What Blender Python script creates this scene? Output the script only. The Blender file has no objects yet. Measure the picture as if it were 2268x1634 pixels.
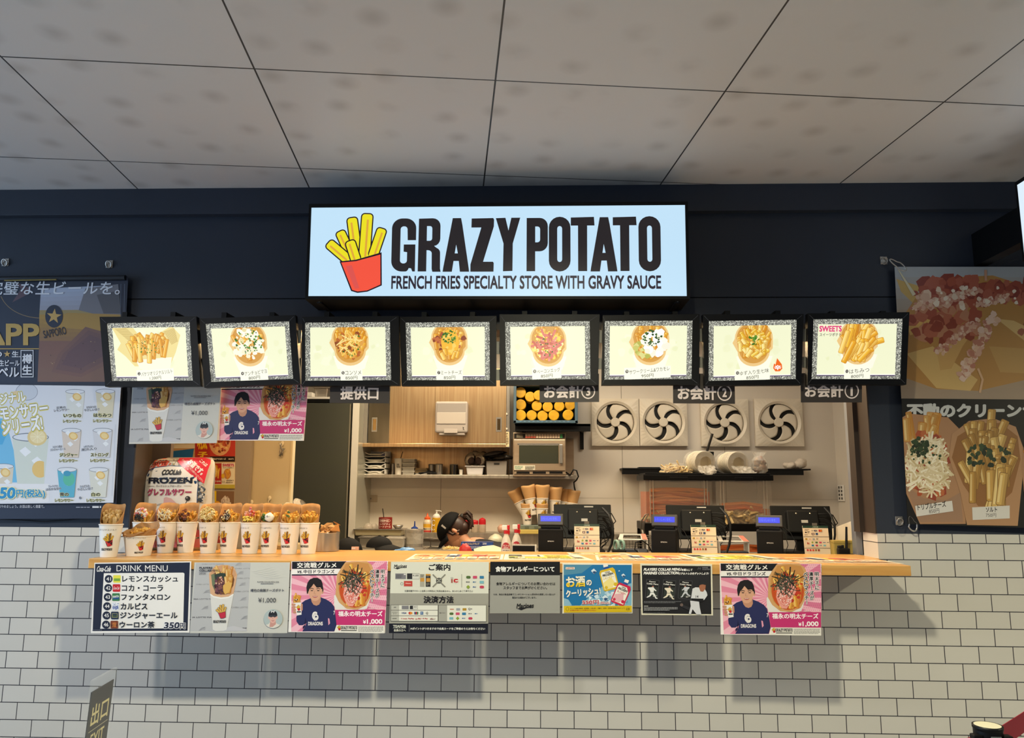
import bpy, bmesh, math, random
from mathutils import Vector, Matrix
from mathutils.geometry import tessellate_polygon
S = bpy.context.scene
COL = S.collection
R = math.radians
# ---------------------------------------------------------------- camera
FPX, CXP, CYP = 1700.0, 1134.0, 817.0
CAM = Vector((0, -3.66, 1.5))
_p, _y, _r = R(8.96), R(2.0), .0058
_f0 = Vector((-math.sin(_y), math.cos(_y), 0)); _rt0 = Vector((math.cos(_y), math.sin(_y), 0))
FWD = _f0*math.cos(_p) + Vector((0, 0, math.sin(_p)))
_up0 = _rt0.cross(FWD)
RT = _rt0*math.cos(_r) + _up0*math.sin(_r)
UP = _up0*math.cos(_r) - _rt0*math.sin(_r)
cd = bpy.data.cameras.new('camera'); cam = bpy.data.objects.new('camera', cd); COL.objects.link(cam)
cam.matrix_world = Matrix((RT, UP, -FWD)).transposed().to_4x4()
cam.location = CAM
cd.sensor_width = 36; cd.lens = FPX/2268*36; cd.clip_start = .05; cd.clip_end = 100
S.camera = cam
# ---------------------------------------------------------------- light and exposure
S.view_settings.view_transform = 'Standard'; S.view_settings.look = 'None'
S.view_settings.gamma = 1; S.view_settings.exposure = 0
try: S.view_settings.use_curve_mapping = False
except Exception: pass
wd = bpy.data.worlds.new('concourse_daylight'); S.world = wd; wd.use_nodes = True
nt = wd.node_tree; bg = nt.nodes['Background']
# dim cool daylight of the open concourse, stronger from the left where it opens to the outside
tc = nt.nodes.new('ShaderNodeTexCoord'); sx = nt.nodes.new('ShaderNodeSeparateXYZ')
mr = nt.nodes.new('ShaderNodeMapRange'); mr.inputs[1].default_value = -.3; mr.inputs[2].default_value = -1
cr = nt.nodes.new('ShaderNodeMix'); cr.data_type = 'RGBA'
cr.inputs[6].default_value = (.050, .062, .085, 1); cr.inputs[7].default_value = (.20, .30, .48, 1)
nt.links.new(tc.outputs['Generated'], sx.inputs[0]); nt.links.new(sx.outputs[0], mr.inputs[0])
nt.links.new(mr.outputs[0], cr.inputs[0]); nt.links.new(cr.outputs[2], bg.inputs[0])
bg.inputs[1].default_value = 1.0

def lamp(name, kind, loc, power, color, size=.06, rot=(0, 0, 0), **kw):
    l = bpy.data.lights.new(name, kind); l.energy = power; l.color = color
    if kind in ('POINT', 'SPOT'): l.shadow_soft_size = size
    if kind == 'AREA': l.size = size
    for k, v in kw.items(): setattr(l, k, v)
    o = bpy.data.objects.new(name, l); COL.objects.link(o); o.location = loc; o.rotation_euler = rot
    return o
# ceiling downlights of the concourse, in a row in front of the stall
for x, p, col in ((-2.6, 150, (1, .95, .88)), (.05, 262, (1, .92, .66)), (4.3, 320, (1, .90, .60))):
    lamp('down_spot', 'SPOT', (x, -2.35, 2.95), p, col, .07, (R(8), 0, 0), spot_size=R(150), spot_blend=.6)
for x in (-1.4, 1.6, 4.4):  # second row, added out of view so that floor bounce brightens the ceiling
    lamp('down_spot', 'SPOT', (x, -5.6, 2.95), 230, (1, .97, .92), .1, (0, 0, 0), spot_size=R(95), spot_blend=.8)
# daylight entering through the open left end of the concourse
lamp('daylight_opening', 'AREA', (-6.6, -2.2, 1.6), 150, (.50, .72, 1), 2.8, (0, R(-90), 0), shape='RECTANGLE', size_y=3.5)
# kitchen ceiling luminaires, warm
lamp('kitchen_light', 'AREA', (-.45, 1.35, 2.7), 50, (1, .82, .56), 1.5, (0, 0, 0), shape='RECTANGLE', size_y=.3)
lamp('kitchen_light', 'AREA', (1.1, 1.45, 2.7), 14, (1, .90, .74), 1.2, (0, 0, 0), shape='RECTANGLE', size_y=.3)
# warm strips above the serving counter, behind the menu frames
lamp('window_light', 'AREA', (-1.2, .10, 2.27), 28, (1, .64, .28), .9, (R(-6), 0, 0), shape='RECTANGLE', size_y=.08)
lamp('window_light', 'AREA', (1.15, .30, 2.27), 7, (1, .70, .38), .3, (R(-6), R(22), 0), shape='RECTANGLE', size_y=.08)
lamp('window_light', 'AREA', (.75, .10, 2.27), 19, (1, .68, .32), 1.55, (R(-6), 0, 0), shape='RECTANGLE', size_y=.08)

# ---------------------------------------------------------------- pixel to place
def ray(px, py): return RT*((px-CXP)/FPX) - UP*((py-CYP)/FPX) + FWD
def P(px, py, Y):
    d = ray(px, py); return CAM + d*((Y-CAM.y)/d.y)
def PZ(px, py, Z):
    d = ray(px, py); return CAM + d*((Z-CAM.z)/d.z)
# ---------------------------------------------------------------- materials
def lin(h):
    if not isinstance(h, str): return tuple(h)
    h = h.lstrip('#'); out = []
    for i in (0, 2, 4):
        c = int(h[i:i+2], 16)/255; out.append(c/12.92 if c <= .04045 else ((c+.055)/1.055)**2.4)
    return tuple(out)
_M = {}
def M(h, rough=.55, metal=0., emis=0., noise=None, nscale=8., alpha=1., trans=0., bump=0., spec=.5, aniso=None, key=None):
    """plain procedural material: base colour, optional second colour mixed in by a noise texture, optional bump"""
    k = (h, rough, metal, emis, noise, nscale, alpha, trans, bump, spec, aniso)
    if k in _M: return _M[k]
    m = bpy.data.materials.new('paint_' + str(h).strip('#')); m.use_nodes = True; t = m.node_tree
    b = t.nodes['Principled BSDF']; c = lin(h)
    b.inputs['Base Color'].default_value = (*c, 1); b.inputs['Roughness'].default_value = rough
    b.inputs['Metallic'].default_value = metal; b.inputs['Specular IOR Level'].default_value = spec
    if alpha < 1: b.inputs['Alpha'].default_value = alpha
    if trans: b.inputs['Transmission Weight'].default_value = trans; b.inputs['IOR'].default_value = 1.3
    if emis:
        b.inputs['Base Color'].default_value = (*[x*.15 for x in c], 1)
        b.inputs['Emission Color'].default_value = (*c, 1); b.inputs['Emission Strength'].default_value = emis
    if noise or bump:
        g = t.nodes.new('ShaderNodeTexCoord'); mp = t.nodes.new('ShaderNodeMapping')
        if aniso: mp.inputs['Scale'].default_value = aniso
        n = t.nodes.new('ShaderNodeTexNoise'); n.inputs['Scale'].default_value = nscale; n.inputs['Detail'].default_value = 5
        t.links.new(g.outputs['Object'], mp.inputs[0]); t.links.new(mp.outputs[0], n.inputs['Vector'])
        if noise:
            x = t.nodes.new('ShaderNodeMix'); x.data_type = 'RGBA'
            x.inputs[6].default_value = (*c, 1); x.inputs[7].default_value = (*lin(noise), 1)
            rr = t.nodes.new('ShaderNodeMapRange'); rr.inputs[1].default_value = .35; rr.inputs[2].default_value = .65
            t.links.new(n.outputs[0], rr.inputs[0]); t.links.new(rr.outputs[0], x.inputs[0])
            t.links.new(x.outputs[2], b.inputs['Emission Color' if emis else 'Base Color'])
        if bump:
            u = t.nodes.new('ShaderNodeBump'); u.inputs['Strength'].default_value = bump; u.inputs['Distance'].default_value = .01
            t.links.new(n.outputs[0], u.inputs['Height']); t.links.new(u.outputs[0], b.inputs['Normal'])
    _M[k] = m; return m
def ink(h): return M(h, .45)
def glow(h, s=1.): return M(h, .4, emis=s)
STEEL = M('#b8b0a4', .36, .65, noise='#a09a8f', nscale=30, aniso=(1, 1, .06))
STEEL2 = M('#b4afa8', .26, .7)
BLACK = M('#060709', .5, spec=.25)
BLACKM = M('#08090c', .45, spec=.25)
WHITE = M('#e6e2da', .5)
# ---------------------------------------------------------------- mesh collector
class MB:
    def __init__(s): s.v = []; s.f = []; s.m = []; s.mi = []; s.sm = []
    def mat(s, m):
        if m not in s.m: s.m.append(m)
        return s.m.index(m)
    def add(s, vs, fs, m, smooth=False):
        o = len(s.v); k = s.mat(m); s.v += [Vector(v) for v in vs]
        for f in fs: s.f.append([i+o for i in f]); s.mi.append(k); s.sm.append(smooth)
        return s
    def box(s, x0, x1, y0, y1, z0, z1, m, bev=0., rot=None, piv=None, taper=1.):
        bm = bmesh.new(); bmesh.ops.create_cube(bm, size=1)
        cx, cy, cz = (x0+x1)/2, (y0+y1)/2, (z0+z1)/2
        for v in bm.verts:
            t = taper if v.co.z < 0 else 1.
            v.co = Vector((v.co.x*(x1-x0)*t, v.co.y*(y1-y0)*t, v.co.z*(z1-z0)))
        if bev: bmesh.ops.bevel(bm, geom=bm.edges[:], offset=bev, segments=2, affect='EDGES', profile=.5)
        for v in bm.verts:
            v.co += Vector((cx, cy, cz))
            if rot is not None:
                p = Vector(piv) if piv is not None else Vector((cx, cy, cz)); v.co = rot @ (v.co-p) + p
        bm.verts.index_update()
        s.add([v.co.copy() for v in bm.verts], [[v.index for v in f.verts] for f in bm.faces], m); bm.free(); return s
    def pbox(s, px0, py0, px1, py1, Y, dep, m, bev=0.):
        """box whose front face fills a photo rectangle at depth Y and reaches dep further back"""
        xm, ym = (px0+px1)/2, (py0+py1)/2
        return s.box(P(px0, ym, Y).x, P(px1, ym, Y).x, Y, Y+dep, P(xm, py1, Y).z, P(xm, py0, Y).z, m, bev)
    def lathe(s, prof, c, m, seg=24, axis=(0, 0, 1), smooth=True, cap=True, sx=1., sy=1.):
        q = Vector((0, 0, 1)).rotation_difference(Vector(axis).normalized()); c = Vector(c); vs = []; fs = []
        pp = [prof[0]]
        for (r0, z0), (r1, z1) in zip(prof, prof[1:]):    # holding loops keep straight walls straight under smooth shading
            L = math.hypot(r1-r0, z1-z0)
            if smooth and L > .012:
                t = .0016/L; pp += [(r0+(r1-r0)*t, z0+(z1-z0)*t), (r1-(r1-r0)*t, z1-(z1-z0)*t)]
            pp.append((r1, z1))
        prof = pp
        for r, z in prof:
            for i in range(seg):
                a = 2*math.pi*i/seg; vs.append(c + q @ Vector((r*math.cos(a)*sx, r*math.sin(a)*sy, z)))
        n = len(prof)
        for j in range(n-1):
            for i in range(seg):
                k = (i+1) % seg; fs.append([j*seg+i, j*seg+k, (j+1)*seg+k, (j+1)*seg+i])
        s.add(vs, fs, m, smooth)
        if cap:
            for j, rev in ((0, True), (n-1, False)):
                if prof[j][0] > 1e-5:
                    ring = vs[j*seg:(j+1)*seg]; s.add(ring, [list(range(seg))[::-1] if rev else list(range(seg))], m)
        return s
    def cyl(s, a, b, r, m, r2=None, seg=16, cap=True):
        a, b = Vector(a), Vector(b); return s.lathe([(r, 0), (r if r2 is None else r2, (b-a).length)], a, m, seg, b-a, True, cap)
    def tube(s, pts, r, m, seg=6, closed=False):
        pts = [Vector(p) for p in pts]; n = len(pts); vs = []; fs = []; up = None
        for i, p in enumerate(pts):
            t = (pts[(i+1) % n]-pts[i-1]) if closed else (pts[min(i+1, n-1)]-pts[max(i-1, 0)])
            t.normalize()
            if up is None: up = t.orthogonal().normalized()
            up = (up - t*up.dot(t))
            up = t.orthogonal().normalized() if up.length < 1e-4 else up.normalized()
            w = t.cross(up)
            for k in range(seg):
                a = 2*math.pi*k/seg; vs.append(p + (up*math.cos(a)+w*math.sin(a))*r)
        for i in range(n if closed else n-1):
            j = (i+1) % n
            for k in range(seg):
                l = (k+1) % seg; fs.append([i*seg+k, i*seg+l, j*seg+l, j*seg+k])
        s.add(vs, fs, m, True)
        if not closed: s.add(vs[:seg], [list(range(seg))[::-1]], m); s.add(vs[-seg:], [list(range(seg))], m)
        return s
    def ell(s, c, rx, ry, rz, m, seg=16, rings=10, rot=None, lump=0., seed=0, z0=-1., z1=1.):
        rnd = random.Random(seed); vs = []; fs = []; c = Vector(c)
        ph = [rnd.uniform(0, 6.3) for _ in range(6)]
        for j in range(rings+1):
            zz = z0+(z1-z0)*j/rings; t = math.asin(max(-1, min(1, zz))) if False else math.asin(max(-1, min(1, z0)))+(math.asin(z1)-math.asin(max(-1, z0)))*j/rings
            for i in range(seg):
                a = 2*math.pi*i/seg
                d = Vector((math.cos(t)*math.cos(a), math.cos(t)*math.sin(a), math.sin(t)))
                k = 1+lump*(math.sin(3*d.x*2+ph[0])*math.sin(4*d.y+ph[1])+.6*math.sin(7*d.z+ph[2]+5*d.x)*math.sin(6*d.x+ph[3]+4*d.y))
                v = Vector((d.x*rx*k, d.y*ry*k, d.z*rz*k)); vs.append(c + (rot @ v if rot is not None else v))
        for j in range(rings):
            for i in range(seg):
                k = (i+1) % seg; fs.append([j*seg+i, j*seg+k, (j+1)*seg+k, (j+1)*seg+i])
        return s.add(vs, fs, m, True)
    def build(s, name, parent=None, origin=None, world=False, solid=0., subd=0):
        me = bpy.data.meshes.new(name); o = bpy.data.objects.new(name, me); COL.objects.link(o)
        off = Vector(origin) if origin is not None else Vector()
        if parent is not None:
            o.parent = parent
            if world: off = parent.location.copy()
        me.from_pydata([v-off for v in s.v], [], s.f)
        for m in s.m: me.materials.append(m)
        me.polygons.foreach_set('material_index', s.mi); me.polygons.foreach_set('use_smooth', s.sm)
        me.update()
        if parent is None: o.location = off
        if solid:
            k = o.modifiers.new('thickness', 'SOLIDIFY'); k.thickness = solid; k.offset = 0
        if subd:
            k = o.modifiers.new('smooth', 'SUBSURF'); k.levels = k.render_levels = subd
        return o
def tag(o, label=None, cat=None, group=None, kind=None):
    if label: o['label'] = label
    if cat: o['category'] = cat
    if group: o['group'] = group
    if kind: o['kind'] = kind
    return o
def thing(name, label, cat, loc=(0, 0, 0), group=None):
    o = bpy.data.objects.new(name, None); COL.objects.link(o); o.location = loc; o.empty_display_size = .05
    return tag(o, label, cat, group)
def clone(o, parent=None):
    c = o.copy(); COL.objects.link(c)
    if parent is not None: c.parent = parent
    for ch in list(o.children): clone(ch, c)
    return c
# ---------------------------------------------------------------- flat print: shapes and writing in poster pixels
_T = {}
_tc = bpy.data.curves.new('writing', 'FONT'); _to = bpy.data.objects.new('writing', _tc); COL.objects.link(_to)
_tc.resolution_u = 3
def glyphs(txt, bold=0., track=1.):
    k = (txt, bold, track)
    if k not in _T:
        _tc.body = txt; _tc.offset = bold; _tc.space_character = track
        bpy.context.view_layer.update()
        e = _to.evaluated_get(bpy.context.evaluated_depsgraph_get()); m = e.to_mesh()
        vs = [(v.co.x, v.co.y) for v in m.vertices]; fs = [list(p.vertices) for p in m.polygons]; e.to_mesh_clear()
        xs = [v[0] for v in vs]; ys = [v[1] for v in vs]
        _T[k] = (vs, fs, min(xs), max(xs), min(ys), max(ys))
    return _T[k]
def rot2(x, y, a): c, s = math.cos(a), math.sin(a); return x*c-y*s, x*s+y*c
class Cv:
    """a print: shapes stacked in order; y runs down"""
    def __init__(s, W, H, fn=ink): s.W, s.H, s.sh, s.fn = W, H, [], fn
    def raw(s, vs, fs, c): s.sh.append((vs, fs, s.fn(c) if isinstance(c, str) else c)); return s
    def poly(s, pts, c, holes=()):
        loops = [list(pts)]+[list(h) for h in holes]
        t = tessellate_polygon([[Vector((x, y, 0)) for x, y in l] for l in loops])
        return s.raw([p for l in loops for p in l], [list(f) for f in t], c)
    def rect(s, x0, y0, x1, y1, c): return s.raw([(x0, y0), (x1, y0), (x1, y1), (x0, y1)], [[0, 1, 2, 3]], c)
    def frame(s, x0, y0, x1, y1, w, c):
        return s.raw([(x0, y0), (x1, y0), (x1, y1), (x0, y1), (x0+w, y0+w), (x1-w, y0+w), (x1-w, y1-w), (x0+w, y1-w)], [[0, 1, 5, 4], [1, 2, 6, 5], [2, 3, 7, 6], [3, 0, 4, 7]], c)
    def rrect(s, x0, y0, x1, y1, r, c, holes=()): return s.poly(rr(x0, y0, x1, y1, r), c, holes)
    def circ(s, cx, cy, r, c, ry=None, rot=0., n=24):
        ry = ry or r; vs = []
        for i in range(n):
            x, y = rot2(r*math.cos(6.2832*i/n), ry*math.sin(6.2832*i/n), rot); vs.append((cx+x, cy+y))
        return s.raw(vs, [list(range(n))], c)
    def ring(s, cx, cy, r, w, c, n=28, ry=None):
        ry = ry or r; vs = []
        for i in range(n):
            a = 6.2832*i/n; vs += [(cx+r*math.cos(a), cy+ry*math.sin(a)), (cx+(r-w)*math.cos(a), cy+(ry-w)*math.sin(a))]
        return s.raw(vs, [[2*i, 2*((i+1) % n), 2*((i+1) % n)+1, 2*i+1] for i in range(n)], c)
    def line(s, pts, w, c):
        vs = []; n = len(pts)
        for i, (x, y) in enumerate(pts):
            a, b = pts[max(i-1, 0)], pts[min(i+1, n-1)]; dx, dy = b[0]-a[0], b[1]-a[1]; l = math.hypot(dx, dy) or 1
            ww = w(i/(n-1)) if callable(w) else w
            vs += [(x-dy/l*ww/2, y+dx/l*ww/2), (x+dy/l*ww/2, y-dx/l*ww/2)]
        return s.raw(vs, [[2*i, 2*i+2, 2*i+3, 2*i+1] for i in range(n-1)], c)
    def _txt(s, t, x0, y0, x1, y1, c, b=0., rot=0., skew=0., track=1., ref=None):
        vs, fs, ax, bx, ay, by = glyphs(t, 0, track); g = b if ref is None else ref
        kx = (x1-x0)/(bx-ax+2*g or 1); ky = (y1-y0)/(by-ay+2*g or 1); mx, my = (x0+x1)/2, (y0+y1)/2; out = []; ff = []
        k = 1 if b < .008 else (4 if b < .05 else 9)
        for j in range(k):     # a bolder stroke is the letter laid down a few times around itself
            q = 6.2832*(j+.5)/k; dx, dy = (b*math.cos(q)*(1.2 if k == 4 else 1), b*math.sin(q)*(1.2 if k == 4 else 1)) if k > 1 else (0, 0); out = []
            for x, y in vs:
                u = x0+(x-ax+g+dx)*kx + skew*((y-ay)/(by-ay or 1)-.5)*(y1-y0); v = y1-(y-ay+g+dy)*ky
                if rot: u, v = rot2(u-mx, v-my, rot); u += mx; v += my
                out.append((u, v))
            s.raw(out, fs, c)
        return s
    def txt(s, t, x0, y0, x1, y1, c, b=0., rot=0., skew=0., track=1., halo=None, hw=.05):
        if halo: s._txt(t, x0, y0, x1, y1, halo, b+hw, rot, skew, track, ref=b)
        return s._txt(t, x0, y0, x1, y1, c, b, rot, skew, track)
    def vtxt(s, t, xc, y0, y1, w, c, b=0.):
        n = len(t); h = (y1-y0)/n
        for i, ch in enumerate(t):
            a, d = y0+i*h, y0+(i+1)*h
            if ch == 'ー': s.rect(xc-w*.07, a+h*.08, xc+w*.07, d-h*.08, c)
            elif ch == '！': s.rect(xc-w*.07, a+h*.1, xc+w*.07, a+h*.62, c); s.circ(xc, a+h*.8, w*.09, c, n=8)
            elif ch in 'ッョャュ': s.txt(ch, xc-w*.3, a+h*.15, xc+w*.38, d-h*.18, c, b)
            else: s.txt(ch, xc-w*.46, a+h*.06, xc+w*.46, d-h*.06, c, b)
    def fine(s, x0, y0, x1, y1, n, c, seed=0):
        """small print too small to read: rows of short dashes"""
        r = random.Random(seed); h = (y1-y0)/n
        for i in range(n):
            x = x0; e = x1 if i < n-1 else x0+(x1-x0)*r.uniform(.5, .95)
            while x < e:
                w = r.uniform(.5, 2.2)*h; s.rect(x, y0+i*h+h*.2, min(x+w, e), y0+i*h+h*.72, c); x += w+h*.25
    def put(s, o, x, y, k, rot=0.):
        for vs, fs, m in o.sh: s.sh.append(([(x+a*k, y+b*k) if not rot else tuple(p+q for p, q in zip((x, y), rot2(a*k, b*k, rot))) for a, b in vs], fs, m))
        return s
    def clip(s, x0, y0, x1, y1):
        """cut everything to a rectangle"""
        out = []
        for vs, fs, m in s.sh:
            xs = [p[0] for p in vs]; ys = [p[1] for p in vs]
            if min(xs) >= x0 and max(xs) <= x1 and min(ys) >= y0 and max(ys) <= y1: out.append((vs, fs, m)); continue
            nv, nf = [], []
            for f in fs:
                q = [vs[i] for i in f]
                for ax, lim, sg in ((0, x0, 1), (0, x1, -1), (1, y0, 1), (1, y1, -1)):
                    r = []
                    for i in range(len(q)):
                        a, b = q[i-1], q[i]; ia, ib = (a[ax]-lim)*sg >= 0, (b[ax]-lim)*sg >= 0
                        if ia != ib:
                            t = (lim-a[ax])/(b[ax]-a[ax]); r.append((a[0]+t*(b[0]-a[0]), a[1]+t*(b[1]-a[1])))
                        if ib: r.append(b)
                    q = r
                    if not q: break
                if len(q) > 2: nf.append(list(range(len(nv), len(nv)+len(q)))); nv += q
            if nf: out.append((nv, nf, m))
        s.sh = out; return s
    def emit(s, mb, fm, dz=None, h0=.0003, maxe=None):
        n = max(1, len(s.sh)); dz = dz or min(.00006, .004/n)
        for i, (vs, fs, m) in enumerate(s.sh):
            if maxe:
                bm = bmesh.new(); bv = [bm.verts.new((x, y, 0)) for x, y in vs]
                for f in fs:
                    try: bm.faces.new([bv[j] for j in f])
                    except ValueError: pass
                for _ in range(4):
                    L = [e for e in bm.edges if abs(e.verts[0].co.x-e.verts[1].co.x) > maxe]
                    if not L: break
                    bmesh.ops.subdivide_edges(bm, edges=L, cuts=1); bmesh.ops.triangulate(bm, faces=bm.faces[:])
                bm.verts.index_update(); vs = [(v.co.x, v.co.y) for v in bm.verts]; fs = [[v.index for v in f.verts] for f in bm.faces]; bm.free()
            mb.add([fm(x, y, h0+i*dz) for x, y in vs], fs, m)
def rr(x0, y0, x1, y1, r, n=5):
    out = []
    for cx, cy, a in ((x1-r, y0+r, -90), (x1-r, y1-r, 0), (x0+r, y1-r, 90), (x0+r, y0+r, 180)):
        for i in range(n+1): t = R(a+90*i/n); out.append((cx+r*math.cos(t), cy+r*math.sin(t)))
    return out
def quadmap(q, W, H):
    a, b, c, d = [Vector(x) for x in q]
    n = (d-a).cross(b-a).normalized()
    if n.dot(CAM-a) < 0: n = -n
    def f(x, y, h): u, v = x/W, y/H; return a*(1-u)*(1-v)+b*u*(1-v)+c*u*v+d*(1-u)*v + n*h
    return f, n
def sheet(name, cv, q, base, label=None, cat=None, group=None, thick=.0012, parent=None, curl=0., kind=None):
    """a printed board or paper: a thin slab with its print"""
    fm, n = quadmap(q, cv.W, cv.H)
    curl = 0
    mb = MB(); W, H = cv.W, cv.H; bm_ = base if not isinstance(base, str) else cv.fn(base)
    if curl:
        N = 16; cv2 = []
        vs = [fm(W*i/N, H*j/N, 0) for j in range(N+1) for i in range(N+1)]
        mb.add(vs, [[j*(N+1)+i, j*(N+1)+i+1, (j+1)*(N+1)+i+1, (j+1)*(N+1)+i] for j in range(N) for i in range(N)], bm_, True)
        cv.emit(mb, fm, maxe=W/16, h0=.0015)
    else:
        vs = [fm(x, y, h) for h in (0, -thick) for x, y in ((0, 0), (W, 0), (W, H), (0, H))]
        mb.add(vs, [[0, 1, 2, 3], [7, 6, 5, 4], [0, 4, 5, 1], [1, 5, 6, 2], [2, 6, 7, 3], [3, 7, 4, 0]], bm_)
        cv.emit(mb, fm)
    c = sum((Vector(v) for v in q), Vector())/4
    if parent is not None: o = mb.build(name, parent, world=True)
    else: o = mb.build(name, None, origin=c)
    return tag(o, label, cat, group, kind)
def Q(Y, *pts): return [P(x, y, Y) for x, y in pts]
# ================================================================ the setting
ZC = 2.99; ZT = 1.312   # ceiling, top of the tiles
OX0, OX1, OZ1 = -1.95, 1.557, 2.30   # serving window
def struct(mb, name): return tag(mb.build(name), kind='structure')
def brick_mat(name, c1, c2, cm, bw, rh, mort, rot=0., off=(0, 0, 0), offset=.5, rough=.2, plane='xz', bumpy=.6, spec=.5):
    m = bpy.data.materials.new(name); m.use_nodes = True; t = m.node_tree; b = t.nodes['Principled BSDF']
    g = t.nodes.new('ShaderNodeTexCoord'); mp = t.nodes.new('ShaderNodeMapping')
    mp.vector_type = 'TEXTURE'; mp.inputs['Location'].default_value = off
    mp.inputs['Rotation'].default_value = (R(90) if plane == 'xz' else 0, 0, rot)
    k = t.nodes.new('ShaderNodeTexBrick'); k.offset = offset; k.squash = 1
    for i, c in ((1, c1), (2, c2), (3, cm)): k.inputs[i].default_value = (*lin(c), 1)
    k.inputs['Scale'].default_value = 1; k.inputs['Mortar Size'].default_value = mort; k.inputs['Mortar Smooth'].default_value = .1
    k.inputs['Brick Width'].default_value = bw; k.inputs['Row Height'].default_value = rh; k.inputs['Bias'].default_value = 0
    t.links.new(g.outputs['Object'], mp.inputs[0]); t.links.new(mp.outputs[0], k.inputs['Vector'])
    t.links.new(k.outputs['Color'], b.inputs['Base Color']); b.inputs['Roughness'].default_value = rough
    b.inputs['Specular IOR Level'].default_value = spec
    u = t.nodes.new('ShaderNodeBump'); u.inputs['Strength'].default_value = bumpy; u.inputs['Distance'].default_value = .004; u.invert = True
    t.links.new(k.outputs['Fac'], u.inputs['Height']); t.links.new(u.outputs[0], b.inputs['Normal'])
    return m, t, k, b, mp
TILE = brick_mat('white_tile', '#cfccc4', '#c9c6be', '#2b2b33', .1508, .0752, .0019, off=(-2.252, 0, 1.2712), rough=.28, spec=.4)[0]
CEIL, ct, ck, cb, cmp_ = brick_mat('ceiling_board', '#d6d4d2', '#d0cecc', '#3a3838', .868, .868, .0035, rot=R(6.6), off=(-.159, -1.036, 0), offset=0., rough=.46, plane='xy', spec=.5)
# soft damp stains in a rough grid on the boards
def stain(t, src, b, vec):
    v = t.nodes.new('ShaderNodeTexVoronoi'); v.voronoi_dimensions = '2D'; v.inputs['Scale'].default_value = 4.6; v.inputs['Randomness'].default_value = .45
    n = t.nodes.new('ShaderNodeTexNoise'); n.inputs['Scale'].default_value = 3.1; n.inputs['Detail'].default_value = 4
    r = t.nodes.new('ShaderNodeMapRange'); r.inputs[1].default_value = .05; r.inputs[2].default_value = .30; r.inputs[3].default_value = 1; r.inputs[4].default_value = 0
    n2 = t.nodes.new('ShaderNodeMapRange'); n2.inputs[1].default_value = .38; n2.inputs[2].default_value = .56
    mu = t.nodes.new('ShaderNodeMath'); mu.operation = 'MULTIPLY'; m2 = t.nodes.new('ShaderNodeMath'); m2.operation = 'MULTIPLY'; m2.inputs[1].default_value = .27
    x = t.nodes.new('ShaderNodeMix'); x.data_type = 'RGBA'; x.inputs[7].default_value = (*lin('#6b6052'), 1)
    for k in (v, n): t.links.new(vec, k.inputs['Vector'])
    t.links.new(v.outputs['Distance'], r.inputs[0]); t.links.new(n.outputs[0], n2.inputs[0])
    t.links.new(r.outputs[0], mu.inputs[0]); t.links.new(n2.outputs[0], mu.inputs[1]); t.links.new(mu.outputs[0], m2.inputs[0])
    t.links.new(m2.outputs[0], x.inputs[0]); t.links.new(src, x.inputs[6]); t.links.new(x.outputs[2], b.inputs['Base Color'])
stain(ct, ck.outputs['Color'], cb, cmp_.outputs[0])
NAVY = M('#2f3542', .45, noise='#2b313c', nscale=1.5, spec=.35)
BROWN = M('#3a2f28', .5, noise='#332a24', nscale=9, aniso=(1, 1, .1))
b = MB(); b.box(-6, 6, -8, 0.16, ZC, ZC+.1, CEIL); struct(b, 'ceiling')
b = MB(); b.box(-7, 7, -8, 3.2, -.06, 0, M('#8f9092', .5, noise='#858688', nscale=3)); struct(b, 'floor')
# front wall: tiles below, dark navy boards above, around the serving window
b = MB(); T = .16
b.box(-6, OX0, 0, T, 0, ZT, TILE); b.box(OX1, 6, 0, T, 0, ZT, TILE); b.box(OX0, OX1, 0, T, 0, 1.158, TILE)
zs = P(1134, 660, 0).z
for z0, z1 in ((ZT, zs-.003), (zs+.003, ZC)):
    lo, hi = z0, min(z1, OZ1) if z0 < OZ1 else z1
    if z0 < OZ1:
        b.box(-6, OX0, .0, T, z0, z1, NAVY); b.box(OX1, 6, .0, T, z0, z1, NAVY)
        if z1 > OZ1: b.box(OX0, OX1, 0, T, OZ1, z1, NAVY)
    else: b.box(-6, 6, 0, T, z0, z1, NAVY)
b.box(-6, 6, .006, T, zs-.003, zs+.003, BLACK)
struct(b, 'wall_front')
b = MB(); b.box(-6, 6, -.045, .0, P(1134, 470, -.04).z, ZC, NAVY, .002); struct(b, 'trim_1')
# brown lining of the serving window (the right one stops at the tiles)
b = MB(); b.box(OX0, OX0+.006, .001, T+.03, 1.2, OZ1, BROWN); b.box(OX0, OX0+.10, T, T+.03, 1.2, OZ1, M('#5a4c42', .5)); struct(b, 'trim_2')
b = MB(); b.box(OX1-.006, OX1, .001, T, ZT, OZ1, BROWN); b.box(OX1-.028, OX1, T-.04, T+.03, ZT, OZ1, BROWN); struct(b, 'trim_3')
b = MB(); b.box(OX0, OX1, .0, T+.02, OZ1-.03, OZ1, BROWN); struct(b, 'trim_4')
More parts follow.
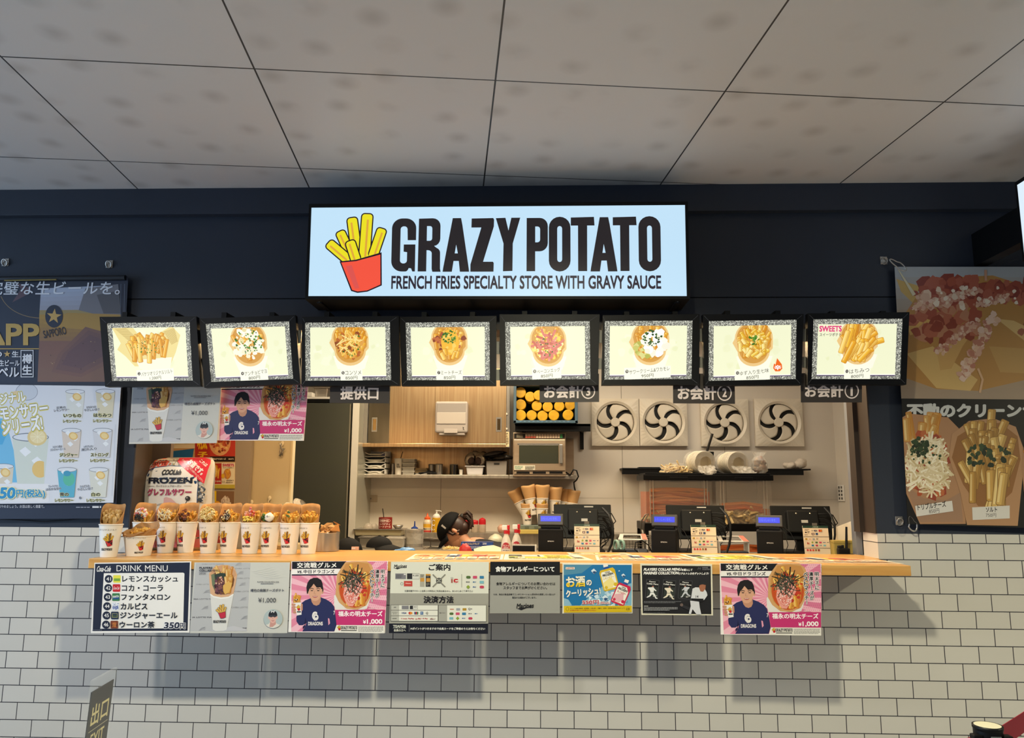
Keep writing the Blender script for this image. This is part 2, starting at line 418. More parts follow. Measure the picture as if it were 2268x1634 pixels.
# kitchen shell
YB = 2.5
KW = M('#d8d0c4', .45, noise='#d2c9bc', nscale=2)
b = MB(); b.box(-3.0, 2.6, YB, YB+.1, 0, 2.75, KW)
for px in (978, 1378, 1605): x = P(px, 1000, YB).x; b.box(x-.002, x+.002, YB-.0015, YB, 0, 2.75, M('#8f877b', .6))
zz = P(900, 1100, YB).z; b.box(-1.7, 2.6, YB-.001, YB, zz-.001, zz+.001, M('#b5aca0', .6))
struct(b, 'wall_back')
XR = P(1850, 1000, YB).x
b = MB(); b.box(XR, 2.6, .16, YB, 0, 2.75, KW); struct(b, 'wall_right')
b = MB(); b.box(-3.1, -3.0, .16, YB, 0, 2.75, KW); struct(b, 'wall_left')
b = MB(); b.box(-3.1, 2.6, .16, YB+.1, 2.75, 2.85, M('#cfc6b8', .7)); struct(b, 'ceiling_kitchen')
# ================================================================ drawings shared by prints
def fry_logo(fn, detail=True, red='#f0523c', yel='#e8dc1e', ora='#dca23a', out='#1d0f1c'):
    c = Cv(400, 480, fn); ox, oy = 130, 90
    def cap(tip, base, w, sh=0.):
        (x0, y0), (x1, y1) = tip, base; a = math.atan2(y1-y0, x1-x0)
        def blk(w, g, col, lo=-.5, hi=.5, s0=0., s1=1.):
            L = math.hypot(x1-x0, y1-y0); pts = []
            for px, py in rr(-g+L*s0, lo*w-g, L*s1, hi*w+g, min(16, (hi-lo)*w*.3)+g, 4): 
                u, v = rot2(px, py, a); pts.append((x0+u-ox, y0+v-oy))
            c.poly(pts, col)
        blk(w, 7, out); blk(w, 0, yel)
        if detail: blk(w, 0, ora, .02-sh, .22-sh, .12, .94)
    cap((232, 205), (300, 345), 52); cap((300, 125), (335, 340), 56); cap((390, 103), (378, 370), 60, .2); cap((478, 190), (425, 360), 52, .25)
    cap((168, 272), (290, 375), 54); cap((292, 262), (335, 385), 54)
    o = lambda p: [(x-ox, y-oy) for x, y in p]
    c.poly(o([(236, 380), (330, 371), (478, 328), (484, 520), (402, 556), (345, 563), (308, 552)]), out)
    c.poly(o([(246, 387), (332, 379), (471, 341), (476, 515), (400, 549), (345, 555), (314, 546)]), red)
    if detail: c.poly(o([(272, 408), (308, 402), (355, 535), (330, 540)]), '#d9524c')
    return c
def mix(a, b, n):
    A = [int(a[i:i+2], 16) for i in (1, 3, 5)]; B = [int(b[i:i+2], 16) for i in (1, 3, 5)]
    return ['#%02x%02x%02x' % tuple(round(p+(q-p)*k/max(1, n-1)) for p, q in zip(A, B)) for k in range(n)]
def arc(cx, cy, rx, ry, a0, a1, n=8): return [(cx+rx*math.cos(R(a0+(a1-a0)*i/n)), cy+ry*math.sin(R(a0+(a1-a0)*i/n))) for i in range(n+1)]
def wordmark(fn, col='#231f22'):
    """the shop lettering, drawn letter by letter"""
    c = Cv(1540, 316, fn)
    def L(pts, *holes): c.poly([(x-534, y-127) for x, y in pts], col, [[(x-534, y-127) for x, y in h] for h in holes])
    slot = lambda x0, x1, y0, y1: arc((x0+x1)/2, y0+15, (x1-x0)/2, 15, 180, 360, 6)+arc((x0+x1)/2, y1-15, (x1-x0)/2, 15, 0, 180, 6)
    L([(675, 258)]+arc(615, 188, 60, 58, 0, -90)+arc(595, 188, 60, 58, 270, 180)+arc(595, 380, 60, 60, 180, 90)+arc(618, 385, 24, 55, 90, 40, 3)+[(650, 422), (657, 440), (672, 440), (672, 283), (605, 283), (605, 325), (625, 328)]+arc(605, 378, 20, 16, 0, 180, 5)+arc(605, 192, 20, 16, 180, 360, 5)+[(627, 258)])
    L([(690, 132), (770, 130)]+arc(770, 175, 45, 45, -90, 0, 5)+[(815, 245)]+arc(770, 250, 45, 45, 0, 60, 3)+[(780, 292)]+arc(770, 330, 45, 32, -60, 0, 3)+[(816, 425), (820, 442), (772, 442), (768, 425), (767, 340)]+arc(745, 335, 22, 18, 0, -90, 4)+[(737, 317), (737, 440), (688, 440)], [(737, 176), (755, 176)]+arc(755, 190, 13, 14, -90, 0, 3)+arc(755, 248, 13, 14, 0, 90, 3)+[(737, 262)])
    A = lambda o: L([(885+o, 130), (933+o, 130), (941+o, 170), (980+o, 420), (983+o, 442), (930+o, 442), (923+o, 380), (893+o, 380), (884+o, 442), (831+o, 442), (834+o, 420)], [(907+o, 285), (917+o, 336), (899+o, 336)])
    A(0); A(842)
    L([(994, 133), (1118, 131), (1123, 140), (1122, 180), (1062, 385), (1118, 385), (1123, 392), (1122, 442), (990, 442), (990, 400), (1050, 186), (993, 186)])
    L([(1133, 132), (1188, 130), (1206, 205), (1222, 130), (1273, 130), (1231, 280), (1230, 438), (1176, 440), (1178, 280)])
    L([(1310, 132), (1385, 132)]+arc(1385, 180, 46, 48, -90, 0, 5)+arc(1385, 278, 46, 48, 0, 90, 5)+[(1359, 326), (1359, 440), (1310, 440)], [(1359, 182), (1372, 182)]+arc(1372, 198, 15, 16, -90, 0, 3)+arc(1372, 258, 15, 16, 0, 90, 3)+[(1359, 274)])
    O = lambda x0, x1: L(arc((x0+x1)/2, 188, (x1-x0)/2, 62, 180, 360, 10)+arc((x0+x1)/2, 380, (x1-x0)/2, 62, 0, 180, 10), slot((x0+x1)/2-14, (x0+x1)/2+14, 180, 388))
    O(1437, 1560); O(1946, 2071)
    T = lambda o: L([(1562+o, 131), (1694+o, 128), (1697+o, 178), (1655+o, 178), (1654+o, 440), (1603+o, 440), (1603+o, 178), (1562+o, 178)])
    T(0); T(239)
    return c
def mark(fn, red='#c8202c', yel='#e3b233', col='#231f22', detail=False):
    c = Cv(400, 640, fn); c.put(fry_logo(fn, detail, red, yel, '#c98a2a'), 45, 0, .95); c.put(wordmark(fn, col), 0, 500, .255); return c
def fries2d(c, cx, cy, rx, ry, n, L, w, spread, seed, cols=('#f0b93c', '#e9a62c', '#f6cd62', '#dd9526'), edge='#b86e14', lean=0.):
    r = random.Random(seed); it = []
    for _ in range(n):
        a = r.uniform(0, 6.283); k = math.sqrt(r.random()); it.append((cy+ry*k*math.sin(a), cx+rx*k*math.cos(a)))
    for y, x in sorted(it):
        a = -math.pi/2 + lean + (x-cx)/(rx or 1)*spread*.6 + r.uniform(-spread, spread)*.6; l = L*r.uniform(.7, 1.15); ww = w*r.uniform(.8, 1.15)
        def blk(g, col, lo, hi, s=1.):
            c.poly([(x+rot2(p, q, a)[0], y+rot2(p, q, a)[1]) for p, q in rr(-l/2*s-g, lo*ww-g, l/2*s+g, hi*ww+g, (hi-lo)*ww*.17+g*.4, 2)], col)
        q = r.choice(cols); blk(w*.06, edge, -.5, .5); blk(0, q, -.5, .5); blk(0, mix(q, edge, 4)[1], .16, .5); blk(0, mix(q, '#fbeab4', 3)[1], -.40, -.12, .86)
def blobs(c, cx, cy, rx, ry, n, r0, r1, cols, seed, long=1.):
    r = random.Random(seed)
    for _ in range(n):
        a = r.uniform(0, 6.283); k = math.sqrt(r.random()); q = r.uniform(r0, r1); ph = r.uniform(0, 6.28)
        m = 7; pts = [(q*long*math.cos(6.283*i/m)*r.uniform(.6, 1.2), q*math.sin(6.283*i/m)*r.uniform(.6, 1.2)) for i in range(m)]
        c.poly([(cx+rx*k*math.cos(a)+rot2(x, y, ph)[0], cy+ry*k*math.sin(a)+rot2(x, y, ph)[1]) for x, y in pts], r.choice(cols))
def strands(c, cx, cy, rx, ry, n, l, w, cols, seed):
    r = random.Random(seed)
    for _ in range(n):
        a = r.uniform(0, 6.283); k = math.sqrt(r.random()); x, y = cx+rx*k*math.cos(a), cy+ry*k*math.sin(a); t = r.uniform(0, 3.14)
        b = r.uniform(-.5, .5); pts = [(x+rot2(l*u, b*l*(u*u), t)[0], y+rot2(l*u, b*l*u*u, t)[1]) for u in (-.5, -.2, .2, .5)]
        c.line(pts, w, r.choice(cols))
KR, KR2 = '#d7a866', '#c08a48'
def egg(c, cx, cy, w, h, seed, style, kr=KR, kr2=KR2, cup='#f6f0dc'):
    """a kraft cone seen from the front and above, in its white cup"""
    c.poly([(cx-w*.46, cy+h*.3), (cx+w*.5, cy+h*.3), (cx+w*.38, cy+h*.62), (cx-w*.34, cy+h*.62)], cup)
    c.poly(arc(cx, cy-h*.12, w*.5, h*.42, 180, 360, 14)+[(cx+w*.5, cy+h*.12)]+arc(cx, cy+h*.2, w*.42, h*.34, 0, 180, 14)+[(cx-w*.56, cy-.02*h)], kr)
    c.poly(arc(cx, cy-h*.13, w*.45, h*.38, 180, 360, 14)+[(cx+w*.45, cy+h*.08)]+arc(cx, cy+h*.15, w*.38, h*.32, 0, 180, 14), kr2)
    fries2d(c, cx, cy-h*.05, w*.38, h*.36, 46, h*.26, w*.10, .5, seed)
    style(c, cx, cy, w*1.25, h*1.22, seed)
GRN = ('#3f7a22', '#5c8f2e', '#2f5f1c')
def st_mayo(c, x, y, w, h, s): blobs(c, x, y, w*.33, h*.3, 60, w*.03, w*.09, ('#fbf6df', '#f6eecb', '#fffbea', '#e9d9a0'), s); blobs(c, x, y-h*.05, w*.3, h*.26, 50, w*.012, w*.03, GRN, s+1)
def st_meat(c, x, y, w, h, s): blobs(c, x, y+h*.02, w*.3, h*.28, 60, w*.02, w*.06, ('#b5642a', '#c97a30', '#8f4a20', '#e0a24a'), s); blobs(c, x, y, w*.28, h*.25, 26, w*.012, w*.026, GRN, s+1); strands(c, x, y, w*.25, h*.22, 26, w*.2, w*.025, ('#f2c75e', '#f7dc8a'), s+2)
def st_cheese(c, x, y, w, h, s): blobs(c, x, y, w*.36, h*.2, 40, w*.03, w*.07, ('#a8502a', '#8a3c22', '#c06a3a'), s); c.poly(arc(x+w*.02, y-h*.02, w*.2, h*.26, 0, 360, 16)[:-1], '#f3b735'); blobs(c, x, y+h*.02, w*.14, h*.2, 8, w*.03, w*.06, ('#f8cd62',), s+3); blobs(c, x, y-h*.12, w*.17, h*.14, 46, w*.014, w*.03, GRN, s+1); fries2d(c, x, y+h*.22, w*.22, h*.06, 7, h*.16, w*.09, .5, s+5)
def st_bacon(c, x, y, w, h, s): blobs(c, x, y+h*.03, w*.32, h*.27, 70, w*.02, w*.05, ('#f6e27e', '#fbf0b4', '#f3d254'), s); strands(c, x, y, w*.3, h*.26, 34, w*.2, w*.05, ('#d9766a', '#e59384', '#c8604f'), s+1); blobs(c, x, y, w*.28, h*.24, 20, w*.01, w*.022, GRN, s+2)
def st_cream(c, x, y, w, h, s): blobs(c, x-w*.12, y+h*.12, w*.2, h*.16, 26, w*.04, w*.08, ('#c9c66a', '#dcd88a', '#b5b552'), s); blobs(c, x+w*.1, y, w*.24, h*.24, 40, w*.05, w*.11, ('#fbf8ea', '#f4f0dc', '#ffffff'), s); blobs(c, x+w*.04, y-h*.1, w*.2, h*.16, 40, w*.014, w*.032, ('#24481c', '#3c6428'), s+1)
def st_yuzu(c, x, y, w, h, s): fries2d(c, x, y, w*.3, h*.27, 44, h*.15, w*.08, 1.6, s+1, ('#f2d052', '#e9bb36', '#f8e288')); blobs(c, x, y-h*.06, w*.1, h*.1, 12, w*.012, w*.03, GRN, s+2, 2.)
def st_plain(c, x, y, w, h, s): fries2d(c, x, y, w*.32, h*.3, 26, h*.4, w*.10, .9, s+1, ('#f5bf3e', '#eeae30', '#f9d26a'), lean=.35)
def basket(c, x, y, w, h, s):
    r = random.Random(s); pp = '#eedb92'
    c.poly([(x-w*.52, y-h*.5), (x-w*.2, y-h*.46), (x-w*.05, y-h*.1), (x+w*.18, y-h*.34), (x+w*.36, y-h*.5), (x+w*.48, y-h*.28), (x+w*.40, y+h*.12), (x+w*.3, y+h*.45), (x-w*.22, y+h*.45), (x-w*.34, y+h*.22), (x-w*.46, y+h*.05), (x-w*.40, y-h*.1)], pp)
    for i in range(16):
        u = i/15; c.line([(x-w*.47+u*w*.2, y-h*.44+u*h*.3), (x-w*.30+u*w*.2, y-h*.46+u*h*.34)], h*.012, '#c9ac62')
        c.line([(x+w*.24+u*w*.1, y-h*.36+u*h*.3), (x+w*.40+u*w*.04, y-h*.44+u*h*.3)], h*.012, '#c9ac62')
    c.poly([(x-w*.2, y+h*.3), (x+w*.34, y+h*.24), (x+w*.3, y+h*.52), (x-w*.14, y+h*.52)], '#faf4dc')
    fries2d(c, x, y+h*.02, w*.28, h*.18, 34, h*.42, h*.1, .9, s, ('#f5bf3e', '#eeae30', '#f9d26a', '#e39f24'))
    blobs(c, x, y-h*.02, w*.26, h*.2, 40, h*.008, h*.022, GRN, s+1)
# ================================================================ the lit shop sign
YS = -.22
root = thing('shop_sign', 'wide lit shop sign with fries picture and black GRAZY POTATO lettering', 'sign', P(1103, 557, YS+.1))
q = Q(YS, (690, 460), (1517, 454), (1521, 656), (683, 656))
c = Cv(2150, 520, lambda h: glow(h, 1.0)); 
def SX(x): return x-62
c.put(fry_logo(c.fn), 130-62, 90-62, 1.0)
c.put(wordmark(c.fn), 534-62, 127-62, 1.0)
c.txt('FRENCH FRIES SPECIALTY STORE WITH GRAVY SAUCE', 476, 402, 2008, 480, '#2b2430', .028)
sheet('sign_panel', c, q, '#c0e0f5', parent=root, thick=.004)
b = MB(); qo = Q(YS, (685, 452), (1523, 447), (1528, 662), (676, 663))
def frame_ring(b, qo, qi, dep, m, lip=.004):
    """a frame between two quads, dep deep, with a closed back"""
    yb = Vector((0, dep, 0)); f = Vector((0, -lip, 0)); vs = [v+f for v in qo]+[v+f for v in qi]+[v+yb for v in qo]+[v for v in qi]
    fs = []
    for i in range(4):
        j = (i+1) % 4; fs += [[i, j, 4+j, 4+i], [i, 8+i, 8+j, j], [4+i, 4+j, 12+j, 12+i]]
    fs.append([8, 9, 10, 11]); b.add(vs, fs, m)
frame_ring(b, qo, q, .218, BLACK); b.build('housing', root, world=True)
for px in (710, 1499):
    b = MB(); k = P(px, 672, YS+.07); b.box(k.x-.012, k.x+.012, YS+.05, 0, k.z-.004, k.z+.03, BLACK, .003); b.lathe([(.004, 0), (.004, .004)], (k.x, YS+.047, k.z+.004), STEEL2, 8, (0, -1, 0)); b.build('mounting_bracket', root, world=True)
# ================================================================ eight lit menu frames
YM = -.17
GLIT = bpy.data.materials.new('glitter_board'); GLIT.use_nodes = True
t = GLIT.node_tree; bb = t.nodes['Principled BSDF']; g = t.nodes.new('ShaderNodeTexCoord'); v = t.nodes.new('ShaderNodeTexVoronoi'); v.inputs['Scale'].default_value = 330
w = t.nodes.new('ShaderNodeSeparateColor'); rp = t.nodes.new('ShaderNodeValToRGB')
rp.color_ramp.elements[0].position = .1; rp.color_ramp.elements[0].color = (.03, .033, .03, 1); rp.color_ramp.elements[1].position = .95; rp.color_ramp.elements[1].color = (.95, .95, .8, 1)
e = rp.color_ramp.elements.new(.55); e.color = (.2, .2, .17, 1)
t.links.new(g.outputs['Object'], v.inputs['Vector']); t.links.new(v.outputs['Color'], w.inputs[0]); t.links.new(w.outputs[0], rp.inputs[0])
t.links.new(rp.outputs[0], bb.inputs['Emission Color']); bb.inputs['Emission Strength'].default_value = .85; bb.inputs['Base Color'].default_value = (.1, .1, .1, 1)
MENU = [
 ('fries in a newspaper-lined bucket', [(222, 702), (436, 701), (445.4, 855), (234.5, 856.5)], [(237, 715.7), (421, 713), (428, 843), (248, 844)], '❷', 'バケツオリジナルソルト', '1,200円', basket, (240, 115), (143, 255, 352, 312)),
 ('fries under white anchovy mayonnaise and herbs', [(442.6, 706), (655, 698), (666, 850), (453.5, 858.5)], [(455.6, 717), (641, 711.6), (650, 839), (468, 846)], '❹', 'アンチョビマヨ', '800円', st_mayo, (228, 112), (165, 256, 320, 312)),
 ('consomme fries with brown meat bits', [(670, 702), (883.6, 700), (885.6, 853.6), (668.6, 855)], [(676, 714.5), (864, 713), (867, 842), (676.7, 843.5)], '❺', 'コンソメ', '850円', st_meat, (242, 108), (188, 256, 305, 312)),
 ('fries with meat sauce and yellow cheese', [(885.6, 702), (1099.8, 700), (1098.6, 853.6), (889.7, 854.4)], [(898.6, 714.5), (1084.4, 712.5), (1085, 842), (901.8, 842)], '❼', 'ミートチーズ', '850円', st_cheese, (238, 108), (163, 256, 310, 310)),
 ('fries with pink bacon and egg', [(1106.6, 696.6), (1328, 696.6), (1324, 853), (1107.4, 853)], [(1119, 713), (1306, 711), (1307.6, 839.6), (1121, 841.6)], '❽', 'ベーコンエッグ', '850円', st_bacon, (232, 118), (143, 250, 302, 305)),
 ('fries under a white sour cream mound', [(1334.5, 698.6), (1549, 695.7), (1548, 852), (1332.5, 853)], [(1339.5, 711), (1533.5, 709.8), (1531.4, 839.6), (1338.7, 840.8)], '❾', 'サワークリーム&ワカモレ', '950円', st_cream, (240, 112), (105, 250, 350, 305)),
 ('yuzu spice fries beside an orange flame mark', [(1556, 696.6), (1779, 695.7), (1774, 853), (1560.4, 854)], [(1569.5, 711), (1764, 708), (1762, 839.6), (1568.7, 843.7)], '❿', 'ゆず入り生七味', '850円', st_yuzu, (238, 116), (140, 256, 325, 312)),
 ('honey fries under a pink SWEETS heading', [(1788, 694.5), (2013, 691.6), (2006, 852), (1788, 852)], [(1801, 707), (1998.5, 705.7), (1993.5, 839.6), (1796.6, 839.6)], '⓫', 'はちみつ', '800円', st_plain, (238, 112), (170, 255, 305, 312)),
]
GF = lambda h: glow(h, .98)
for i, (desc, qo, qi, num, nm, price, st, fc, lb) in enumerate(MENU):
    y = YM + (.012 if i % 2 else 0)
    ctr = sum((P(x, yy, y) for x, yy in qo), Vector())/4
    root = thing('menu_lightbox', 'lit black menu frame showing ' + desc, 'menu board', ctr, 'lit menu frames over the counter')
    b = MB(); frame_ring(b, Q(y, *qo), Q(y, *qi), .028, BLACKM, .006)
    for k in range(4):   # mitre lines at the corners of the snap frame
        a, d = P(*qo[k], y), P(*qi[k], y); b.tube([a.lerp(d, .25)+Vector((0, -.0062, 0)), a.lerp(d, .98)+Vector((0, -.0062, 0))], .0006, M('#6d7078', .4), 4)
    b.build('frame', root, world=True)
    for u in (.25, .75):   # arms that hold the frame off the wall
        k = P(qo[0][0]*(1-u)+qo[1][0]*u, (qo[0][1]+qo[1][1])/2+3, y+.028); h = MB(); h.box(k.x-.012, k.x+.012, y+.027, 0, 2.305, 2.33, BLACK); h.box(k.x-.012, k.x+.012, y+.0275, y+.034, k.z-.03, 2.33, BLACK); h.build('wall_arm', root, world=True)
    c = Cv(460, 318, GF)
    c.rect(13, 13, 447, 305, '#fffdf0'); c.rect(17, 17, 443, 301, '#5b4a6e'); c.rect(22, 22, 438, 296, '#fffdf0'); c.rect(27, 27, 433, 291, '#f2f4cf')
    blobs(c, 230, 158, 170, 110, 26, 10, 30, ('#eef0c8', '#f5f6d6', '#ebeec3'), i)
    if st is basket: basket(c, fc[0]-20, fc[1]+20, 380, 230, 3)
    else: egg(c, fc[0], fc[1]+8, 200, 225, 11*i+5, st, '#ecc684', '#d39a46', '#faf8e4')
    c.clip(27, 27, 433, 301)
    if i == 6:
        c.poly([(360, 205), (385, 238), (388, 262), (375, 275), (352, 275), (340, 258), (344, 232), (352, 240)], '#ee6a1e'); c.txt('辛', 346, 242, 382, 268, '#ffffff', .03)
    if i == 7:
        c.txt('SWEETS', 32, 36, 148, 68, '#e0417f', .04); c.txt('スイーツポテト', 34, 74, 146, 92, '#3a3330', .01)
    sheet('menu_sheet', c, Q(y, *qi), GLIT, parent=root, thick=.003)
    c = Cv(lb[2]-lb[0], lb[3]-lb[1], GF); W, H = c.W, c.H
    if i in (0, 1, 4, 5, 6, 7): tl = -.045
    else: tl = -.01
    c.circ(14, 17, 8, '#3b2f34'); c.txt(str((2, 4, 5, 7, 8, 9, 10, 11)[i]), 10, 12, 18, 22, '#f8f8e0')
    c.txt(nm, 26, 7, W-6, 27, '#4a4236', .004, tl); c.txt(price, W*.5-32, 33, W*.5+32, 50, '#3a342c', .006, tl*.5)
    def bl(x, yy): 
        q = Q(y-.0045, *qi); u, v = x/460, yy/318
        return q[0]*(1-u)*(1-v)+q[1]*u*(1-v)+q[2]*u*v+q[3]*(1-u)*v
    dy = W*math.tan(-tl)/2
    sheet('price_label', c, [bl(lb[0], lb[1]+dy), bl(lb[2], lb[1]-dy), bl(lb[2], lb[3]-dy+8), bl(lb[0], lb[3]+dy+8)], '#fbfbe6', parent=root, thick=.0006)
# little bright link plates joining neighbouring frames
LN = -1; LINKS = ['the bucket and anchovy menu frames', 'the anchovy and consomme menu frames', 'the consomme and meat cheese frames', 'the cheese and bacon menu frames', 'the bacon and sour cream frames', 'the sour cream and yuzu frames', 'the yuzu and honey menu frames']
for px, pyy in ((443, 745), (660, 745), (878, 765), (1103, 770), (1328, 745), (1552, 742), (1783, 742)):
    k = P(px, pyy+28, YM+.03); LN += 1
    root = thing('link_plate', 'pair of small plates joining ' + LINKS[LN], 'bracket', k, 'link plates of the menu frames')
    for a, d in ((-14, 14), (48, 72)): b = MB(); b.pbox(px-7, pyy+a, px+7, pyy+d, YM+.03, .006, M('#8b8a80', .4)); b.build('plate', root, world=True)
# ================================================================ hanging counter signs
def pads(q, k=1.): return q
for tx, q, lab, bx in (('提供口', [(731, 852), (863, 855), (862, 893), (730, 892)], 'small dark hanging sign with three white characters for the pick-up window', (24, 6, 112, 35)),
                   ('お会計③', [(1195, 851), (1327, 851), (1327, 890), (1195, 891)], 'small dark hanging sign numbered 3, above the till beside the fans', (10, 5, 128, 34)),
                   ('お会計②', [(1491, 851), (1628, 851), (1628, 894), (1491, 893)], 'small dark hanging sign numbered 2, over the second fan pair', (10, 6, 130, 35)),
                   ('お会計①', [(1774, 850), (1911, 850), (1909, 891), (1774, 891)], 'small dark hanging sign numbered 1, at the end above the last till', (9, 5, 130, 32))):
    c = Cv(137, 42)
    c.txt(tx[:-1] if tx[-1] in '①②③' else tx, bx[0], bx[1], bx[2] if tx[-1] == '口' else bx[0]+86, bx[3], '#f4e3d8', .035)
    if tx[-1] in '①②③':
        x = bx[2]-16; c.ring(x, (bx[1]+bx[3])/2, 16, 2.6, '#f4e3d8'); c.txt('③②①'.index(tx[-1]) == 0 and '3' or ('2' if tx[-1] == '②' else '1'), x-(5 if tx[-1] != '①' else 3), 11, x+(5 if tx[-1] != '①' else 2.5), 29, '#f4e3d8', .035)
    qq = Q(-.127, *q); qq[0].z += .05; qq[1].z += .05
    # the strip carries on up behind the frames
    c2 = Cv(137, 60); c2.put(c, 0, 18, 1.); sheet('hanging_sign', c2, qq, '#3a332e', lab, 'sign', 'hanging signs under the menu frames', .002)
# ================================================================ posters
def warp(c, a, b, d, e):
    """crop pixels of the photographed poster (corners in order) to the poster's own unit square"""
    def inv(x, y):
        u = v = .5
        for _ in range(6):
            px = a[0]*(1-u)*(1-v)+b[0]*u*(1-v)+d[0]*u*v+e[0]*(1-u)*v-x; py = a[1]*(1-u)*(1-v)+b[1]*u*(1-v)+d[1]*u*v+e[1]*(1-u)*v-y
            xu = (b[0]-a[0])*(1-v)+(d[0]-e[0])*v; xv = (e[0]-a[0])*(1-u)+(d[0]-b[0])*u
            yu = (b[1]-a[1])*(1-v)+(d[1]-e[1])*v; yv = (e[1]-a[1])*(1-u)+(d[1]-b[1])*u
            D = xu*yv-xv*yu; u -= (px*yv-py*xv)/D; v -= (xu*py-yu*px)/D
        return (u, v)
    c.sh = [([inv(*p) for p in vs], fs, m) for vs, fs, m in c.sh]; c.W = c.H = 1; return c.clip(0, 0, 1, 1)
def pos(cr, k, o): return [(x/k+o[0], y/k+o[1]) for x, y in cr]
YF = -.346    # front of the counter edge
def face(c, x, y, w, h, skin='#d9a587', hair='#1c1718', cap=None):
    """a small printed portrait"""
    c.poly(arc(x-w*.53, y+h*.08, w*.08, h*.13, 0, 360, 10)[:-1], skin); c.poly(arc(x+w*.53, y+h*.08, w*.08, h*.13, 0, 360, 10)[:-1], skin)
    c.poly(arc(x, y-h*.08, w*.5, h*.42, 180, 360, 12)+[(x+w*.48, y+h*.15)]+arc(x, y+h*.18, w*.42, h*.38, 10, 170, 12)+[(x-w*.48, y+h*.15)], skin)
    for s in (-1, 1):
        c.line([(x+s*w*.36, y-h*.05), (x+s*w*.24, y-h*.09), (x+s*w*.1, y-h*.05)], h*.035, hair)
        c.poly(arc(x+s*w*.23, y+h*.03, w*.1, h*.025, 0, 360, 10)[:-1], '#2a1c18')
    c.line([(x-w*.03, y+h*.05), (x-w*.07, y+h*.19), (x+w*.07, y+h*.2)], h*.02, '#b07a60')
    c.poly([(x-w*.2, y+h*.31), (x, y+h*.29), (x+w*.2, y+h*.31), (x+w*.12, y+h*.38), (x, y+h*.4), (x-w*.12, y+h*.38)], '#b5605a'); c.rect(x-w*.13, y+h*.315, x+w*.13, y+h*.335, '#f0e6e0')
    if cap:
        c.poly(arc(x, y-h*.14, w*.56, h*.42, 180, 360, 14)+[(x+w*.56, y-h*.06), (x-w*.56, y-h*.06)], cap)
        c.poly(arc(x-w*.03, y-h*.04, w*.5, h*.12, 180, 360, 10)+[(x+w*.46, y+h*.01), (x-w*.52, y+h*.01)], '#3a3e46')
    else:
        c.poly([(x-w*.58, y+h*.2), (x-w*.62, y-h*.1), (x-w*.5, y-h*.42), (x-w*.2, y-h*.58), (x+w*.2, y-h*.58), (x+w*.52, y-h*.36), (x+w*.6, y), (x+w*.54, y+h*.14), (x+w*.5, y-h*.08), (x+w*.36, y-h*.14), (x+w*.12, y-h*.12), (x-w*.1, y-h*.32), (x-w*.3, y-h*.12), (x-w*.46, y-h*.02), (x-w*.5, y+h*.16)], hair)
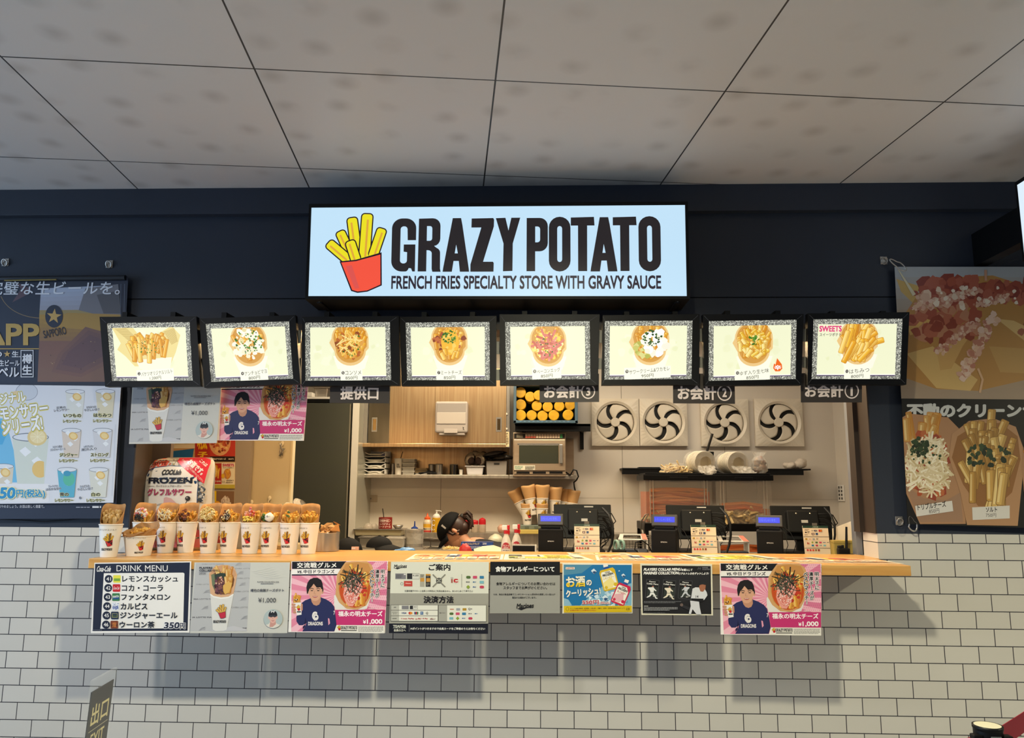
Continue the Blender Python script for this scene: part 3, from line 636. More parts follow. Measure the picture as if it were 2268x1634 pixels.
def pink_poster():
    c = Cv(1, 1); c.rect(0, 0, 2211, 1634, '#eee6e2')
    c.rect(70, 330, 1060, 1545, '#e58aa6'); c.rect(1000, 50, 2130, 1090, '#dd7a9c')
    for i in range(26):     # rays
        a0, a1 = R(i*13.85), R(i*13.85+6.6); X, Y, L = 1080, 770, 1900
        c.poly([(X, Y), (X+L*math.cos(a0), Y+L*math.sin(a0)), (X+L*math.cos(a1), Y+L*math.sin(a1))], '#f2b3c4' if i % 2 else '#f4bccb')
    for j in range(19):
        for i in range(10): c.circ(1740+i*42+(j % 2)*21, 70+j*54, 7, '#b8577c', n=6)
    c.rect(0, 1545, 1070, 1640, '#f3eeea'); c.rect(0, 0, 85, 1640, '#f3eeea'); c.poly([(0, 300), (90, 340), (46, 1540), (0, 1540)], '#f3eeea')
    c.poly([(97, 48), (1260, 44), (1140, 200), (95, 205)], '#15171d'); c.poly([(95, 208), (1136, 203), (1085, 318), (92, 322)], '#f3eeea'); c.poly([(92, 322), (1085, 318), (1060, 345), (90, 348)], '#15132a')
    c.txt('交流戦グルメ', 200, 65, 1050, 185, '#f6f1ea', .03, track=1.1); c.txt('vs.', 205, 240, 322, 302, '#2b2a30', .03, skew=.2); c.txt('中日ドラゴンズ', 342, 222, 1008, 305, '#2b2a30', .035)
    # the young man in a navy long-sleeved shirt
    c.poly([(505, 800), (720, 800), (740, 900), (640, 1010), (560, 1010), (490, 900)], '#c48f72')
    c.poly([(300, 940), (380, 880), (500, 835), (520, 915), (560, 975), (620, 995), (680, 970), (715, 900), (712, 815), (830, 860), (940, 930), (1000, 1010), (1040, 1250), (1055, 1400), (1010, 1540), (320, 1540), (380, 1440), (410, 1360), (330, 1410), (250, 1410), (195, 1330), (190, 1230), (215, 1180), (300, 1160), (320, 1040)], '#262c5a')
    c.poly([(385, 1240), (418, 1350), (372, 1400), (330, 1440), (330, 1500), (380, 1440)], '#1b2047'); c.poly([(870, 1260), (900, 1270), (915, 1370), (880, 1410)], '#e9a0b6')
    face(c, 592, 660, 300, 420)
    c.poly([(420, 700), (405, 600), (430, 500), (480, 430), (560, 398), (640, 396), (720, 440), (755, 530), (748, 640), (720, 640), (712, 560), (640, 540), (560, 470), (500, 560), (470, 640), (455, 690)], '#1d191b')
    c.txt('C', 528, 1118, 640, 1300, '#e9e4e0', .06); c.txt('D', 568, 1175, 668, 1310, '#e9e4e0', .06); c.txt('DRAGONS', 445, 1335, 760, 1415, '#e9e4e0', .04); c.txt('7', 985, 1105, 1022, 1190, '#e9e4e0', .02)
    c.poly([(120, 800), (270, 770), (285, 930), (120, 940)], '#c89a58'); fries2d(c, 195, 850, 70, 60, 12, 120, 30, .4, 2); blobs(c, 180, 880, 40, 30, 6, 10, 22, ('#f4efe6', '#5c3a24'), 4)
    c.poly([(130, 935), (290, 925), (305, 1185), (205, 1205)], '#efeae6'); c.put(fry_logo(c.fn, False, '#c8202c', '#e3b233'), 178, 975, .27); c.rect(205, 1112, 290, 1140, '#3a3a3a')
    for k in range(4): c.poly(rr(88+k*10, 950+k*55, 175+k*6, 995+k*55, 20, 3), '#c99275')
    c.poly(rr(285, 950, 328, 1100, 20, 3), '#c99275')
    # the big cone
    c.poly([(1000, 780), (1030, 760), (1090, 900), (1250, 1050), (1500, 1090), (1700, 960), (1760, 800), (1790, 800), (1700, 1060), (1560, 1085), (1030, 1085), (1000, 980)], '#e6e2dc')
    c.poly([(1240, 60), (1400, 42), (1700, 42), (1800, 120), (1850, 260), (1870, 500), (1800, 780), (1690, 990), (1500, 1078), (1270, 1060), (1110, 930), (1030, 770), (1040, 600), (1060, 340), (1140, 200)], '#d3a26a')
    c.poly([(1250, 90), (1500, 60), (1730, 90), (1820, 300), (1790, 640), (1660, 920), (1480, 1030), (1290, 1000), (1140, 860), (1090, 640), (1100, 380)], '#c98e4e')
    c.poly(arc(1440, 640, 330, 400, 0, 360, 24)[:-1], '#c8501f'); fries2d(c, 1440, 600, 290, 340, 44, 300, 70, .6, 21, ('#eebb52', '#e5a73c', '#f3cd74', '#dd8a3a'), '#a85a1c'); blobs(c, 1440, 560, 300, 330, 40, 22, 50, ('#c63a22', '#d9532a', '#b53220'), 22)
    c.poly([(1240, 480), (1330, 380), (1480, 360), (1580, 480), (1610, 640), (1540, 760), (1470, 900), (1400, 1010), (1300, 1000), (1230, 880), (1195, 760)], '#eb9f92'); blobs(c, 1380, 720, 150, 230, 260, 6, 14, ('#d9604c', '#f6d7cf', '#f9e6e0', '#c94634'), 23)
    strands(c, 1420, 470, 190, 190, 46, 330, 13, ('#23251f', '#38402f', '#161812', '#5a5f50'), 24)
    c.line([(1490, 290), (1515, 110)], 22, '#1d1f1a'); c.line([(1600, 400), (1790, 300)], 14, '#1d1f1a'); c.line([(1560, 320), (1600, 180)], 16, '#22241e')
    for tx, x, y0, y1 in (('明太子に', 2040, 215, 610), ('濃厚チーズが', 1925, 215, 820), ('ベストマッチ！', 1815, 215, 920)):
        c.vtxt(tx, x, y0, y1, 96, '#f8f2ee', .09) if False else None
        for dx, dy in ((-9, 0), (9, 0), (0, -9), (0, 9)): c.vtxt(tx, x+dx, y0+dy, y1+dy, 92, '#f6eeea', .05)
        c.vtxt(tx, x, y0, y1, 92, '#26242a', .03)
    c.txt('※画像はイメージです。', 1740, 1035, 2065, 1070, '#fbf4f0', .0)
    c.poly([(1025, 1082), (2095, 1080), (2080, 1408), (1058, 1402)], '#c73272'); c.txt('福永の明太チーズ', 1092, 1105, 2040, 1222, '#fbf4f4', .03); c.txt('¥', 1622, 1300, 1688, 1375, '#fbf4f4', .03); c.txt('1,000', 1705, 1275, 2035, 1392, '#fbf4f4', .03)
    c.poly([(1058, 1402), (2085, 1408), (2075, 1580), (1000, 1560), (1015, 1530)], '#ece8de'); c.put(fry_logo(c.fn, False, '#c8202c', '#d9b233'), 1062, 1405, .235); c.put(wordmark(c.fn), 1148, 1424, .227)
    c.rect(1155, 1510, 1490, 1528, '#3a3834'); c.fine(1520, 1430, 2055, 1545, 5, '#8d8a84', 3)
    return warp(c, (80, 40), (2150, 38), (2090, 1575), (20, 1555))
def collab_poster():
    c = Cv(1, 1); c.rect(0, 0, 2240, 1634, '#cbcbc4'); c.poly([(165, 72), (1340, 72), (1280, 1530), (80, 1530)], '#b9babb')
    for x0, x1, y, s in ((290, 770, 98, 22), (1010, 1330, 195, 24), (175, 450, 535, 26), (1050, 1325, 405, 26), (1000, 1310, 688, 28), (940, 1290, 1028, 34)): c.txt('CHIBA LOTTE MARINES' if x1-x0 > 400 else 'CHIBA LOTTE', x0, y-s/2, x1, y+s/2, '#8d8d90', .02)
    c.txt('BBA LOTTE M', 135, 835, 500, 862, '#707074', .03); c.txt('IA LOTTE MA', 115, 1222, 530, 1252, '#5a5a60', .03); c.txt('CHIBA LOT', 893, 1458, 1280, 1498, '#3a3a40', .04)
    for x, y in ((1085, 100), (1130, 290), (1175, 535), (1200, 850), (415, 690), (390, 1035), (340, 1480), (1230, 1245)):
        for k in range(5): c.line([(x-80+k*14, y+34-k*15), (x-20+k*16, y+20-k*14), (x+60, y+22-k*18)], 5, '#a5a5a8')
    c.poly([(500, 1520), (1000, 1420), (1280, 1490), (1280, 1530), (560, 1530)], '#c3c3c6')
    c.poly([(490, 740), (985, 760), (960, 900), (850, 1500), (780, 1525), (620, 1525), (560, 1495)], '#dcdbd6'); c.line([(490, 745), (560, 800), (720, 835), (880, 815), (985, 745)], 26, '#efeee8')
    c.poly([(455, 380), (450, 300), (560, 160), (720, 112), (860, 118), (1000, 190), (1055, 330), (1020, 560), (985, 730), (880, 795), (720, 812), (560, 780), (490, 730), (470, 540)], '#d8ab84')
    c.poly([(560, 170), (720, 125), (880, 135), (1010, 240), (1040, 340), (950, 420), (560, 420), (470, 330)], '#cf9d74')
    c.poly([(510, 330), (620, 260), (840, 260), (960, 330), (1000, 430), (980, 560), (900, 690), (800, 755), (690, 750), (600, 690), (530, 560)], '#7a5030')
    fries2d(c, 770, 280, 220, 80, 12, 190, 46, .5, 5, ('#dfae5c', '#c98a44', '#e8c074')); c.poly([(560, 330), (700, 285), (830, 300), (845, 450), (800, 480), (740, 400), (640, 400), (600, 440)], '#2f3d33')
    c.poly([(500, 330), (570, 300), (580, 420), (640, 720), (590, 690), (525, 540)], '#6d7a5c'); blobs(c, 680, 560, 105, 190, 70, 18, 36, ('#55323a', '#704450', '#8a5a52', '#3f2228'), 6); blobs(c, 690, 480, 80, 120, 10, 12, 24, ('#d8a58a',), 7)
    fries2d(c, 880, 460, 70, 130, 9, 330, 60, .2, 8, ('#ddb068', '#cf9a4c')); c.poly([(760, 560), (850, 480), (960, 500), (900, 690), (810, 752), (770, 680)], '#deb05a')
    c.put(mark(c.fn, '#c02c42', '#d9ac50'), 570, 952, .69)
    c.txt('PLAYERS', 245, 155, 528, 200, '#2e2e34', .03); c.txt('COLLAB', 245, 213, 500, 258, '#2e2e34', .03); c.txt('MENU', 508, 213, 682, 258, '#3a3a40'); c.txt('2026', 240, 275, 385, 318, '#55555c')
    c.txt('PLAYERS COLLAB MENU 2026', 1495, 465, 1955, 495, '#55555a', .01); c.fine(1570, 505, 1885, 530, 1, '#77777a'); c.txt('晴也の麻辣チーズポテト', 1358, 628, 2065, 695, '#3a3c48', .02); c.txt('¥1,000', 1518, 820, 1895, 935, '#3c3c40')
    c.circ(1835, 1268, 200, '#aebcbc'); c.poly(arc(1835, 1268, 198, 198, 40, 140, 12)+[(1740, 1380), (1780, 1330), (1880, 1330), (1930, 1380)], '#dcd7cc'); c.poly([(1780, 1300), (1890, 1300), (1900, 1380), (1830, 1440), (1760, 1440)], '#c9958a')
    face(c, 1832, 1225, 165, 240, '#dfb0a2', '#2a2a30', '#23252c'); c.txt('M', 1795, 1095, 1865, 1140, '#e6e6e6', .05, skew=.3)
    for k in range(6): c.line([(1380+k*60, 250+k*30), (1600+k*60, 210+k*36), (1780+k*50, 160+k*40)], 4, '#d2d1cb')
    return warp(c, (130, 62), (2185, 62), (2130, 1575), (75, 1570))
def drink_poster():
    c = Cv(1, 1); c.rect(0, 0, 700, 474, '#eceae6'); c.poly([(52, 46), (575, 38), (562, 415), (38, 417)], '#1d2438')
    c.txt('Coca-Cola', 62, 58, 140, 90, '#e9e7e2', .02, skew=.25); c.line([(70, 88), (95, 78), (120, 84), (140, 74)], 2, '#e9e7e2')
    c.txt('DRINK MENU', 170, 54, 453, 88, '#eceae6', .004)
    c.poly(rr(0, 0, 1, 1, .02), '#eceae6') if False else None
    c.poly([(100, 98), (538, 95), (545, 100), (538, 402), (80, 404), (84, 380)], '#edebe6')
    ic = (('#e8e04a', '#7aa83a'), ('#c8222c', '#c8222c'), ('#3a7a4a', '#24508a'), ('#e8ecf2', '#2c4a9a'), ('#24304a', '#3a4a3a'), ('#7a3a20', '#4a2414'))
    for i, (n, tx, x1) in enumerate((('41', 'レモンスカッシュ', 510), ('42', 'コカ・コーラ', 428), ('43', 'ファンタメロン', 468), ('44', 'カルピス', 342), ('45', 'ジンジャーエール', 508), ('46', 'ウーロン茶', 382))):
        y = 130+i*50.2; x = 127-i*2.6; c.circ(x, y, 22, '#1d2438'); c.txt(n, x-13, y-10, x+13, y+10, '#edebe6', .012)
        c.rrect(x+25, y-21, x+67, y+21, 5, ic[i][0]); c.rect(x+29, y-3, x+63, y+12, ic[i][1])
        if i == 1: c.txt('Coca-Cola', x+29, y-8, x+63, y+8, '#f0e8e8', .01, skew=.3)
        if i == 2: c.txt('FANTA', x+29, y-9, x+63, y+3, '#f0f0e8', .03, rot=-.1)
        if i == 3: c.txt('カルピス', x+28, y-8, x+64, y+8, '#e8ecf2', .03); blobs(c, x+46, y-14, 18, 5, 8, 1.5, 2.5, ('#2c4a9a',), 3); blobs(c, x+46, y+16, 18, 4, 8, 1.5, 2.5, ('#2c4a9a',), 4)
        if i == 4: c.frame(x+32, y-12, x+60, y+12, 2, '#a8a46a')
        if i == 5: c.txt('煌', x+34, y-14, x+58, y+14, '#c87a3a', .02)
        c.txt(tx, x+75, y-18, x1, y+18, '#20242e', .028)
    c.txt('350', 435, 368, 520, 402, '#1d2438', .03, halo='#e9e9ee', hw=.06, skew=.15); c.txt('円', 522, 372, 553, 405, '#1d2438', .02, halo='#e9e9ee', hw=.05)
    c.fine(40, 407, 100, 414, 1, '#6a6f7c')
    return warp(c, (48, 40), (582, 32), (572, 425), (28, 428))
def ic_marks(c, x, y, k, rows):
    """rows of little payment marks"""
    cols = {'s': ('#4f6a35', 1), 'p': ('#c84a6a', 0), 't': ('#2f7aa6', 0), 'n': ('#6a6a6a', 2), 'b': ('#3a6a9a', 2), 'k': ('#7ab4c0', 0), 'd': ('#8aa03a', 3), 'v': ('#4a6aa0', 2), 'r': ('#c0405a', 1), 'g': ('#b08a2a', 0), 'y': ('#9aa0a8', 0), 'o': ('#c07a5a', 2)}
    for j, row in enumerate(rows):
        xx = x
        for ch in row:
            if ch == ' ': xx += k; continue
            col, sh = cols[ch]
            if sh == 0: c.rrect(xx, y+j*k*.85, xx+k*.72, y+j*k*.85+k*.46, k*.08, col)
            elif sh == 1: c.rrect(xx, y+j*k*.85, xx+k*.76, y+j*k*.85+k*.46, k*.22, col)
            elif sh == 2: c.fine(xx, y+j*k*.85+k*.05, xx+k*.8, y+j*k*.85+k*.4, 1, col, int(xx))
            else: c.poly([(xx+k*.35, y+j*k*.85-k*.12), (xx+k*.68, y+j*k*.85+k*.23), (xx+k*.35, y+j*k*.85+k*.58), (xx+k*.02, y+j*k*.85+k*.23)], col)
            xx += k*1.16
def guide_poster():
    c = Cv(1, 1); c.rect(0, 0, 2194, 1634, '#dcdccd'); c.rect(60, 735, 2130, 1360, '#a09e92'); c.rect(50, 1358, 2130, 1600, '#0d1020')
    c.txt('Marines', 165, 130, 430, 215, '#1c1c1e', .03, skew=.2, rot=-.05); c.poly([(165, 212), (430, 185), (300, 212), (235, 238)], '#1c1c1e')
    c.txt('ご案内', 880, 118, 1330, 262, '#161218', .035)
    c.rect(190, 322, 412, 440, '#7d7c80'); c.fine(205, 340, 340, 420, 4, '#4a4a50', 1); c.rrect(365, 330, 408, 352, 8, '#e4e2de'); c.rect(433, 320, 690, 440, '#28282c'); c.rect(542, 326, 686, 436, '#d6d5ca'); c.txt('¥1,000', 552, 345, 670, 388, '#303034', .02)
    c.rect(370, 478, 545, 590, '#c0453c'); c.txt('Welcome', 400, 515, 515, 540, '#efdccc', .02); c.ring(328, 536, 30, 7, '#6a7a76')
    c.rect(703, 332, 795, 596, '#aaa696'); c.rect(709, 415, 791, 492, '#c8913c'); c.fine(712, 350, 780, 400, 3, '#44423c', 2); c.rect(820, 330, 920, 596, '#2a2826'); c.rect(822, 330, 920, 366, '#c8913c'); c.rect(832, 418, 912, 496, '#c8913c'); c.fine(832, 380, 900, 400, 1, '#88847a', 2); c.fine(832, 515, 900, 580, 3, '#88847a', 3)
    for s in (-1, 1): c.line([(1095-s*130, 340), (1095+s*130, 603)], 26, '#88867a')
    c.circ(1095, 470, 62, '#5c5c56'); c.circ(1095, 470, 42, '#dcdccd'); 
    for a in range(4): c.poly([(1095, 470)]+arc(1095, 470, 44, 44, a*90+58, a*90+122, 4), '#4a4a46')
    c.rect(1345, 435, 1378, 515, '#a0564a'); c.ring(1362, 412, 26, 5, '#8a8a80', ry=14); c.poly(rr(1398, 430, 1495, 512, 36), '#c0242c'); c.rrect(1430, 458, 1500, 485, 12, '#dcdccd'); c.circ(1435, 516, 13, '#dcdccd'); c.circ(1472, 516, 13, '#dcdccd')
    c.rect(1560, 330, 1567, 612, '#6a6a62'); ic_marks(c, 1655, 368, 120, ('spt', 'nbk', 'dvr'))
    c.txt('交通系電子マネーと金券との併用はご利用出来ません。あらかじめご了承下さい', 385, 665, 1795, 705, '#2c2c2c', .012)
    c.txt('決済方法', 778, 788, 1400, 938, '#161218', .035)
    c.frame(98, 970, 1078, 1312, 9, '#66655e'); c.rect(107, 979, 275, 1303, '#b9b8ac'); c.rect(275, 979, 1072, 1303, '#e2e1d4'); c.rect(98, 1078, 1078, 1089, '#66655e'); c.rect(98, 1194, 1078, 1205, '#66655e')
    c.txt('金券', 165, 1012, 215, 1036, '#2c2c2c', .02); c.txt('クレジット', 128, 1115, 244, 1137, '#2c2c2c', .02); c.txt('カード', 152, 1145, 220, 1168, '#2c2c2c', .02); c.txt('QR決済', 138, 1243, 224, 1268, '#2c2c2c', .02)
    c.rect(330, 990, 475, 1063, '#7d7c80'); c.rect(495, 990, 660, 1063, '#28282c'); c.rect(562, 994, 656, 1060, '#d6d5ca'); c.fine(575, 1005, 650, 1030, 1, '#505054')
    c.txt('VISA', 325, 1122, 430, 1162, '#2f4a86', .03, skew=.2); c.circ(500, 1143, 30, '#c8322c'); c.circ(524, 1143, 26, '#dd8a2c')
    for k, col in enumerate(('#24407a', '#b02a30', '#2a7a4a')): c.rrect(592+k*27, 1114, 617+k*27, 1172, 8, col)
    c.rect(715, 1112, 775, 1172, '#2f5a92'); c.fine(722, 1130, 768, 1152, 1, '#dfe4ea')
    for k in range(4): c.line(arc(815, 1144, 18+k*14, 12+k*10, -50, 50, 6), 5, '#3a3a38')
    for k, (w, tx) in enumerate(((130, '○ merpay'), (120, 'PayPay'), (125, 'au PAY'), (105, 'R Pay'), (110, 'd払い'))): c.txt(tx, 315+k*150, 1240, 315+k*150+w, 1278, '#b8323a' if k < 4 else '#7a2a2a', .02)
    c.frame(1085, 970, 2075, 1318, 9, '#66655e'); c.rect(1094, 979, 1268, 1310, '#a6a59a'); c.rect(1268, 979, 2066, 1310, '#e2e1d4'); c.txt('電子マネー', 1112, 1128, 1242, 1152, '#2c2c2c', .02)
    ic_marks(c, 1325, 1038, 112, ('oyg',)); c.txt('Q+', 1700, 1032, 1785, 1085, '#33333a', .03); ic_marks(c, 1315, 1128, 112, ('sptnb', 'kdvr'))
    c.txt('TEAM26', 152, 1385, 418, 1438, '#dcdccd', .045); c.rect(152, 1446, 418, 1452, '#dcdccd'); c.txt('会員の方へ', 168, 1468, 418, 1522, '#dcdccd', .025); c.rect(486, 1385, 492, 1520, '#8a8a88')
    c.txt('Mポイントがつきますので会員カードをご準備のうえお待ちください', 515, 1435, 2050, 1485, '#e4e4da', .03)
    return warp(c, (100, 80), (2122, 74), (2108, 1568), (65, 1556))
def allergy_poster():
    c = Cv(1, 1); c.rect(0, 0, 700, 449, '#9c9b93'); c.rect(0, 0, 700, 104, '#0e0f12')
    c.txt('食物アレルギーについて', 64, 56, 374, 86, '#eeece6', .035)
    c.txt('食物アレルギーについてのお問い合わせは', 68, 140, 378, 157, '#17171a', .025); c.txt('スタッフまでお声がけください。', 106, 161, 335, 178, '#17171a', .025)
    c.txt('なお、商品の製造過程でコンタミネーション(原材料の意図しない混入)が', 54, 199, 378, 210, '#1d1d20', .01); c.txt('発生する場合がございます。', 152, 215, 278, 226, '#1d1d20', .01)
    c.txt('Marines', 176, 250, 266, 276, '#17171a', .03, skew=.2, rot=-.04); c.poly([(178, 277), (266, 264), (225, 276), (200, 286)], '#17171a')
    return warp(c, (38, 32), (402, 32), (402, 302), (35, 302))
def pouch2d(c, x, y, w, h, a, main, sub, txt, cap=True):
    """a spouted pouch drawn on the print"""
    def r(p): u, v = rot2(p[0]*w, p[1]*h, a); return (x+u, y+v)
    P_ = lambda pts, col: c.poly([r(p) for p in pts], col)
    if cap: P_([(-.14, -.72), (.14, -.72), (.15, -.58), (-.15, -.58)], '#eceae2'); P_([(-.13, -.58), (.13, -.58), (.2, -.46), (-.2, -.46)], '#24509a')
    P_([(-.4, -.48), (.4, -.48), (.5, -.36), (.5, .44), (.4, .5), (-.4, .5), (-.5, .44), (-.5, -.36)], main); P_([(-.36, -.38), (.36, -.38), (.42, -.3), (.42, .42), (-.42, .42), (-.42, -.3)], '#f0ede0')
    P_([(-.4, .1), (-.1, .0), (.15, -.06), (.3, .2), (.1, .4), (-.38, .42)], sub); P_([(.1, -.48), (.4, -.48), (.5, -.36), (.5, -.1)], main)
    def T_(t, x0, y0, x1, y1, col, b): 
        m = r(((x0+x1)/2, (y0+y1)/2)); hw, hh = (x1-x0)*w/2, (y1-y0)*h/2; c.txt(t, m[0]-hw, m[1]-hh, m[0]+hw, m[1]+hh, col, b, rot=a)
    T_('COOLish', -.16, -.36, .16, -.29, '#2a2a30', .05); T_('FROZEN', -.34, -.27, .34, -.16, '#26282e', .05); T_(txt, -.34, -.12, .34, -.02, main, .03)
    c.circ(*r((-.3, .34)), w*.1, main); c.circ(*r((.32, .3)), w*.12, main)
def lotte_poster():
    c = Cv(1, 1); c.rect(0, 0, 2137, 1634, '#e8e4d2'); c.poly([(95, 180), (1980, 190), (2000, 1335), (112, 1330)], '#1670a8'); c.poly([(95, 180), (900, 185), (600, 420), (100, 480)], '#4f8aa8')
    c.poly([(1160, 800), (1500, 850), (2000, 700), (2000, 1335), (560, 1335), (700, 1200), (860, 1060), (960, 1140), (1100, 1000)], '#7fb2cc'); c.poly([(112, 1120), (240, 1160), (330, 1300), (330, 1335), (112, 1335)], '#8ab4ca')
    blobs(c, 1450, 1150, 450, 230, 60, 20, 70, ('#dfeaf0', '#a9cbdc', '#5f9cc0', '#c9dde8', '#3f86b4'), 31); blobs(c, 850, 1150, 120, 120, 16, 16, 44, ('#dfeaf0', '#a9cbdc'), 32)
    for x, y, s in ((935, 370, 80), (1755, 490, 60), (1260, 1120, 90), (1640, 365, 26)): c.poly([(x-s, y-s*.2), (x, y-s), (x+s, y), (x+s*.1, y+s)], '#d6e4ee'); c.poly([(x-s*.5, y+s*.2), (x+s*.1, y-s*.1), (x+s*.9, y+s*.1), (x+s*.1, y+s*.95)], '#1f4a78')
    c.rrect(152, 250, 402, 315, 10, '#eae4d4'); c.txt('LOTTE', 172, 262, 378, 303, '#a02428', .04)
    pouch2d(c, 1360, 590, 440, 620, -.26, '#d9b524', '#f0dd8a', 'レモンサワー'); pouch2d(c, 1700, 1010, 400, 600, .38, '#c8244a', '#e3aeb4', 'グレフルサワー')
    c.txt('お酒', 165, 500, 700, 815, '#e8c52a', .035, rot=-.06); c.txt('お酒', 165, 500, 700, 815, '#f0ead2', .035, rot=-.06)
    n4 = c.sh[-4:]; del c.sh[-4:]; t2 = Cv(1, 1); t2.sh = n4; t2.clip(0, 0, 3000, 690); c.sh += t2.sh
    c.txt('の', 730, 605, 880, 768, '#f0ead8', .04, rot=-.06); c.txt('クーリッシュ!', 165, 850, 1130, 1060, '#f0ead8', .045, rot=-.1)
    c.txt('550円', 625, 1175, 1085, 1298, '#b4243c', .03, halo='#f2ede6', hw=.05); c.txt('(税込)', 1105, 1215, 1415, 1300, '#b4243c', .01, halo='#f2ede6', hw=.05)
    c.poly([(112, 1332), (2000, 1337), (2005, 1515), (115, 1518)], '#d3b411'); c.ring(215, 1420, 42, 8, '#5a4a10', ry=56); c.txt('ストップ!20歳未満飲酒・飲酒運転。お酒は楽しく適量で。妊娠中・授乳期の飲酒はやめましょう。', 285, 1385, 1815, 1425, '#4a3e10', .02); c.txt('お子様の手の届くところに置かないでください。', 285, 1435, 1015, 1470, '#b04a14', .02); c.rect(285, 1468, 1010, 1474, '#b04a14')
    c.ring(1895, 1425, 52, 5, '#4a3e10'); c.txt('お酒', 1855, 1403, 1935, 1448, '#4a3e10', .02)
    return warp(c, (60, 130), (2005, 150), (2030, 1552), (78, 1545))
def pitcher(c, x, y, k, col='#e4e2da', f=1):
    """a small printed ball player in white, throwing"""
    r = lambda pts: [(x+f*p[0]*k, y+p[1]*k) for p in pts]
    c.circ(x+f*12*k, y-78*k, 14*k, '#a4705c'); c.poly(r([(-2, -84), (26, -84), (24, -96), (0, -98)]), '#1c1c20')
    c.poly(r([(-24, -62), (20, -66), (38, -40), (62, -18), (56, -6), (26, -24), (22, 10), (-22, 12), (-28, -20), (-60, -50), (-52, -62)]), col)
    c.poly(r([(-22, 10), (22, 8), (44, 40), (62, 82), (80, 92), (76, 102), (50, 96), (26, 54), (2, 36), (-24, 66), (-70, 84), (-76, 74), (-36, 48)]), col); c.rect(x-22*k, y+8*k, x+22*k, y+13*k, '#1c1c20')
def players_poster():
    c = Cv(1, 1); c.rect(0, 0, 2179, 1634, '#e2dcc4'); c.poly([(130, 200), (1955, 225), (2000, 1520), (158, 1498)], '#1a1a1d'); c.poly([(700, 500), (1950, 420), (1980, 1000), (1200, 1200)], '#232326')
    for tx, x0, y0, x1, y1 in (('PLAYERS COLLAB MENU', 185, 270, 1178, 348), ('を購入して', 1185, 290, 1475, 358), ('MARINES COLLECTION', 185, 368, 1110, 448), ('リアルトレカをゲットしよう!', 1115, 390, 1905, 458)): c.txt(tx, x0, y0, x1, y1, '#f0eee8', .045, skew=.22)
    c.txt('M', 1615, 255, 1695, 328, '#55555a', .03, skew=.3); c.txt('MARINES', 1732, 250, 1880, 285, '#8a8a8e', .03); c.txt('COLLECTION', 1732, 295, 1935, 330, '#8a8a8e', .03)
    for i, (x, y) in enumerate(((410, 830), (855, 845), (1290, 850))):
        c.poly([(x-155, y-260), (x+190, y-225), (x+150, y+275), (x-190, y+240)], '#4a4a4e'); c.poly([(x-143, y-247), (x+178, y-214), (x+140, y+262), (x-178, y+228)], '#101012')
        c.poly([(x-120, y-60), (x+160, y-40), (x+130, y+230), (x-150, y+200)], '#2e3430')
        c.txt('Players', x-80, y-205, x+90, y-165, '#e6e4dc', .03, rot=.08); c.txt('Collab Menu', x-145, y-150, x+160, y-108, '#e6e4dc', .03, rot=.08)
        pitcher(c, x-5+(20 if i == 2 else 0), y+85-(40 if i == 2 else 0), 1.9 if i < 2 else 1.7, ('#e6e6e2', '#e8ddc8', '#c9ccd2')[i], (1, -1, -1)[i] if i != 1 else 1)
        c.fine(x+20, y+180, x+130, y+225, 2, '#d8d6d0', i)
    c.fine(185, 1165, 1180, 1225, 2, '#77777a', 5); c.fine(190, 1285, 325, 1315, 1, '#d8d6d0', 6); c.fine(190, 1325, 1090, 1425, 3, '#a2a2a4', 7); c.txt('Copyright © Chiba Lotte Marines. All Rights Reserved.', 172, 1468, 750, 1498, '#8a8a8c')
    # the thrower on the right
    c.poly([(1240, 1260), (1400, 1330), (1480, 1170), (1420, 1420), (1190, 1320)], '#2a2a2e'); c.circ(1195, 1265, 42, '#6a5a54')
    c.poly([(1660, 740), (1830, 730), (1820, 860), (1740, 920), (1650, 880)], '#a3684c'); c.poly([(1655, 720), (1690, 650), (1770, 635), (1835, 680), (1835, 725), (1740, 715)], '#2b2d30'); c.circ(1740, 800, 82, '#a3684c', ry=95); c.poly([(1655, 735), (1690, 650), (1780, 640), (1835, 690), (1838, 730), (1740, 715)], '#24262a')
    c.poly([(1480, 830), (1560, 795), (1650, 800), (1690, 905), (1760, 915), (1810, 850), (1860, 930), (1880, 1010), (1800, 1130), (1600, 1180), (1440, 1120)], '#d8d9dc'); c.txt('14', 1570, 1010, 1640, 1080, '#33343a', .03); c.poly([(1440, 1090), (1780, 1100), (1760, 1180), (1460, 1170)], '#141416')
    c.poly([(1420, 1150), (1660, 1180), (1680, 1330), (1725, 1520), (1600, 1518), (1490, 1380), (1450, 1510), (1390, 1500), (1440, 1300)], '#d3d4da')
    return warp(c, (88, 148), (1990, 172), (2045, 1550), (122, 1535))
G = 'posters hung along the counter edge'
K7, O7, K8, O8 = 2.492, (190, 1230), 2.3625, (1070, 1230)
def hang(name, c, pts, base, lab, cat='poster', y=YF, g=G, **k): return sheet(name, c, Q(y, *pts), base, lab, cat, g, **k)
hang('drink_menu_poster', drink_poster(), pos([(48, 40), (582, 32), (572, 425), (28, 428)], K7, O7), '#eceae6', 'navy and white drink menu poster with six numbered drinks on the counter edge')
col_c = collab_poster(); pink_c = pink_poster()
hang('food_poster', col_c, pos([(600, 38), (1127, 38), (1112, 428), (575, 428)], K7, O7), '#e0dfda', 'pale grey fries cup poster on the counter edge, between drink menu and pink poster', curl=.0015)
hang('food_poster', pink_c, pos([(1135, 32), (1668, 30), (1652, 428), (1118, 422)], K7, O7), '#f3eeea', 'pink poster with a man in navy, third from left on the counter edge')
hang('payment_guide', guide_poster(), pos([(1685, 35), (2225, 35), (2220, 432), (1673, 428)], K7, O7), '#dcdccd', 'grey and cream payment guide poster with card marks and a black bottom strip', 'sign')
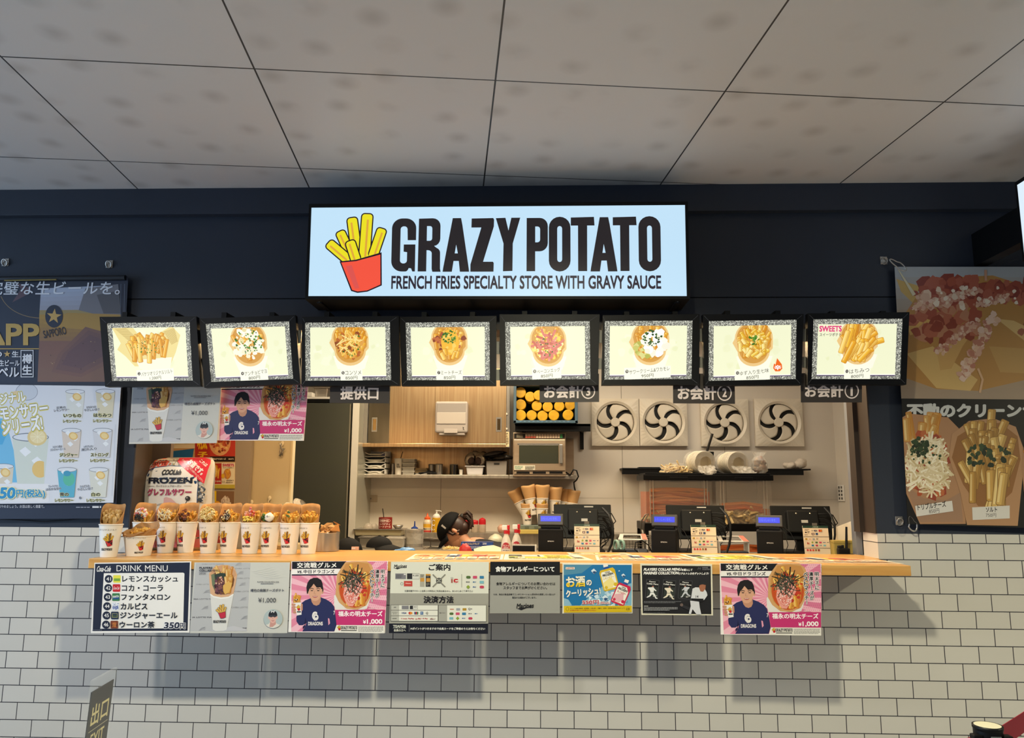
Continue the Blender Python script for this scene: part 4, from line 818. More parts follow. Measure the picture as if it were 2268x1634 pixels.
hang('allergy_notice', allergy_poster(), pos([(38, 32), (402, 32), (402, 302), (35, 302)], K8, O8), '#9c9b93', 'grey allergy notice with a black heading band on the counter edge', 'sign')
hang('frozen_drink_poster', lotte_poster(), pos([(415, 38), (782, 42), (782, 302), (415, 303)], K8, O8), '#e8e4d2', 'blue poster with two spouted frozen drink pouches and a yellow bottom strip')
hang('trading_card_poster', players_poster(), pos([(822, 42), (1198, 45), (1203, 313), (828, 310)], K8, O8), '#e2dcc4', 'black poster with three player cards and a ball player in white')
hang('food_poster', pink_c, pos([(1238, 40), (1770, 42), (1770, 418), (1243, 413)], K8, O8), '#f3eeea', 'pink poster with a man in navy, last one on the counter edge beside bare wood')
hang('food_poster', col_c, [(294, 838), (491, 838), (480, 981), (285.7, 983)], '#e0dfda', 'pale grey fries cup poster hanging under the menu frames', y=-.03, g='posters hung under the menu frames')
hang('food_poster', pink_c, [(491, 835), (684, 835), (673, 976), (479.5, 975)], '#f3eeea', 'pink poster with a man in navy hanging under the menu frames', y=-.012, g='posters hung under the menu frames')
# ================================================================ counter
ZK = 1.20
WOOD = bpy.data.materials.new('oak_board'); WOOD.use_nodes = True
t = WOOD.node_tree; bb = t.nodes['Principled BSDF']; g = t.nodes.new('ShaderNodeTexCoord'); mp = t.nodes.new('ShaderNodeMapping'); mp.inputs['Scale'].default_value = (.6, 9, 9)
n = t.nodes.new('ShaderNodeTexNoise'); n.inputs['Scale'].default_value = 5; n.inputs['Detail'].default_value = 6; rp = t.nodes.new('ShaderNodeValToRGB')
rp.color_ramp.elements[0].position = .3; rp.color_ramp.elements[0].color = (*lin('#c9924c'), 1); rp.color_ramp.elements[1].position = .7; rp.color_ramp.elements[1].color = (*lin('#d9a962'), 1)
t.links.new(g.outputs['Object'], mp.inputs[0]); t.links.new(mp.outputs[0], n.inputs['Vector']); t.links.new(n.outputs[0], rp.inputs[0]); t.links.new(rp.outputs[0], bb.inputs['Base Color']); bb.inputs['Roughness'].default_value = .32
b = MB(); x0, x1 = P(195, 1250, -.34).x, P(2018, 1260, -.34).x
b.box(x0, x1, -.34, -.001, ZK-.042, ZK, WOOD, .003); b.box(OX0, OX1, -.001, .23, ZK-.042, ZK, WOOD)
tag(b.build('serving_counter', None, origin=((x0+x1)/2, -.1, ZK)), 'long pale wooden serving counter board in the window', 'counter')
# laminated menus lying on the counter
def desk_menu(kind, s):
    c = Cv(100, 60)
    if kind == 0:
        c.rect(3, 3, 97, 57, '#d9a06a'); c.rect(38, 3, 52, 30, '#3d4e7a'); c.rect(52, 3, 82, 34, '#c4342a'); c.rect(54, 5, 66, 28, '#f0c428'); blobs(c, 20, 18, 16, 12, 26, 2, 5, ('#e0a24a', '#c97a30', '#f0c878', '#a8502a'), s); blobs(c, 76, 20, 12, 12, 26, 2, 5, ('#c8553a', '#e08a5a', '#a83a24'), s+1)
        for i in range(8): c.rect(4+i*11.7, 36, 14+i*11.7, 56, ('#efe2cc', '#f6edda')[i % 2]); blobs(c, 9+i*11.7, 46, 4, 6, 9, 1.2, 2.8, ('#c97a30', '#e0a24a', '#8a4a20', '#d9b070'), s+9+i)
        c.rect(41, 8, 49, 26, '#e9e6e0')
    else:
        c.rect(3, 3, 97, 57, '#ece6d0'); c.rect(5, 5, 45, 26, '#1d1c1e'); c.rect(22, 9, 42, 22, '#f0ead6'); c.rect(25, 27, 60, 42, '#ecc21e'); c.rect(50, 5, 82, 40, '#f0d22e'); c.fine(52, 8, 80, 20, 2, '#3a3420', s); c.fine(52, 24, 80, 38, 3, '#8a7a24', s+1)
        c.fine(6, 44, 94, 56, 3, '#7a8a5a', s+2); blobs(c, 14, 36, 9, 6, 9, 2, 4, ('#6a9a4a', '#c8b43a'), s+3); c.rect(84, 6, 95, 40, '#e8d9cc')
    return c
for i, (pts, kd, lab) in enumerate((
    ([(920, 1226.5), (1116, 1227.5), (1113, 1239), (897, 1240)], 0, 'laminated photo menu on the counter above the payment guide'),
    ([(1119, 1227), (1282, 1229), (1316, 1240.5), (1115, 1239)], 1, 'laminated black and yellow menu on the counter above the allergy notice'),
    ([(1318, 1229), (1502, 1230.5), (1552, 1241.5), (1322, 1240.5)], 0, 'laminated photo menu on the counter above the blue drink poster'),
    ([(1505, 1227), (1668, 1229), (1768, 1243), (1556, 1242)], 1, 'laminated yellow menu on the counter in front of the middle till'),
    ([(1700, 1233.5), (1880, 1236), (2002, 1247.5), (1770, 1245)], 0, 'laminated photo menu on the wooden counter end beside the tiles'),
    ([(1255, 1223.5), (1392, 1226), (1400, 1228.6), (1262, 1227)], 1, 'laminated menu tucked behind the other menus under the payment card stand'))):
    pp = [PZ(x, y, ZK+.0012) for x, y in pts]
    for v in pp: v.y = max(min(v.y, .22), -.332)
    c = desk_menu(kd, 40+i); sheet('laminated_menu', c, pp, '#f2ead8', lab, 'menu', 'laminated menus on the counter', .0008)
# ================================================================ wall banners and fixings
def strips(c, pts_l, pts_r, cols):
    """a printed blend: bands between two edges"""
    n = len(cols)
    def at(pts, t):
        t *= len(pts)-1; i = min(int(t), len(pts)-2); f = t-i; return (pts[i][0]*(1-f)+pts[i+1][0]*f, pts[i][1]*(1-f)+pts[i+1][1]*f)
    for i, col in enumerate(cols): c.poly([at(pts_l, i/n), at(pts_r, i/n), at(pts_r, (i+1)/n), at(pts_l, (i+1)/n)], col)
def star(cx, cy, r, a=0.): return [(cx+(r if i % 2 == 0 else r*.4)*math.sin(a+i*math.pi/5), cy-(r if i % 2 == 0 else r*.4)*math.cos(a+i*math.pi/5)) for i in range(10)]
c = Cv(1, 1); c.rect(-200, 580, 300, 1160, '#20283c')
c.poly([(30, 622), (68, 640), (60, 655), (28, 672), (48, 640)], '#5c4650'); c.line(arc(92, 640, 92, 68, 90, 165, 14), 1.4, '#8a7450')
strips(c, [(92, 640), (88, 700), (88, 760), (84, 852)], [(262, 632), (268, 700), (268, 760), (268, 852)], mix('#a9b4ca', '#9a9dac', 5)+['#9c8a5c']+mix('#a88640', '#8a6a48', 6)+mix('#7c5a50', '#7a5c50', 6))
c.poly([(190, 640), (262, 630), (268, 700), (215, 700), (175, 690)], '#74747c'); c.poly([(215, 655), (264, 645), (268, 698), (230, 698)], '#55555c'); c.poly([(150, 696), (268, 700), (268, 740), (130, 730), (96, 720)], '#a88644'); c.poly([(130, 790), (190, 728), (262, 750), (240, 812), (180, 842), (115, 830)], '#755650'); c.poly([(140, 790), (196, 736), (254, 756), (234, 804), (180, 834), (124, 824)], '#6c5050'); c.poly([(152, 786), (200, 746), (244, 764), (226, 796), (180, 822), (138, 814)], '#634a50')
blobs(c, 180, 800, 70, 45, 16, .8, 1.8, ('#a08468', '#4c3c3c'), 7)
c.poly(arc(121, 704, 19.5, 26, 0, 360, 24)[:-1], '#20283c'); c.poly([(x, y*1.05-35) for x, y in star(121, 704, 17, .1)], '#c3a05c'); c.txt('SAPPORO', 97, 732, 148, 750, '#2c2a34', .02, rot=-.2)
c.txt('完璧な生ビールを。', -24, 623, 267, 655, '#dfe2ea', .01, skew=.12, track=1.05)
c.txt('SAPP', -72, 720, 89, 771, '#b99a52', .03); strips(c, [(-76, 777), (-76, 779)], [(88, 777), (88, 779)], ['#b99a52'])
c.txt('の', -14, 784, 6, 797, '#d8dce4', .02); c.poly(star(17.5, 790, 8), '#c3a05c'); c.txt('生', 28, 783, 43, 797, '#d8dce4', .02); c.circ(45.5, 796, 1.2, '#d8dce4', n=8); c.txt('生ビール', 0, 803, 45, 817, '#d8dce4', .02); c.txt('ラベル', -24, 820, 44, 842, '#d8dce4', .02)
c.frame(47.5, 781, 76, 842, 1.6, '#d8dce4'); c.vtxt('樽生', 62, 788, 838, 24, '#d8dce4', .03)
c.txt('妊娠中や授乳期の飲酒はやめましょう。お酒は楽しく適量で。', -60, 1119, 100, 1126, '#b7bcc8', .01); c.fine(170, 1122, 205, 1127, 1, '#7a8090'); c.fine(206, 1120, 228, 1128, 1, '#c8ccd4')
for x in (269, 277): c.line([(x, 630), (x-11, 1140)], .7, '#6d7688')
warp(c, (-160, 618), (284, 612), (256, 1148), (-160, 1150))
root = thing('beer_banner', 'dark navy banner with a tall glass of beer and gold lettering', 'banner', P(60, 880, -.03))
sheet('banner_sheet', c, Q(-.03, (-160, 618), (284, 612), (256, 1148), (-160, 1150)), '#20283c', parent=root, curl=.003)
b = MB(); b.cyl(P(-160, 619, -.035), P(278, 615, -.035), .013, M('#15181f', .4)); b.build('top_rod', root, world=True)
b = MB(); b.cyl(P(10, 621, -.05), P(125, 619, -.05), .0035, M('#8a7838', .4), seg=8); b.build('gold_trim', root, world=True)
b = MB(); b.tube([P(-60, 1147, -.02), P(40, 1151, -.012), P(95, 1155, -.012), P(150, 1151, -.012), P(215, 1143, -.02)], .002, BLACK, 5); b.build('bottom_cord', root, world=True)
c = Cv(1, 1); c.rect(-800, 30, 1320, 1340, '#d3d8e2'); c.poly([(-800, 400), (60, 420), (150, 760), (200, 1100), (-800, 1100)], '#6db4dc'); c.poly([(-800, 440), (30, 450), (90, 560), (30, 700), (-800, 700)], '#4aa3d4')
c.poly(arc(290, 130, 118, 90, 0, 360, 20)[:-1], '#c3cad6'); c.ring(290, 130, 118, 5, '#7a8496', ry=95); c.poly(arc(180, 170, 60, 50, 0, 360, 14)[:-1], '#dcc49a')
def glass(x, y, w, h, liq, sl=None, k=0):
    c.poly([(x-w/2, y), (x+w/2, y), (x+w*.36, y+h), (x-w*.36, y+h)], liq); c.poly(arc(x, y, w/2, h*.08, 0, 360, 18)[:-1], '#d5dbe4'); c.ring(x, y, w/2, w*.025, '#6c7686', 24, h*.09)
    for j in range(3): 
        r = random.Random(k*7+j); q = w*.16; xx, yy = x+r.uniform(-.2, .2)*w, y+h*(.08+.2*j); c.poly([(xx-q, yy), (xx, yy-q*.7), (xx+q, yy+q*.2), (xx, yy+q)], '#e3e8ee')
    if sl: c.circ(x+w*.1, y+h*.2, w*.24, '#d9b46c', h*.14, .4); c.circ(x+w*.1, y+h*.2, w*.17, '#e6cf94', h*.10, .4)
glass(330, 620, 390, 520, '#c9d2cc'); c.poly(arc(400, 620, 105, 90, 0, 360, 20)[:-1], '#d9c48a'); c.poly(arc(405, 615, 82, 70, 0, 360, 20)[:-1], '#e4d6a8'); c.poly(arc(430, 960, 85, 90, 60, 300, 14), '#dcbb72')
for a in range(8): c.line([(405, 615), (405+76*math.cos(a*.785), 615+64*math.sin(a*.785))], 4, '#f0e8c8')
glass(40, 930, 220, 330, '#cfc8b8', 1)
c.poly([(-800, 1110), (520, 1115), (525, 1290), (505, 1305), (-800, 1300)], '#dde0e6')
for tx, x0, y0, x1, y1 in (('オリジナル', -190, 150, 280, 270), ('レモンサワー', -90, 270, 520, 420), ('シリーズ!', 20, 400, 460, 575)): c._txt(tx, x0, y0, x1, y1, '#dbcf5e', .13, rot=-.14, ref=.05); c._txt(tx, x0, y0, x1, y1, '#4c5464', .07, rot=-.14, ref=.05); c._txt(tx, x0, y0, x1, y1, '#eef0f2', .04, rot=-.14, ref=.05)
for i, (n1, n2, big, col, x, y) in enumerate((('定番の', 'レモンサワー', 'いつもの', '#d2d6d4', 805, 125), ('はちみつの', 'やさしい甘さ', 'はちみつ', '#d3cdb4', 1125, 120), ('スパイス香る', 'ジンジャーエール', 'ジンジャー', '#cfc4ba', 765, 548), ('シチリアレモン', '果汁入り', 'ストロング', '#c9ccd4', 1095, 545), ('ブルーライチの', 'ほのかな甘み', '青の', '#58abc8', 720, 965), ('カルピスの', 'やさしい甘さ', '白の', '#d0d3cc', 1055, 965))):
    glass(x, y, 205, 290, col, i != 4, i)
    if i == 4: c.circ(x+20, y+100, 62, '#57b49c', 72); c.circ(x, y+40, 40, '#3f94b8', 30)
    bx = x-30
    c.txt(n1, bx-170, y+160, bx-70, y+185, '#3a3e48', .02, rot=-.08, halo='#d8dce4'); c.txt(n2, bx-195, y+188, bx-30, y+215, '#3a3e48', .02, rot=-.08, halo='#d8dce4')
    w = 95 if len(big) > 2 else 48; c.txt(big, bx-w, y+240, bx+w, y+280, '#2a2e3a', .045, halo='#dcd890', hw=.06); c.txt('レモンサワー', bx-98, y+305, bx+94, y+338, '#2a2e3a', .03, halo='#dcd890', hw=.06)
c.txt('350', -80, 1150, 175, 1272, '#2a8cc0', .05, halo='#e8e6b0', hw=.05, skew=.12); c.txt('円(税込)', 180, 1170, 490, 1268, '#2a8cc0', .04, halo='#e8e6b0', hw=.05); c.circ(860, 1260, 13, '#7d8490')
c.line([(1235, 480), (1195, 1240)], 3, '#b8bec8')
warp(c, (-770, 50), (1290, 62), (1205, 1312), (-770, 1330))
sheet('drink_poster', c, Q(-.044, (-160, 850), (268, 855), (251, 1113), (-160, 1117)), '#d3d8e2', 'pale blue poster of lemon sour glasses fixed over the dark beer banner', 'poster', curl=.002)
# right-hand banner
c = Cv(1, 1); c.rect(150, 100, 1200, 1530, '#15130f')
strips(c, [(195, 120), (222, 840)], [(1190, 120), (1190, 848)], mix('#aab0b4', '#a99884', 5)+mix('#b59a76', '#a8937c', 7))
c.poly([(205, 190), (330, 230), (300, 330), (230, 260)], '#c8a860')
c.poly([(215, 440), (330, 260), (520, 180), (720, 170), (900, 230), (1190, 330), (1190, 730), (900, 740), (640, 800), (420, 790), (225, 720)], '#b98a4a')
for pts, col in ((((260, 600), (400, 560), (640, 740), (600, 800), (420, 785)), '#d9b673'), (((440, 690), (420, 580), (600, 420), (640, 440), (560, 560), (500, 680)), '#d2a866'), (((740, 410), (830, 420), (1190, 600), (1190, 660), (900, 540)), '#d9b878'), (((700, 560), (1000, 580), (1190, 640), (1190, 720), (760, 700)), '#c39a5a'), (((880, 260), (1190, 240), (1190, 420), (960, 380)), '#cfb374'), (((250, 420), (420, 380), (440, 440), (280, 500)), '#dcb468')): c.poly(pts, col)
blobs(c, 560, 260, 260, 70, 70, 22, 55, ('#9c4a38', '#8a3c30', '#b0604a', '#a8553e'), 41); blobs(c, 480, 440, 200, 100, 60, 18, 46, ('#a4523c', '#93432f', '#b86a4e', '#c48a68'), 42); blobs(c, 900, 260, 200, 60, 34, 18, 44, ('#9c4a38', '#8a3c30', '#b0604a'), 43); blobs(c, 1000, 470, 160, 70, 16, 18, 40, ('#a8654a', '#8a4a34'), 49)
blobs(c, 400, 300, 90, 50, 22, 14, 34, ('#d9b49a', '#e4c8ae', '#c99a7c'), 44)
for x0, y0, x1, y1, w, s in ((300, 350, 640, 260, 50, 45), (430, 590, 630, 430, 50, 46), (560, 720, 720, 400, 66, 47), (640, 330, 800, 290, 44, 48)):
    for k in range(34): u = k/33; blobs(c, x0+(x1-x0)*u, y0+(y1-y0)*u, w*.5, w*.4, 3, w*.14, w*.32, ('#d7aa92', '#c98f78', '#e6c8b4', '#bf7f68', '#dfba9c'), s*40+k)
blobs(c, 620, 300, 300, 70, 30, 8, 18, ('#e6d0b8', '#f0e2cc'), 50); c.line([(680, 140), (682, 200)], 14, '#c8987a'); c.line([(640, 680), (665, 740), (650, 810)], 12, '#d9b088')
c.line([(215, 140), (300, 280)], lambda t: 4+16*t, '#d8cfae')
c.poly([(210, 845), (1200, 850), (1200, 940), (215, 925)], '#12110f'); c.poly([(215, 920), (1200, 935), (1200, 1530), (262, 1500)], '#12110f')
c.txt('不動のクリーンナ', 258, 866, 960, 944, '#c9cac6', .06)
c.poly([(228, 945), (270, 920), (480, 940), (540, 1000), (545, 1120), (560, 1300), (575, 1490), (330, 1490), (240, 1300), (228, 1100)], '#a97f5c'); c.poly([(250, 1290), (330, 1480), (560, 1480), (545, 1330), (470, 1370), (350, 1360)], '#9c7a60')
fries2d(c, 330, 1020, 90, 60, 10, 170, 34, .5, 51, ('#c69a56', '#b98a48')); blobs(c, 370, 1180, 120, 170, 70, 16, 40, ('#94402a', '#a9502e', '#b8663c'), 52); strands(c, 370, 1190, 110, 140, 190, 90, 9, ('#d9c8a0', '#e6d9ba', '#c9b488', '#efe6cc'), 53); blobs(c, 330, 1095, 45, 45, 60, 6, 14, ('#27361f', '#33462a', '#1c2817'), 54); blobs(c, 360, 1130, 90, 50, 24, 5, 10, ('#34482a',), 55)
c.poly([(485, 1150), (500, 1030), (590, 960), (720, 945), (840, 990), (880, 1100), (875, 1260), (850, 1500), (580, 1495), (545, 1330)], '#b08660'); c.poly([(500, 1150), (530, 1040), (640, 970), (760, 970), (850, 1040), (865, 1160), (820, 1330), (740, 1400), (640, 1400), (560, 1290)], '#8f6236')
fries2d(c, 690, 1180, 140, 180, 46, 190, 40, .5, 56, ('#c9a055', '#bb8f46', '#d6b26a', '#ad8340'), '#7a5626'); fries2d(c, 700, 1300, 90, 60, 5, 210, 46, .3, 57, ('#d3ad62', '#c79c50'), '#7a5626'); blobs(c, 690, 1140, 120, 60, 34, 7, 16, ('#2a3a24', '#36482c', '#1e2a1a'), 58, 1.4)
c.poly([(900, 950), (1000, 930), (1200, 950), (1200, 1500), (900, 1500), (870, 1200)], '#a97f5c'); fries2d(c, 1040, 1180, 110, 160, 26, 180, 40, .5, 59, ('#c69a56', '#b98a48'))
c.poly([(303, 1398), (500, 1372), (507, 1425), (310, 1452)], '#d6d2ca'); c.txt('トリプルチーズ', 315, 1380, 468, 1412, '#26221e', .02, rot=-.12); c.txt('850円', 377, 1413, 432, 1435, '#4a4640', 0, rot=-.1)
c.poly([(607, 1406), (807, 1397), (807, 1462), (610, 1470)], '#d6d2ca'); c.txt('ソルト', 680, 1405, 740, 1430, '#26221e', .025, rot=-.02); c.txt('750円', 680, 1436, 735, 1456, '#4a4640', 0)
warp(c, (195, 122), (1180, 122), (1180, 1520), (265, 1490))
sheet('food_banner', c, Q(-.035, *pos([(195, 122), (1180, 122), (1180, 1520), (265, 1490)], 2.402, (1900, 540))), '#15130f', 'large photo banner of meat sauce fries above two cones, hooked on the dark wall', 'banner', curl=.004)
# fixings: plates, rings, carabiners
def eye(px, py, label, carab=None, k=1.):
    o = P(px, py, 0); root = thing('wall_hook', label, 'hook', o, 'ring plates that hold the banners'); b = MB()
    b.box(-.017, .017, -.004, 0, -.020, .020, STEEL2, .002); b.build('plate', root)
    b = MB(); b.tube([(.014*math.cos(a)*k, -.010-.006*math.sin(a), -.004+.016*math.sin(a)*k) for a in [i*math.pi/8 for i in range(16)]], .0032, STEEL2, 6, True); b.build('ring', root)
    if carab:
        b = MB(); x, z, a, L, w = carab; pts = []
        for i in range(24):
            t = 2*math.pi*i/24; u, v = L*math.cos(t)*(1 if abs(math.cos(t)) < .8 else 1), w*math.sin(t)*(1.25 if math.cos(t) > 0 else .8); p, q = rot2(u, v, a); pts.append((x+p, -.034, z+q))
        b.tube(pts, .0036, STEEL2, 6, True); b.build('carabiner', root)
eye(13, 581, 'small square ring plate at the far left above the beer banner'); eye(243, 585, 'small square ring plate above the right end of the beer banner')
eye(1957, 577, 'ring plate with a long carabiner at the top corner of the food banner', (.05, -.032, R(-38), .045, .013)); eye(1991, 1153, 'ring plate with a carabiner hanging over the tiles below the food banner', (.043, -.012, R(-75), .034, .016))
# ================================================================ things in front of the stall
YX = -1.55
root = thing('exit_sign', 'black EXIT sign in a clear holder on a slim post at the lower left', 'sign', Vector((P(225, 1560, YX).x, YX, 0)))
d0, d1 = .148, .21; a = P(203, 1533, YX-.055); e = P(252, 1507, YX+.085); e.z = a.z
vx = (e-a).normalized(); n = Vector((vx.y, -vx.x, 0)); W = (e-a).length
down = Vector((-.02, -.05, -1)).normalized()
c = Cv(100, 150, ink); c.rect(0, 0, 100, 150, '#2b2b2f'); c.txt('出口', 12, 24, 88, 58, '#d8cf9a', .018); c.rect(8, 64, 92, 65, '#c9c2a0'); c.txt('EXIT', 20, 71, 80, 93, '#d8cf9a', .012)
sheet('sign_card', c, [a, a+vx*W, a+vx*W+down*.235, a+down*.235], '#2b2b2f', parent=root, thick=.002)
b = MB(); CLEAR = M('#dfe6ea', .05, alpha=.10, spec=.5); f = n*.004; vs = []
for h in (0, -.009):
    for p in (a-vx*.004-down*.03, a+vx*(W+.004)-down*.03, a+vx*(W+.004)+down*.24, a-vx*.004+down*.24): vs.append(p+f+n*h)
b.add(vs, [[0, 1, 2, 3], [7, 6, 5, 4], [0, 4, 5, 1], [1, 5, 6, 2], [2, 6, 7, 3], [3, 7, 4, 0]], CLEAR); b.build('clear_holder', root, world=True)
b = MB(); m = a+vx*W/2+down*.2; b.cyl((m.x-n.x*.02, m.y-n.y*.02, 0.02), (m.x-n.x*.02, m.y-n.y*.02, m.z), .016, BLACKM); b.build('post', root, world=True)
b = MB(); b.lathe([(.16, 0), (.16, .012), (.03, .025)], (m.x-n.x*.02, m.y-n.y*.02, 0), BLACKM, 32); b.build('base', root, world=True)
# belt barrier post
tp = P(2187, 1606, -1.72); root = thing('barrier_post', 'black belt barrier post with a pale cap at the lower right corner', 'barrier', Vector((tp.x, tp.y, 0)))
b = MB(); b.lathe([(.17, 0), (.17, .012), (.05, .03)], (0, 0, 0), BLACKM, 32); b.build('base', root)
b = MB(); b.lathe([(.025, .02), (.025, tp.z-.10)], (0, 0, 0), BLACKM, 24); b.build('pole', root)
b = MB(); b.lathe([(.031, tp.z-.11), (.031, tp.z-.008), (.0325, tp.z-.006), (.0325, tp.z+.001), (.029, tp.z+.001)], (0, 0, 0), BLACKM, 32)
for an in (200, 330): b.box(-.006, .006, -.009, .009, tp.z-.085, tp.z-.018, BLACK, .002, Matrix.Rotation(R(an), 3, 'Z'), (0, 0, 0)) if False else b.box(.036*math.cos(R(an))-.011, .036*math.cos(R(an))+.011, .036*math.sin(R(an))-.011, .036*math.sin(R(an))+.011, tp.z-.085, tp.z-.016, BLACK, .003)
b.build('belt_head', root)
b = MB(); b.lathe([(.0285, tp.z-.002), (.0285, tp.z+.0012), (.0001, tp.z+.0012)], (0, 0, 0), M('#d9d4b8', .35), 32); b.build('cap', root)
b = MB(); b.box(-.012, .012, -.034, -.031, tp.z-.10, tp.z-.016, M('#5c6468', .3), .001); b.build('label_plate', root)
RED = M('#9c0d2e', .6)
def belt(p0, p1, lab):
    p0, p1 = Vector(p0), Vector(p1); b = MB(); d = Vector((0, 0, .024)); t = (p1-p0).cross(Vector((0, 0, 1))).normalized()*.0008; N = 10; vs = []
    for i in range(N+1):
        q = p0.lerp(p1, i/N) - Vector((0, 0, .006*math.sin(math.pi*i/N)))
        vs += [q-d-t, q+d-t, q+d+t, q-d+t]
    b.add(vs, [[4*i+k, 4*i+(k+1) % 4, 4*i+4+(k+1) % 4, 4*i+4+k] for i in range(N) for k in range(4)], RED)
    tag(b.build('barrier_belt', None, origin=(p0+p1)/2), lab, 'belt', 'red barrier belts')
zb = tp.z-.044
def belt_dir(px, py, k):
    d = (PZ(px, py, zb)-Vector((tp.x, tp.y, zb))); return d.normalized(), k
d, k = belt_dir(2268, 1594, .9); belt(Vector((tp.x, tp.y, zb))+d*.05, Vector((tp.x, tp.y, zb))+d*k, 'red belt running from the barrier post up to the right edge')
d, k = belt_dir(2110, 1664, .5); belt(Vector((tp.x, tp.y, zb))+d*.06, Vector((tp.x, tp.y, zb))+d*k, 'short red belt end running down from the barrier post to the left')
# lit projecting sign of the neighbouring stall
pf = P(2244, 404, -.40); zb_ = P(2262, 580, -.40).z; root = thing('projecting_sign', 'black framed lit white box sign sticking out of the wall at the right edge', 'sign', (pf.x+.06, -.85, (pf.z+zb_)/2))
b = MB(); b.box(pf.x+.004, pf.x+.12, -1.35, -.40, zb_, pf.z, BLACK, .004); b.box(pf.x+.03, pf.x+.09, -.40, 0, zb_+.1, pf.z-.1, BLACK); b.build('housing', root, world=True)
c = Cv(900, 330, lambda h: glow(h, 1.0)); c.put(fry_logo(c.fn), 40, 90, .42)
x = pf.x; sheet('sign_panel', c, [Vector((x, -.425, pf.z-.022)), Vector((x, -1.33, pf.z-.022)), Vector((x, -1.33, zb_+.022)), Vector((x, -.425, zb_+.022))], '#dcecf8', parent=root, thick=.003)
# ================================================================ sample cups on the counter
CUPW = M('#e9e3d8', .5); KRAFT = M('#b98a55', .7, noise='#a97b48', nscale=40); KRAFTL = M('#c79a64', .7)
FRYM = [M(h, .6, noise=g, nscale=60) for h, g in (('#dba23c', '#c98a2c'), ('#e3b250', '#d29a3a'), ('#cf9230', '#b97a24'), ('#e8c06a', '#dba848'))]
PALEF = [M(h, .6) for h in ('#cfa868', '#c39a58', '#d9b67c', '#b98e50')]
def cone_mesh(b, z0, r0, H, r1, front, yaw, seed, m, lip=0.):
    """kraft paper rolled into a cone: high behind, dipping in front"""
    r = random.Random(seed); N, K = 40, 6; vs = []
    for i in range(N+1):
        a = 2*math.pi*i/N; d = (1-math.cos(a-yaw+math.pi/2+math.pi))/2    # 0 in front (-y), 1 behind
        d = .5-.5*math.cos(math.pi*min(1, max(0, (1-math.cos(a+math.pi/2-yaw))/2*1.15)))
        h = front + (H-front)*d + .003*math.sin(3*a+seed)
        for j in range(K+1):
            t = j/K; rr_ = r0 + (r1-r0)*(t*h/H) + .0015*math.sin(5*a+seed)*t; vs.append((rr_*math.cos(a), rr_*math.sin(a), z0+t*h))
    b.add(vs, [[i*(K+1)+j, (i+1)*(K+1)+j, (i+1)*(K+1)+j+1, i*(K+1)+j+1] for i in range(N) for j in range(K)], m, True)
def fry(b, p, d, L, w, m, r):
    d = Vector(d).normalized(); u = d.orthogonal().normalized(); u = Matrix.Rotation(r.uniform(0, 6), 3, d) @ u; v = d.cross(u); p = Vector(p); vs = []
    bend = u*r.uniform(-.12, .12)*L
    for t, k in ((0, .75), (.06, 1), (.5, 1), (.94, 1), (1, .75)):
        q = p + d*L*t + bend*(1-(2*t-1)**2)
        vs += [q+(u+v)*w*k/2, q+(v-u)*w*k/2, q-(u+v)*w*k/2, q+(u-v)*w*k/2]
    b.add(vs, [[4*i+k, 4*i+(k+1) % 4, 4*i+4+(k+1) % 4, 4*i+4+k] for i in range(4) for k in range(4)]+[[3, 2, 1, 0], [16, 17, 18, 19]], m)
def fries3d(b, z0, rad, n, seed, mats, top=.055, w=.0085, lean=.3, fwd=.25, back=0.):
    r = random.Random(seed)
    for i in range(n):
        a = r.uniform(0, 6.28); k = math.sqrt(r.random())*rad; x, y = k*math.cos(a), k*math.sin(a)*.8; bk = (y/rad+1)/2
        L = r.uniform(.045, .075); zt = z0+top*(.35+.65*bk)*r.uniform(.75, 1.1)
        d = Vector((x/rad*lean+r.uniform(-.3, .3), -fwd+y/rad*.2+r.uniform(-.2, .2), 1))
        d.normalize(); fry(b, Vector((x, y, zt))-d*L, d, L, w*r.uniform(.85, 1.15), r.choice(mats), r)
def lumps(b, z0, c, rad, n, r0, r1, mats, seed, flat=.7):
    r = random.Random(seed)
    for i in range(n):
        a = r.uniform(0, 6.28); k = math.sqrt(r.random()); s = r.uniform(r0, r1)
        b.ell((c[0]+rad[0]*k*math.cos(a), c[1]-r.uniform(0, .008), z0+c[2]+rad[1]*k*math.sin(a)), s, s*flat, s*r.uniform(.6, 1), r.choice(mats), 7, 5, Matrix.Rotation(r.uniform(0, 3), 3, 'Y'), .15, i)
def shreds(b, z0, c, rad, n, L, w, mats, seed):
    r = random.Random(seed)
    for i in range(n):
        a = r.uniform(0, 6.28); k = math.sqrt(r.random()); p = Vector((c[0]+rad[0]*k*math.cos(a), c[1]-r.uniform(0, .012), z0+c[2]+rad[1]*k*math.sin(a)))
        q = Vector((r.uniform(-1, 1), r.uniform(-.5, .3), r.uniform(-1, 1)))*L/2; m = Vector((0, -.004, r.uniform(-.004, .006)))
        b.tube([p-q, p+m, p+q], w, r.choice(mats), 4)
def cup_body(b, H, rb, rt, m=CUPW):
    b.lathe([(rb-.002, .003), (rb, 0), (rb+(rt-rb)*.5, H*.5), (rt, H-.004), (rt+.0022, H-.003), (rt+.0026, H), (rt+.001, H+.0018), (rt-.0015, H), (rb-.001, .006), (.0005, .006)], (0, 0, 0), m, 40)
def cup_print(b, c, H, rb, rt, u0, zc, k, ang):
    """wraps a print round the cup: centre u0, height zc, k metres per print pixel, turned by ang"""
    def f(x, y, h):
        z = zc-(y-c.H/2)*k; R_ = rb+(rt-rb)*z/H+h; a = -math.pi/2+ang+(x-c.W/2)*k/(rb+(rt-rb)*.6); return (R_*math.cos(a), R_*math.sin(a), z)
    c.emit(b, f, maxe=70, h0=.0004, dz=.00002)
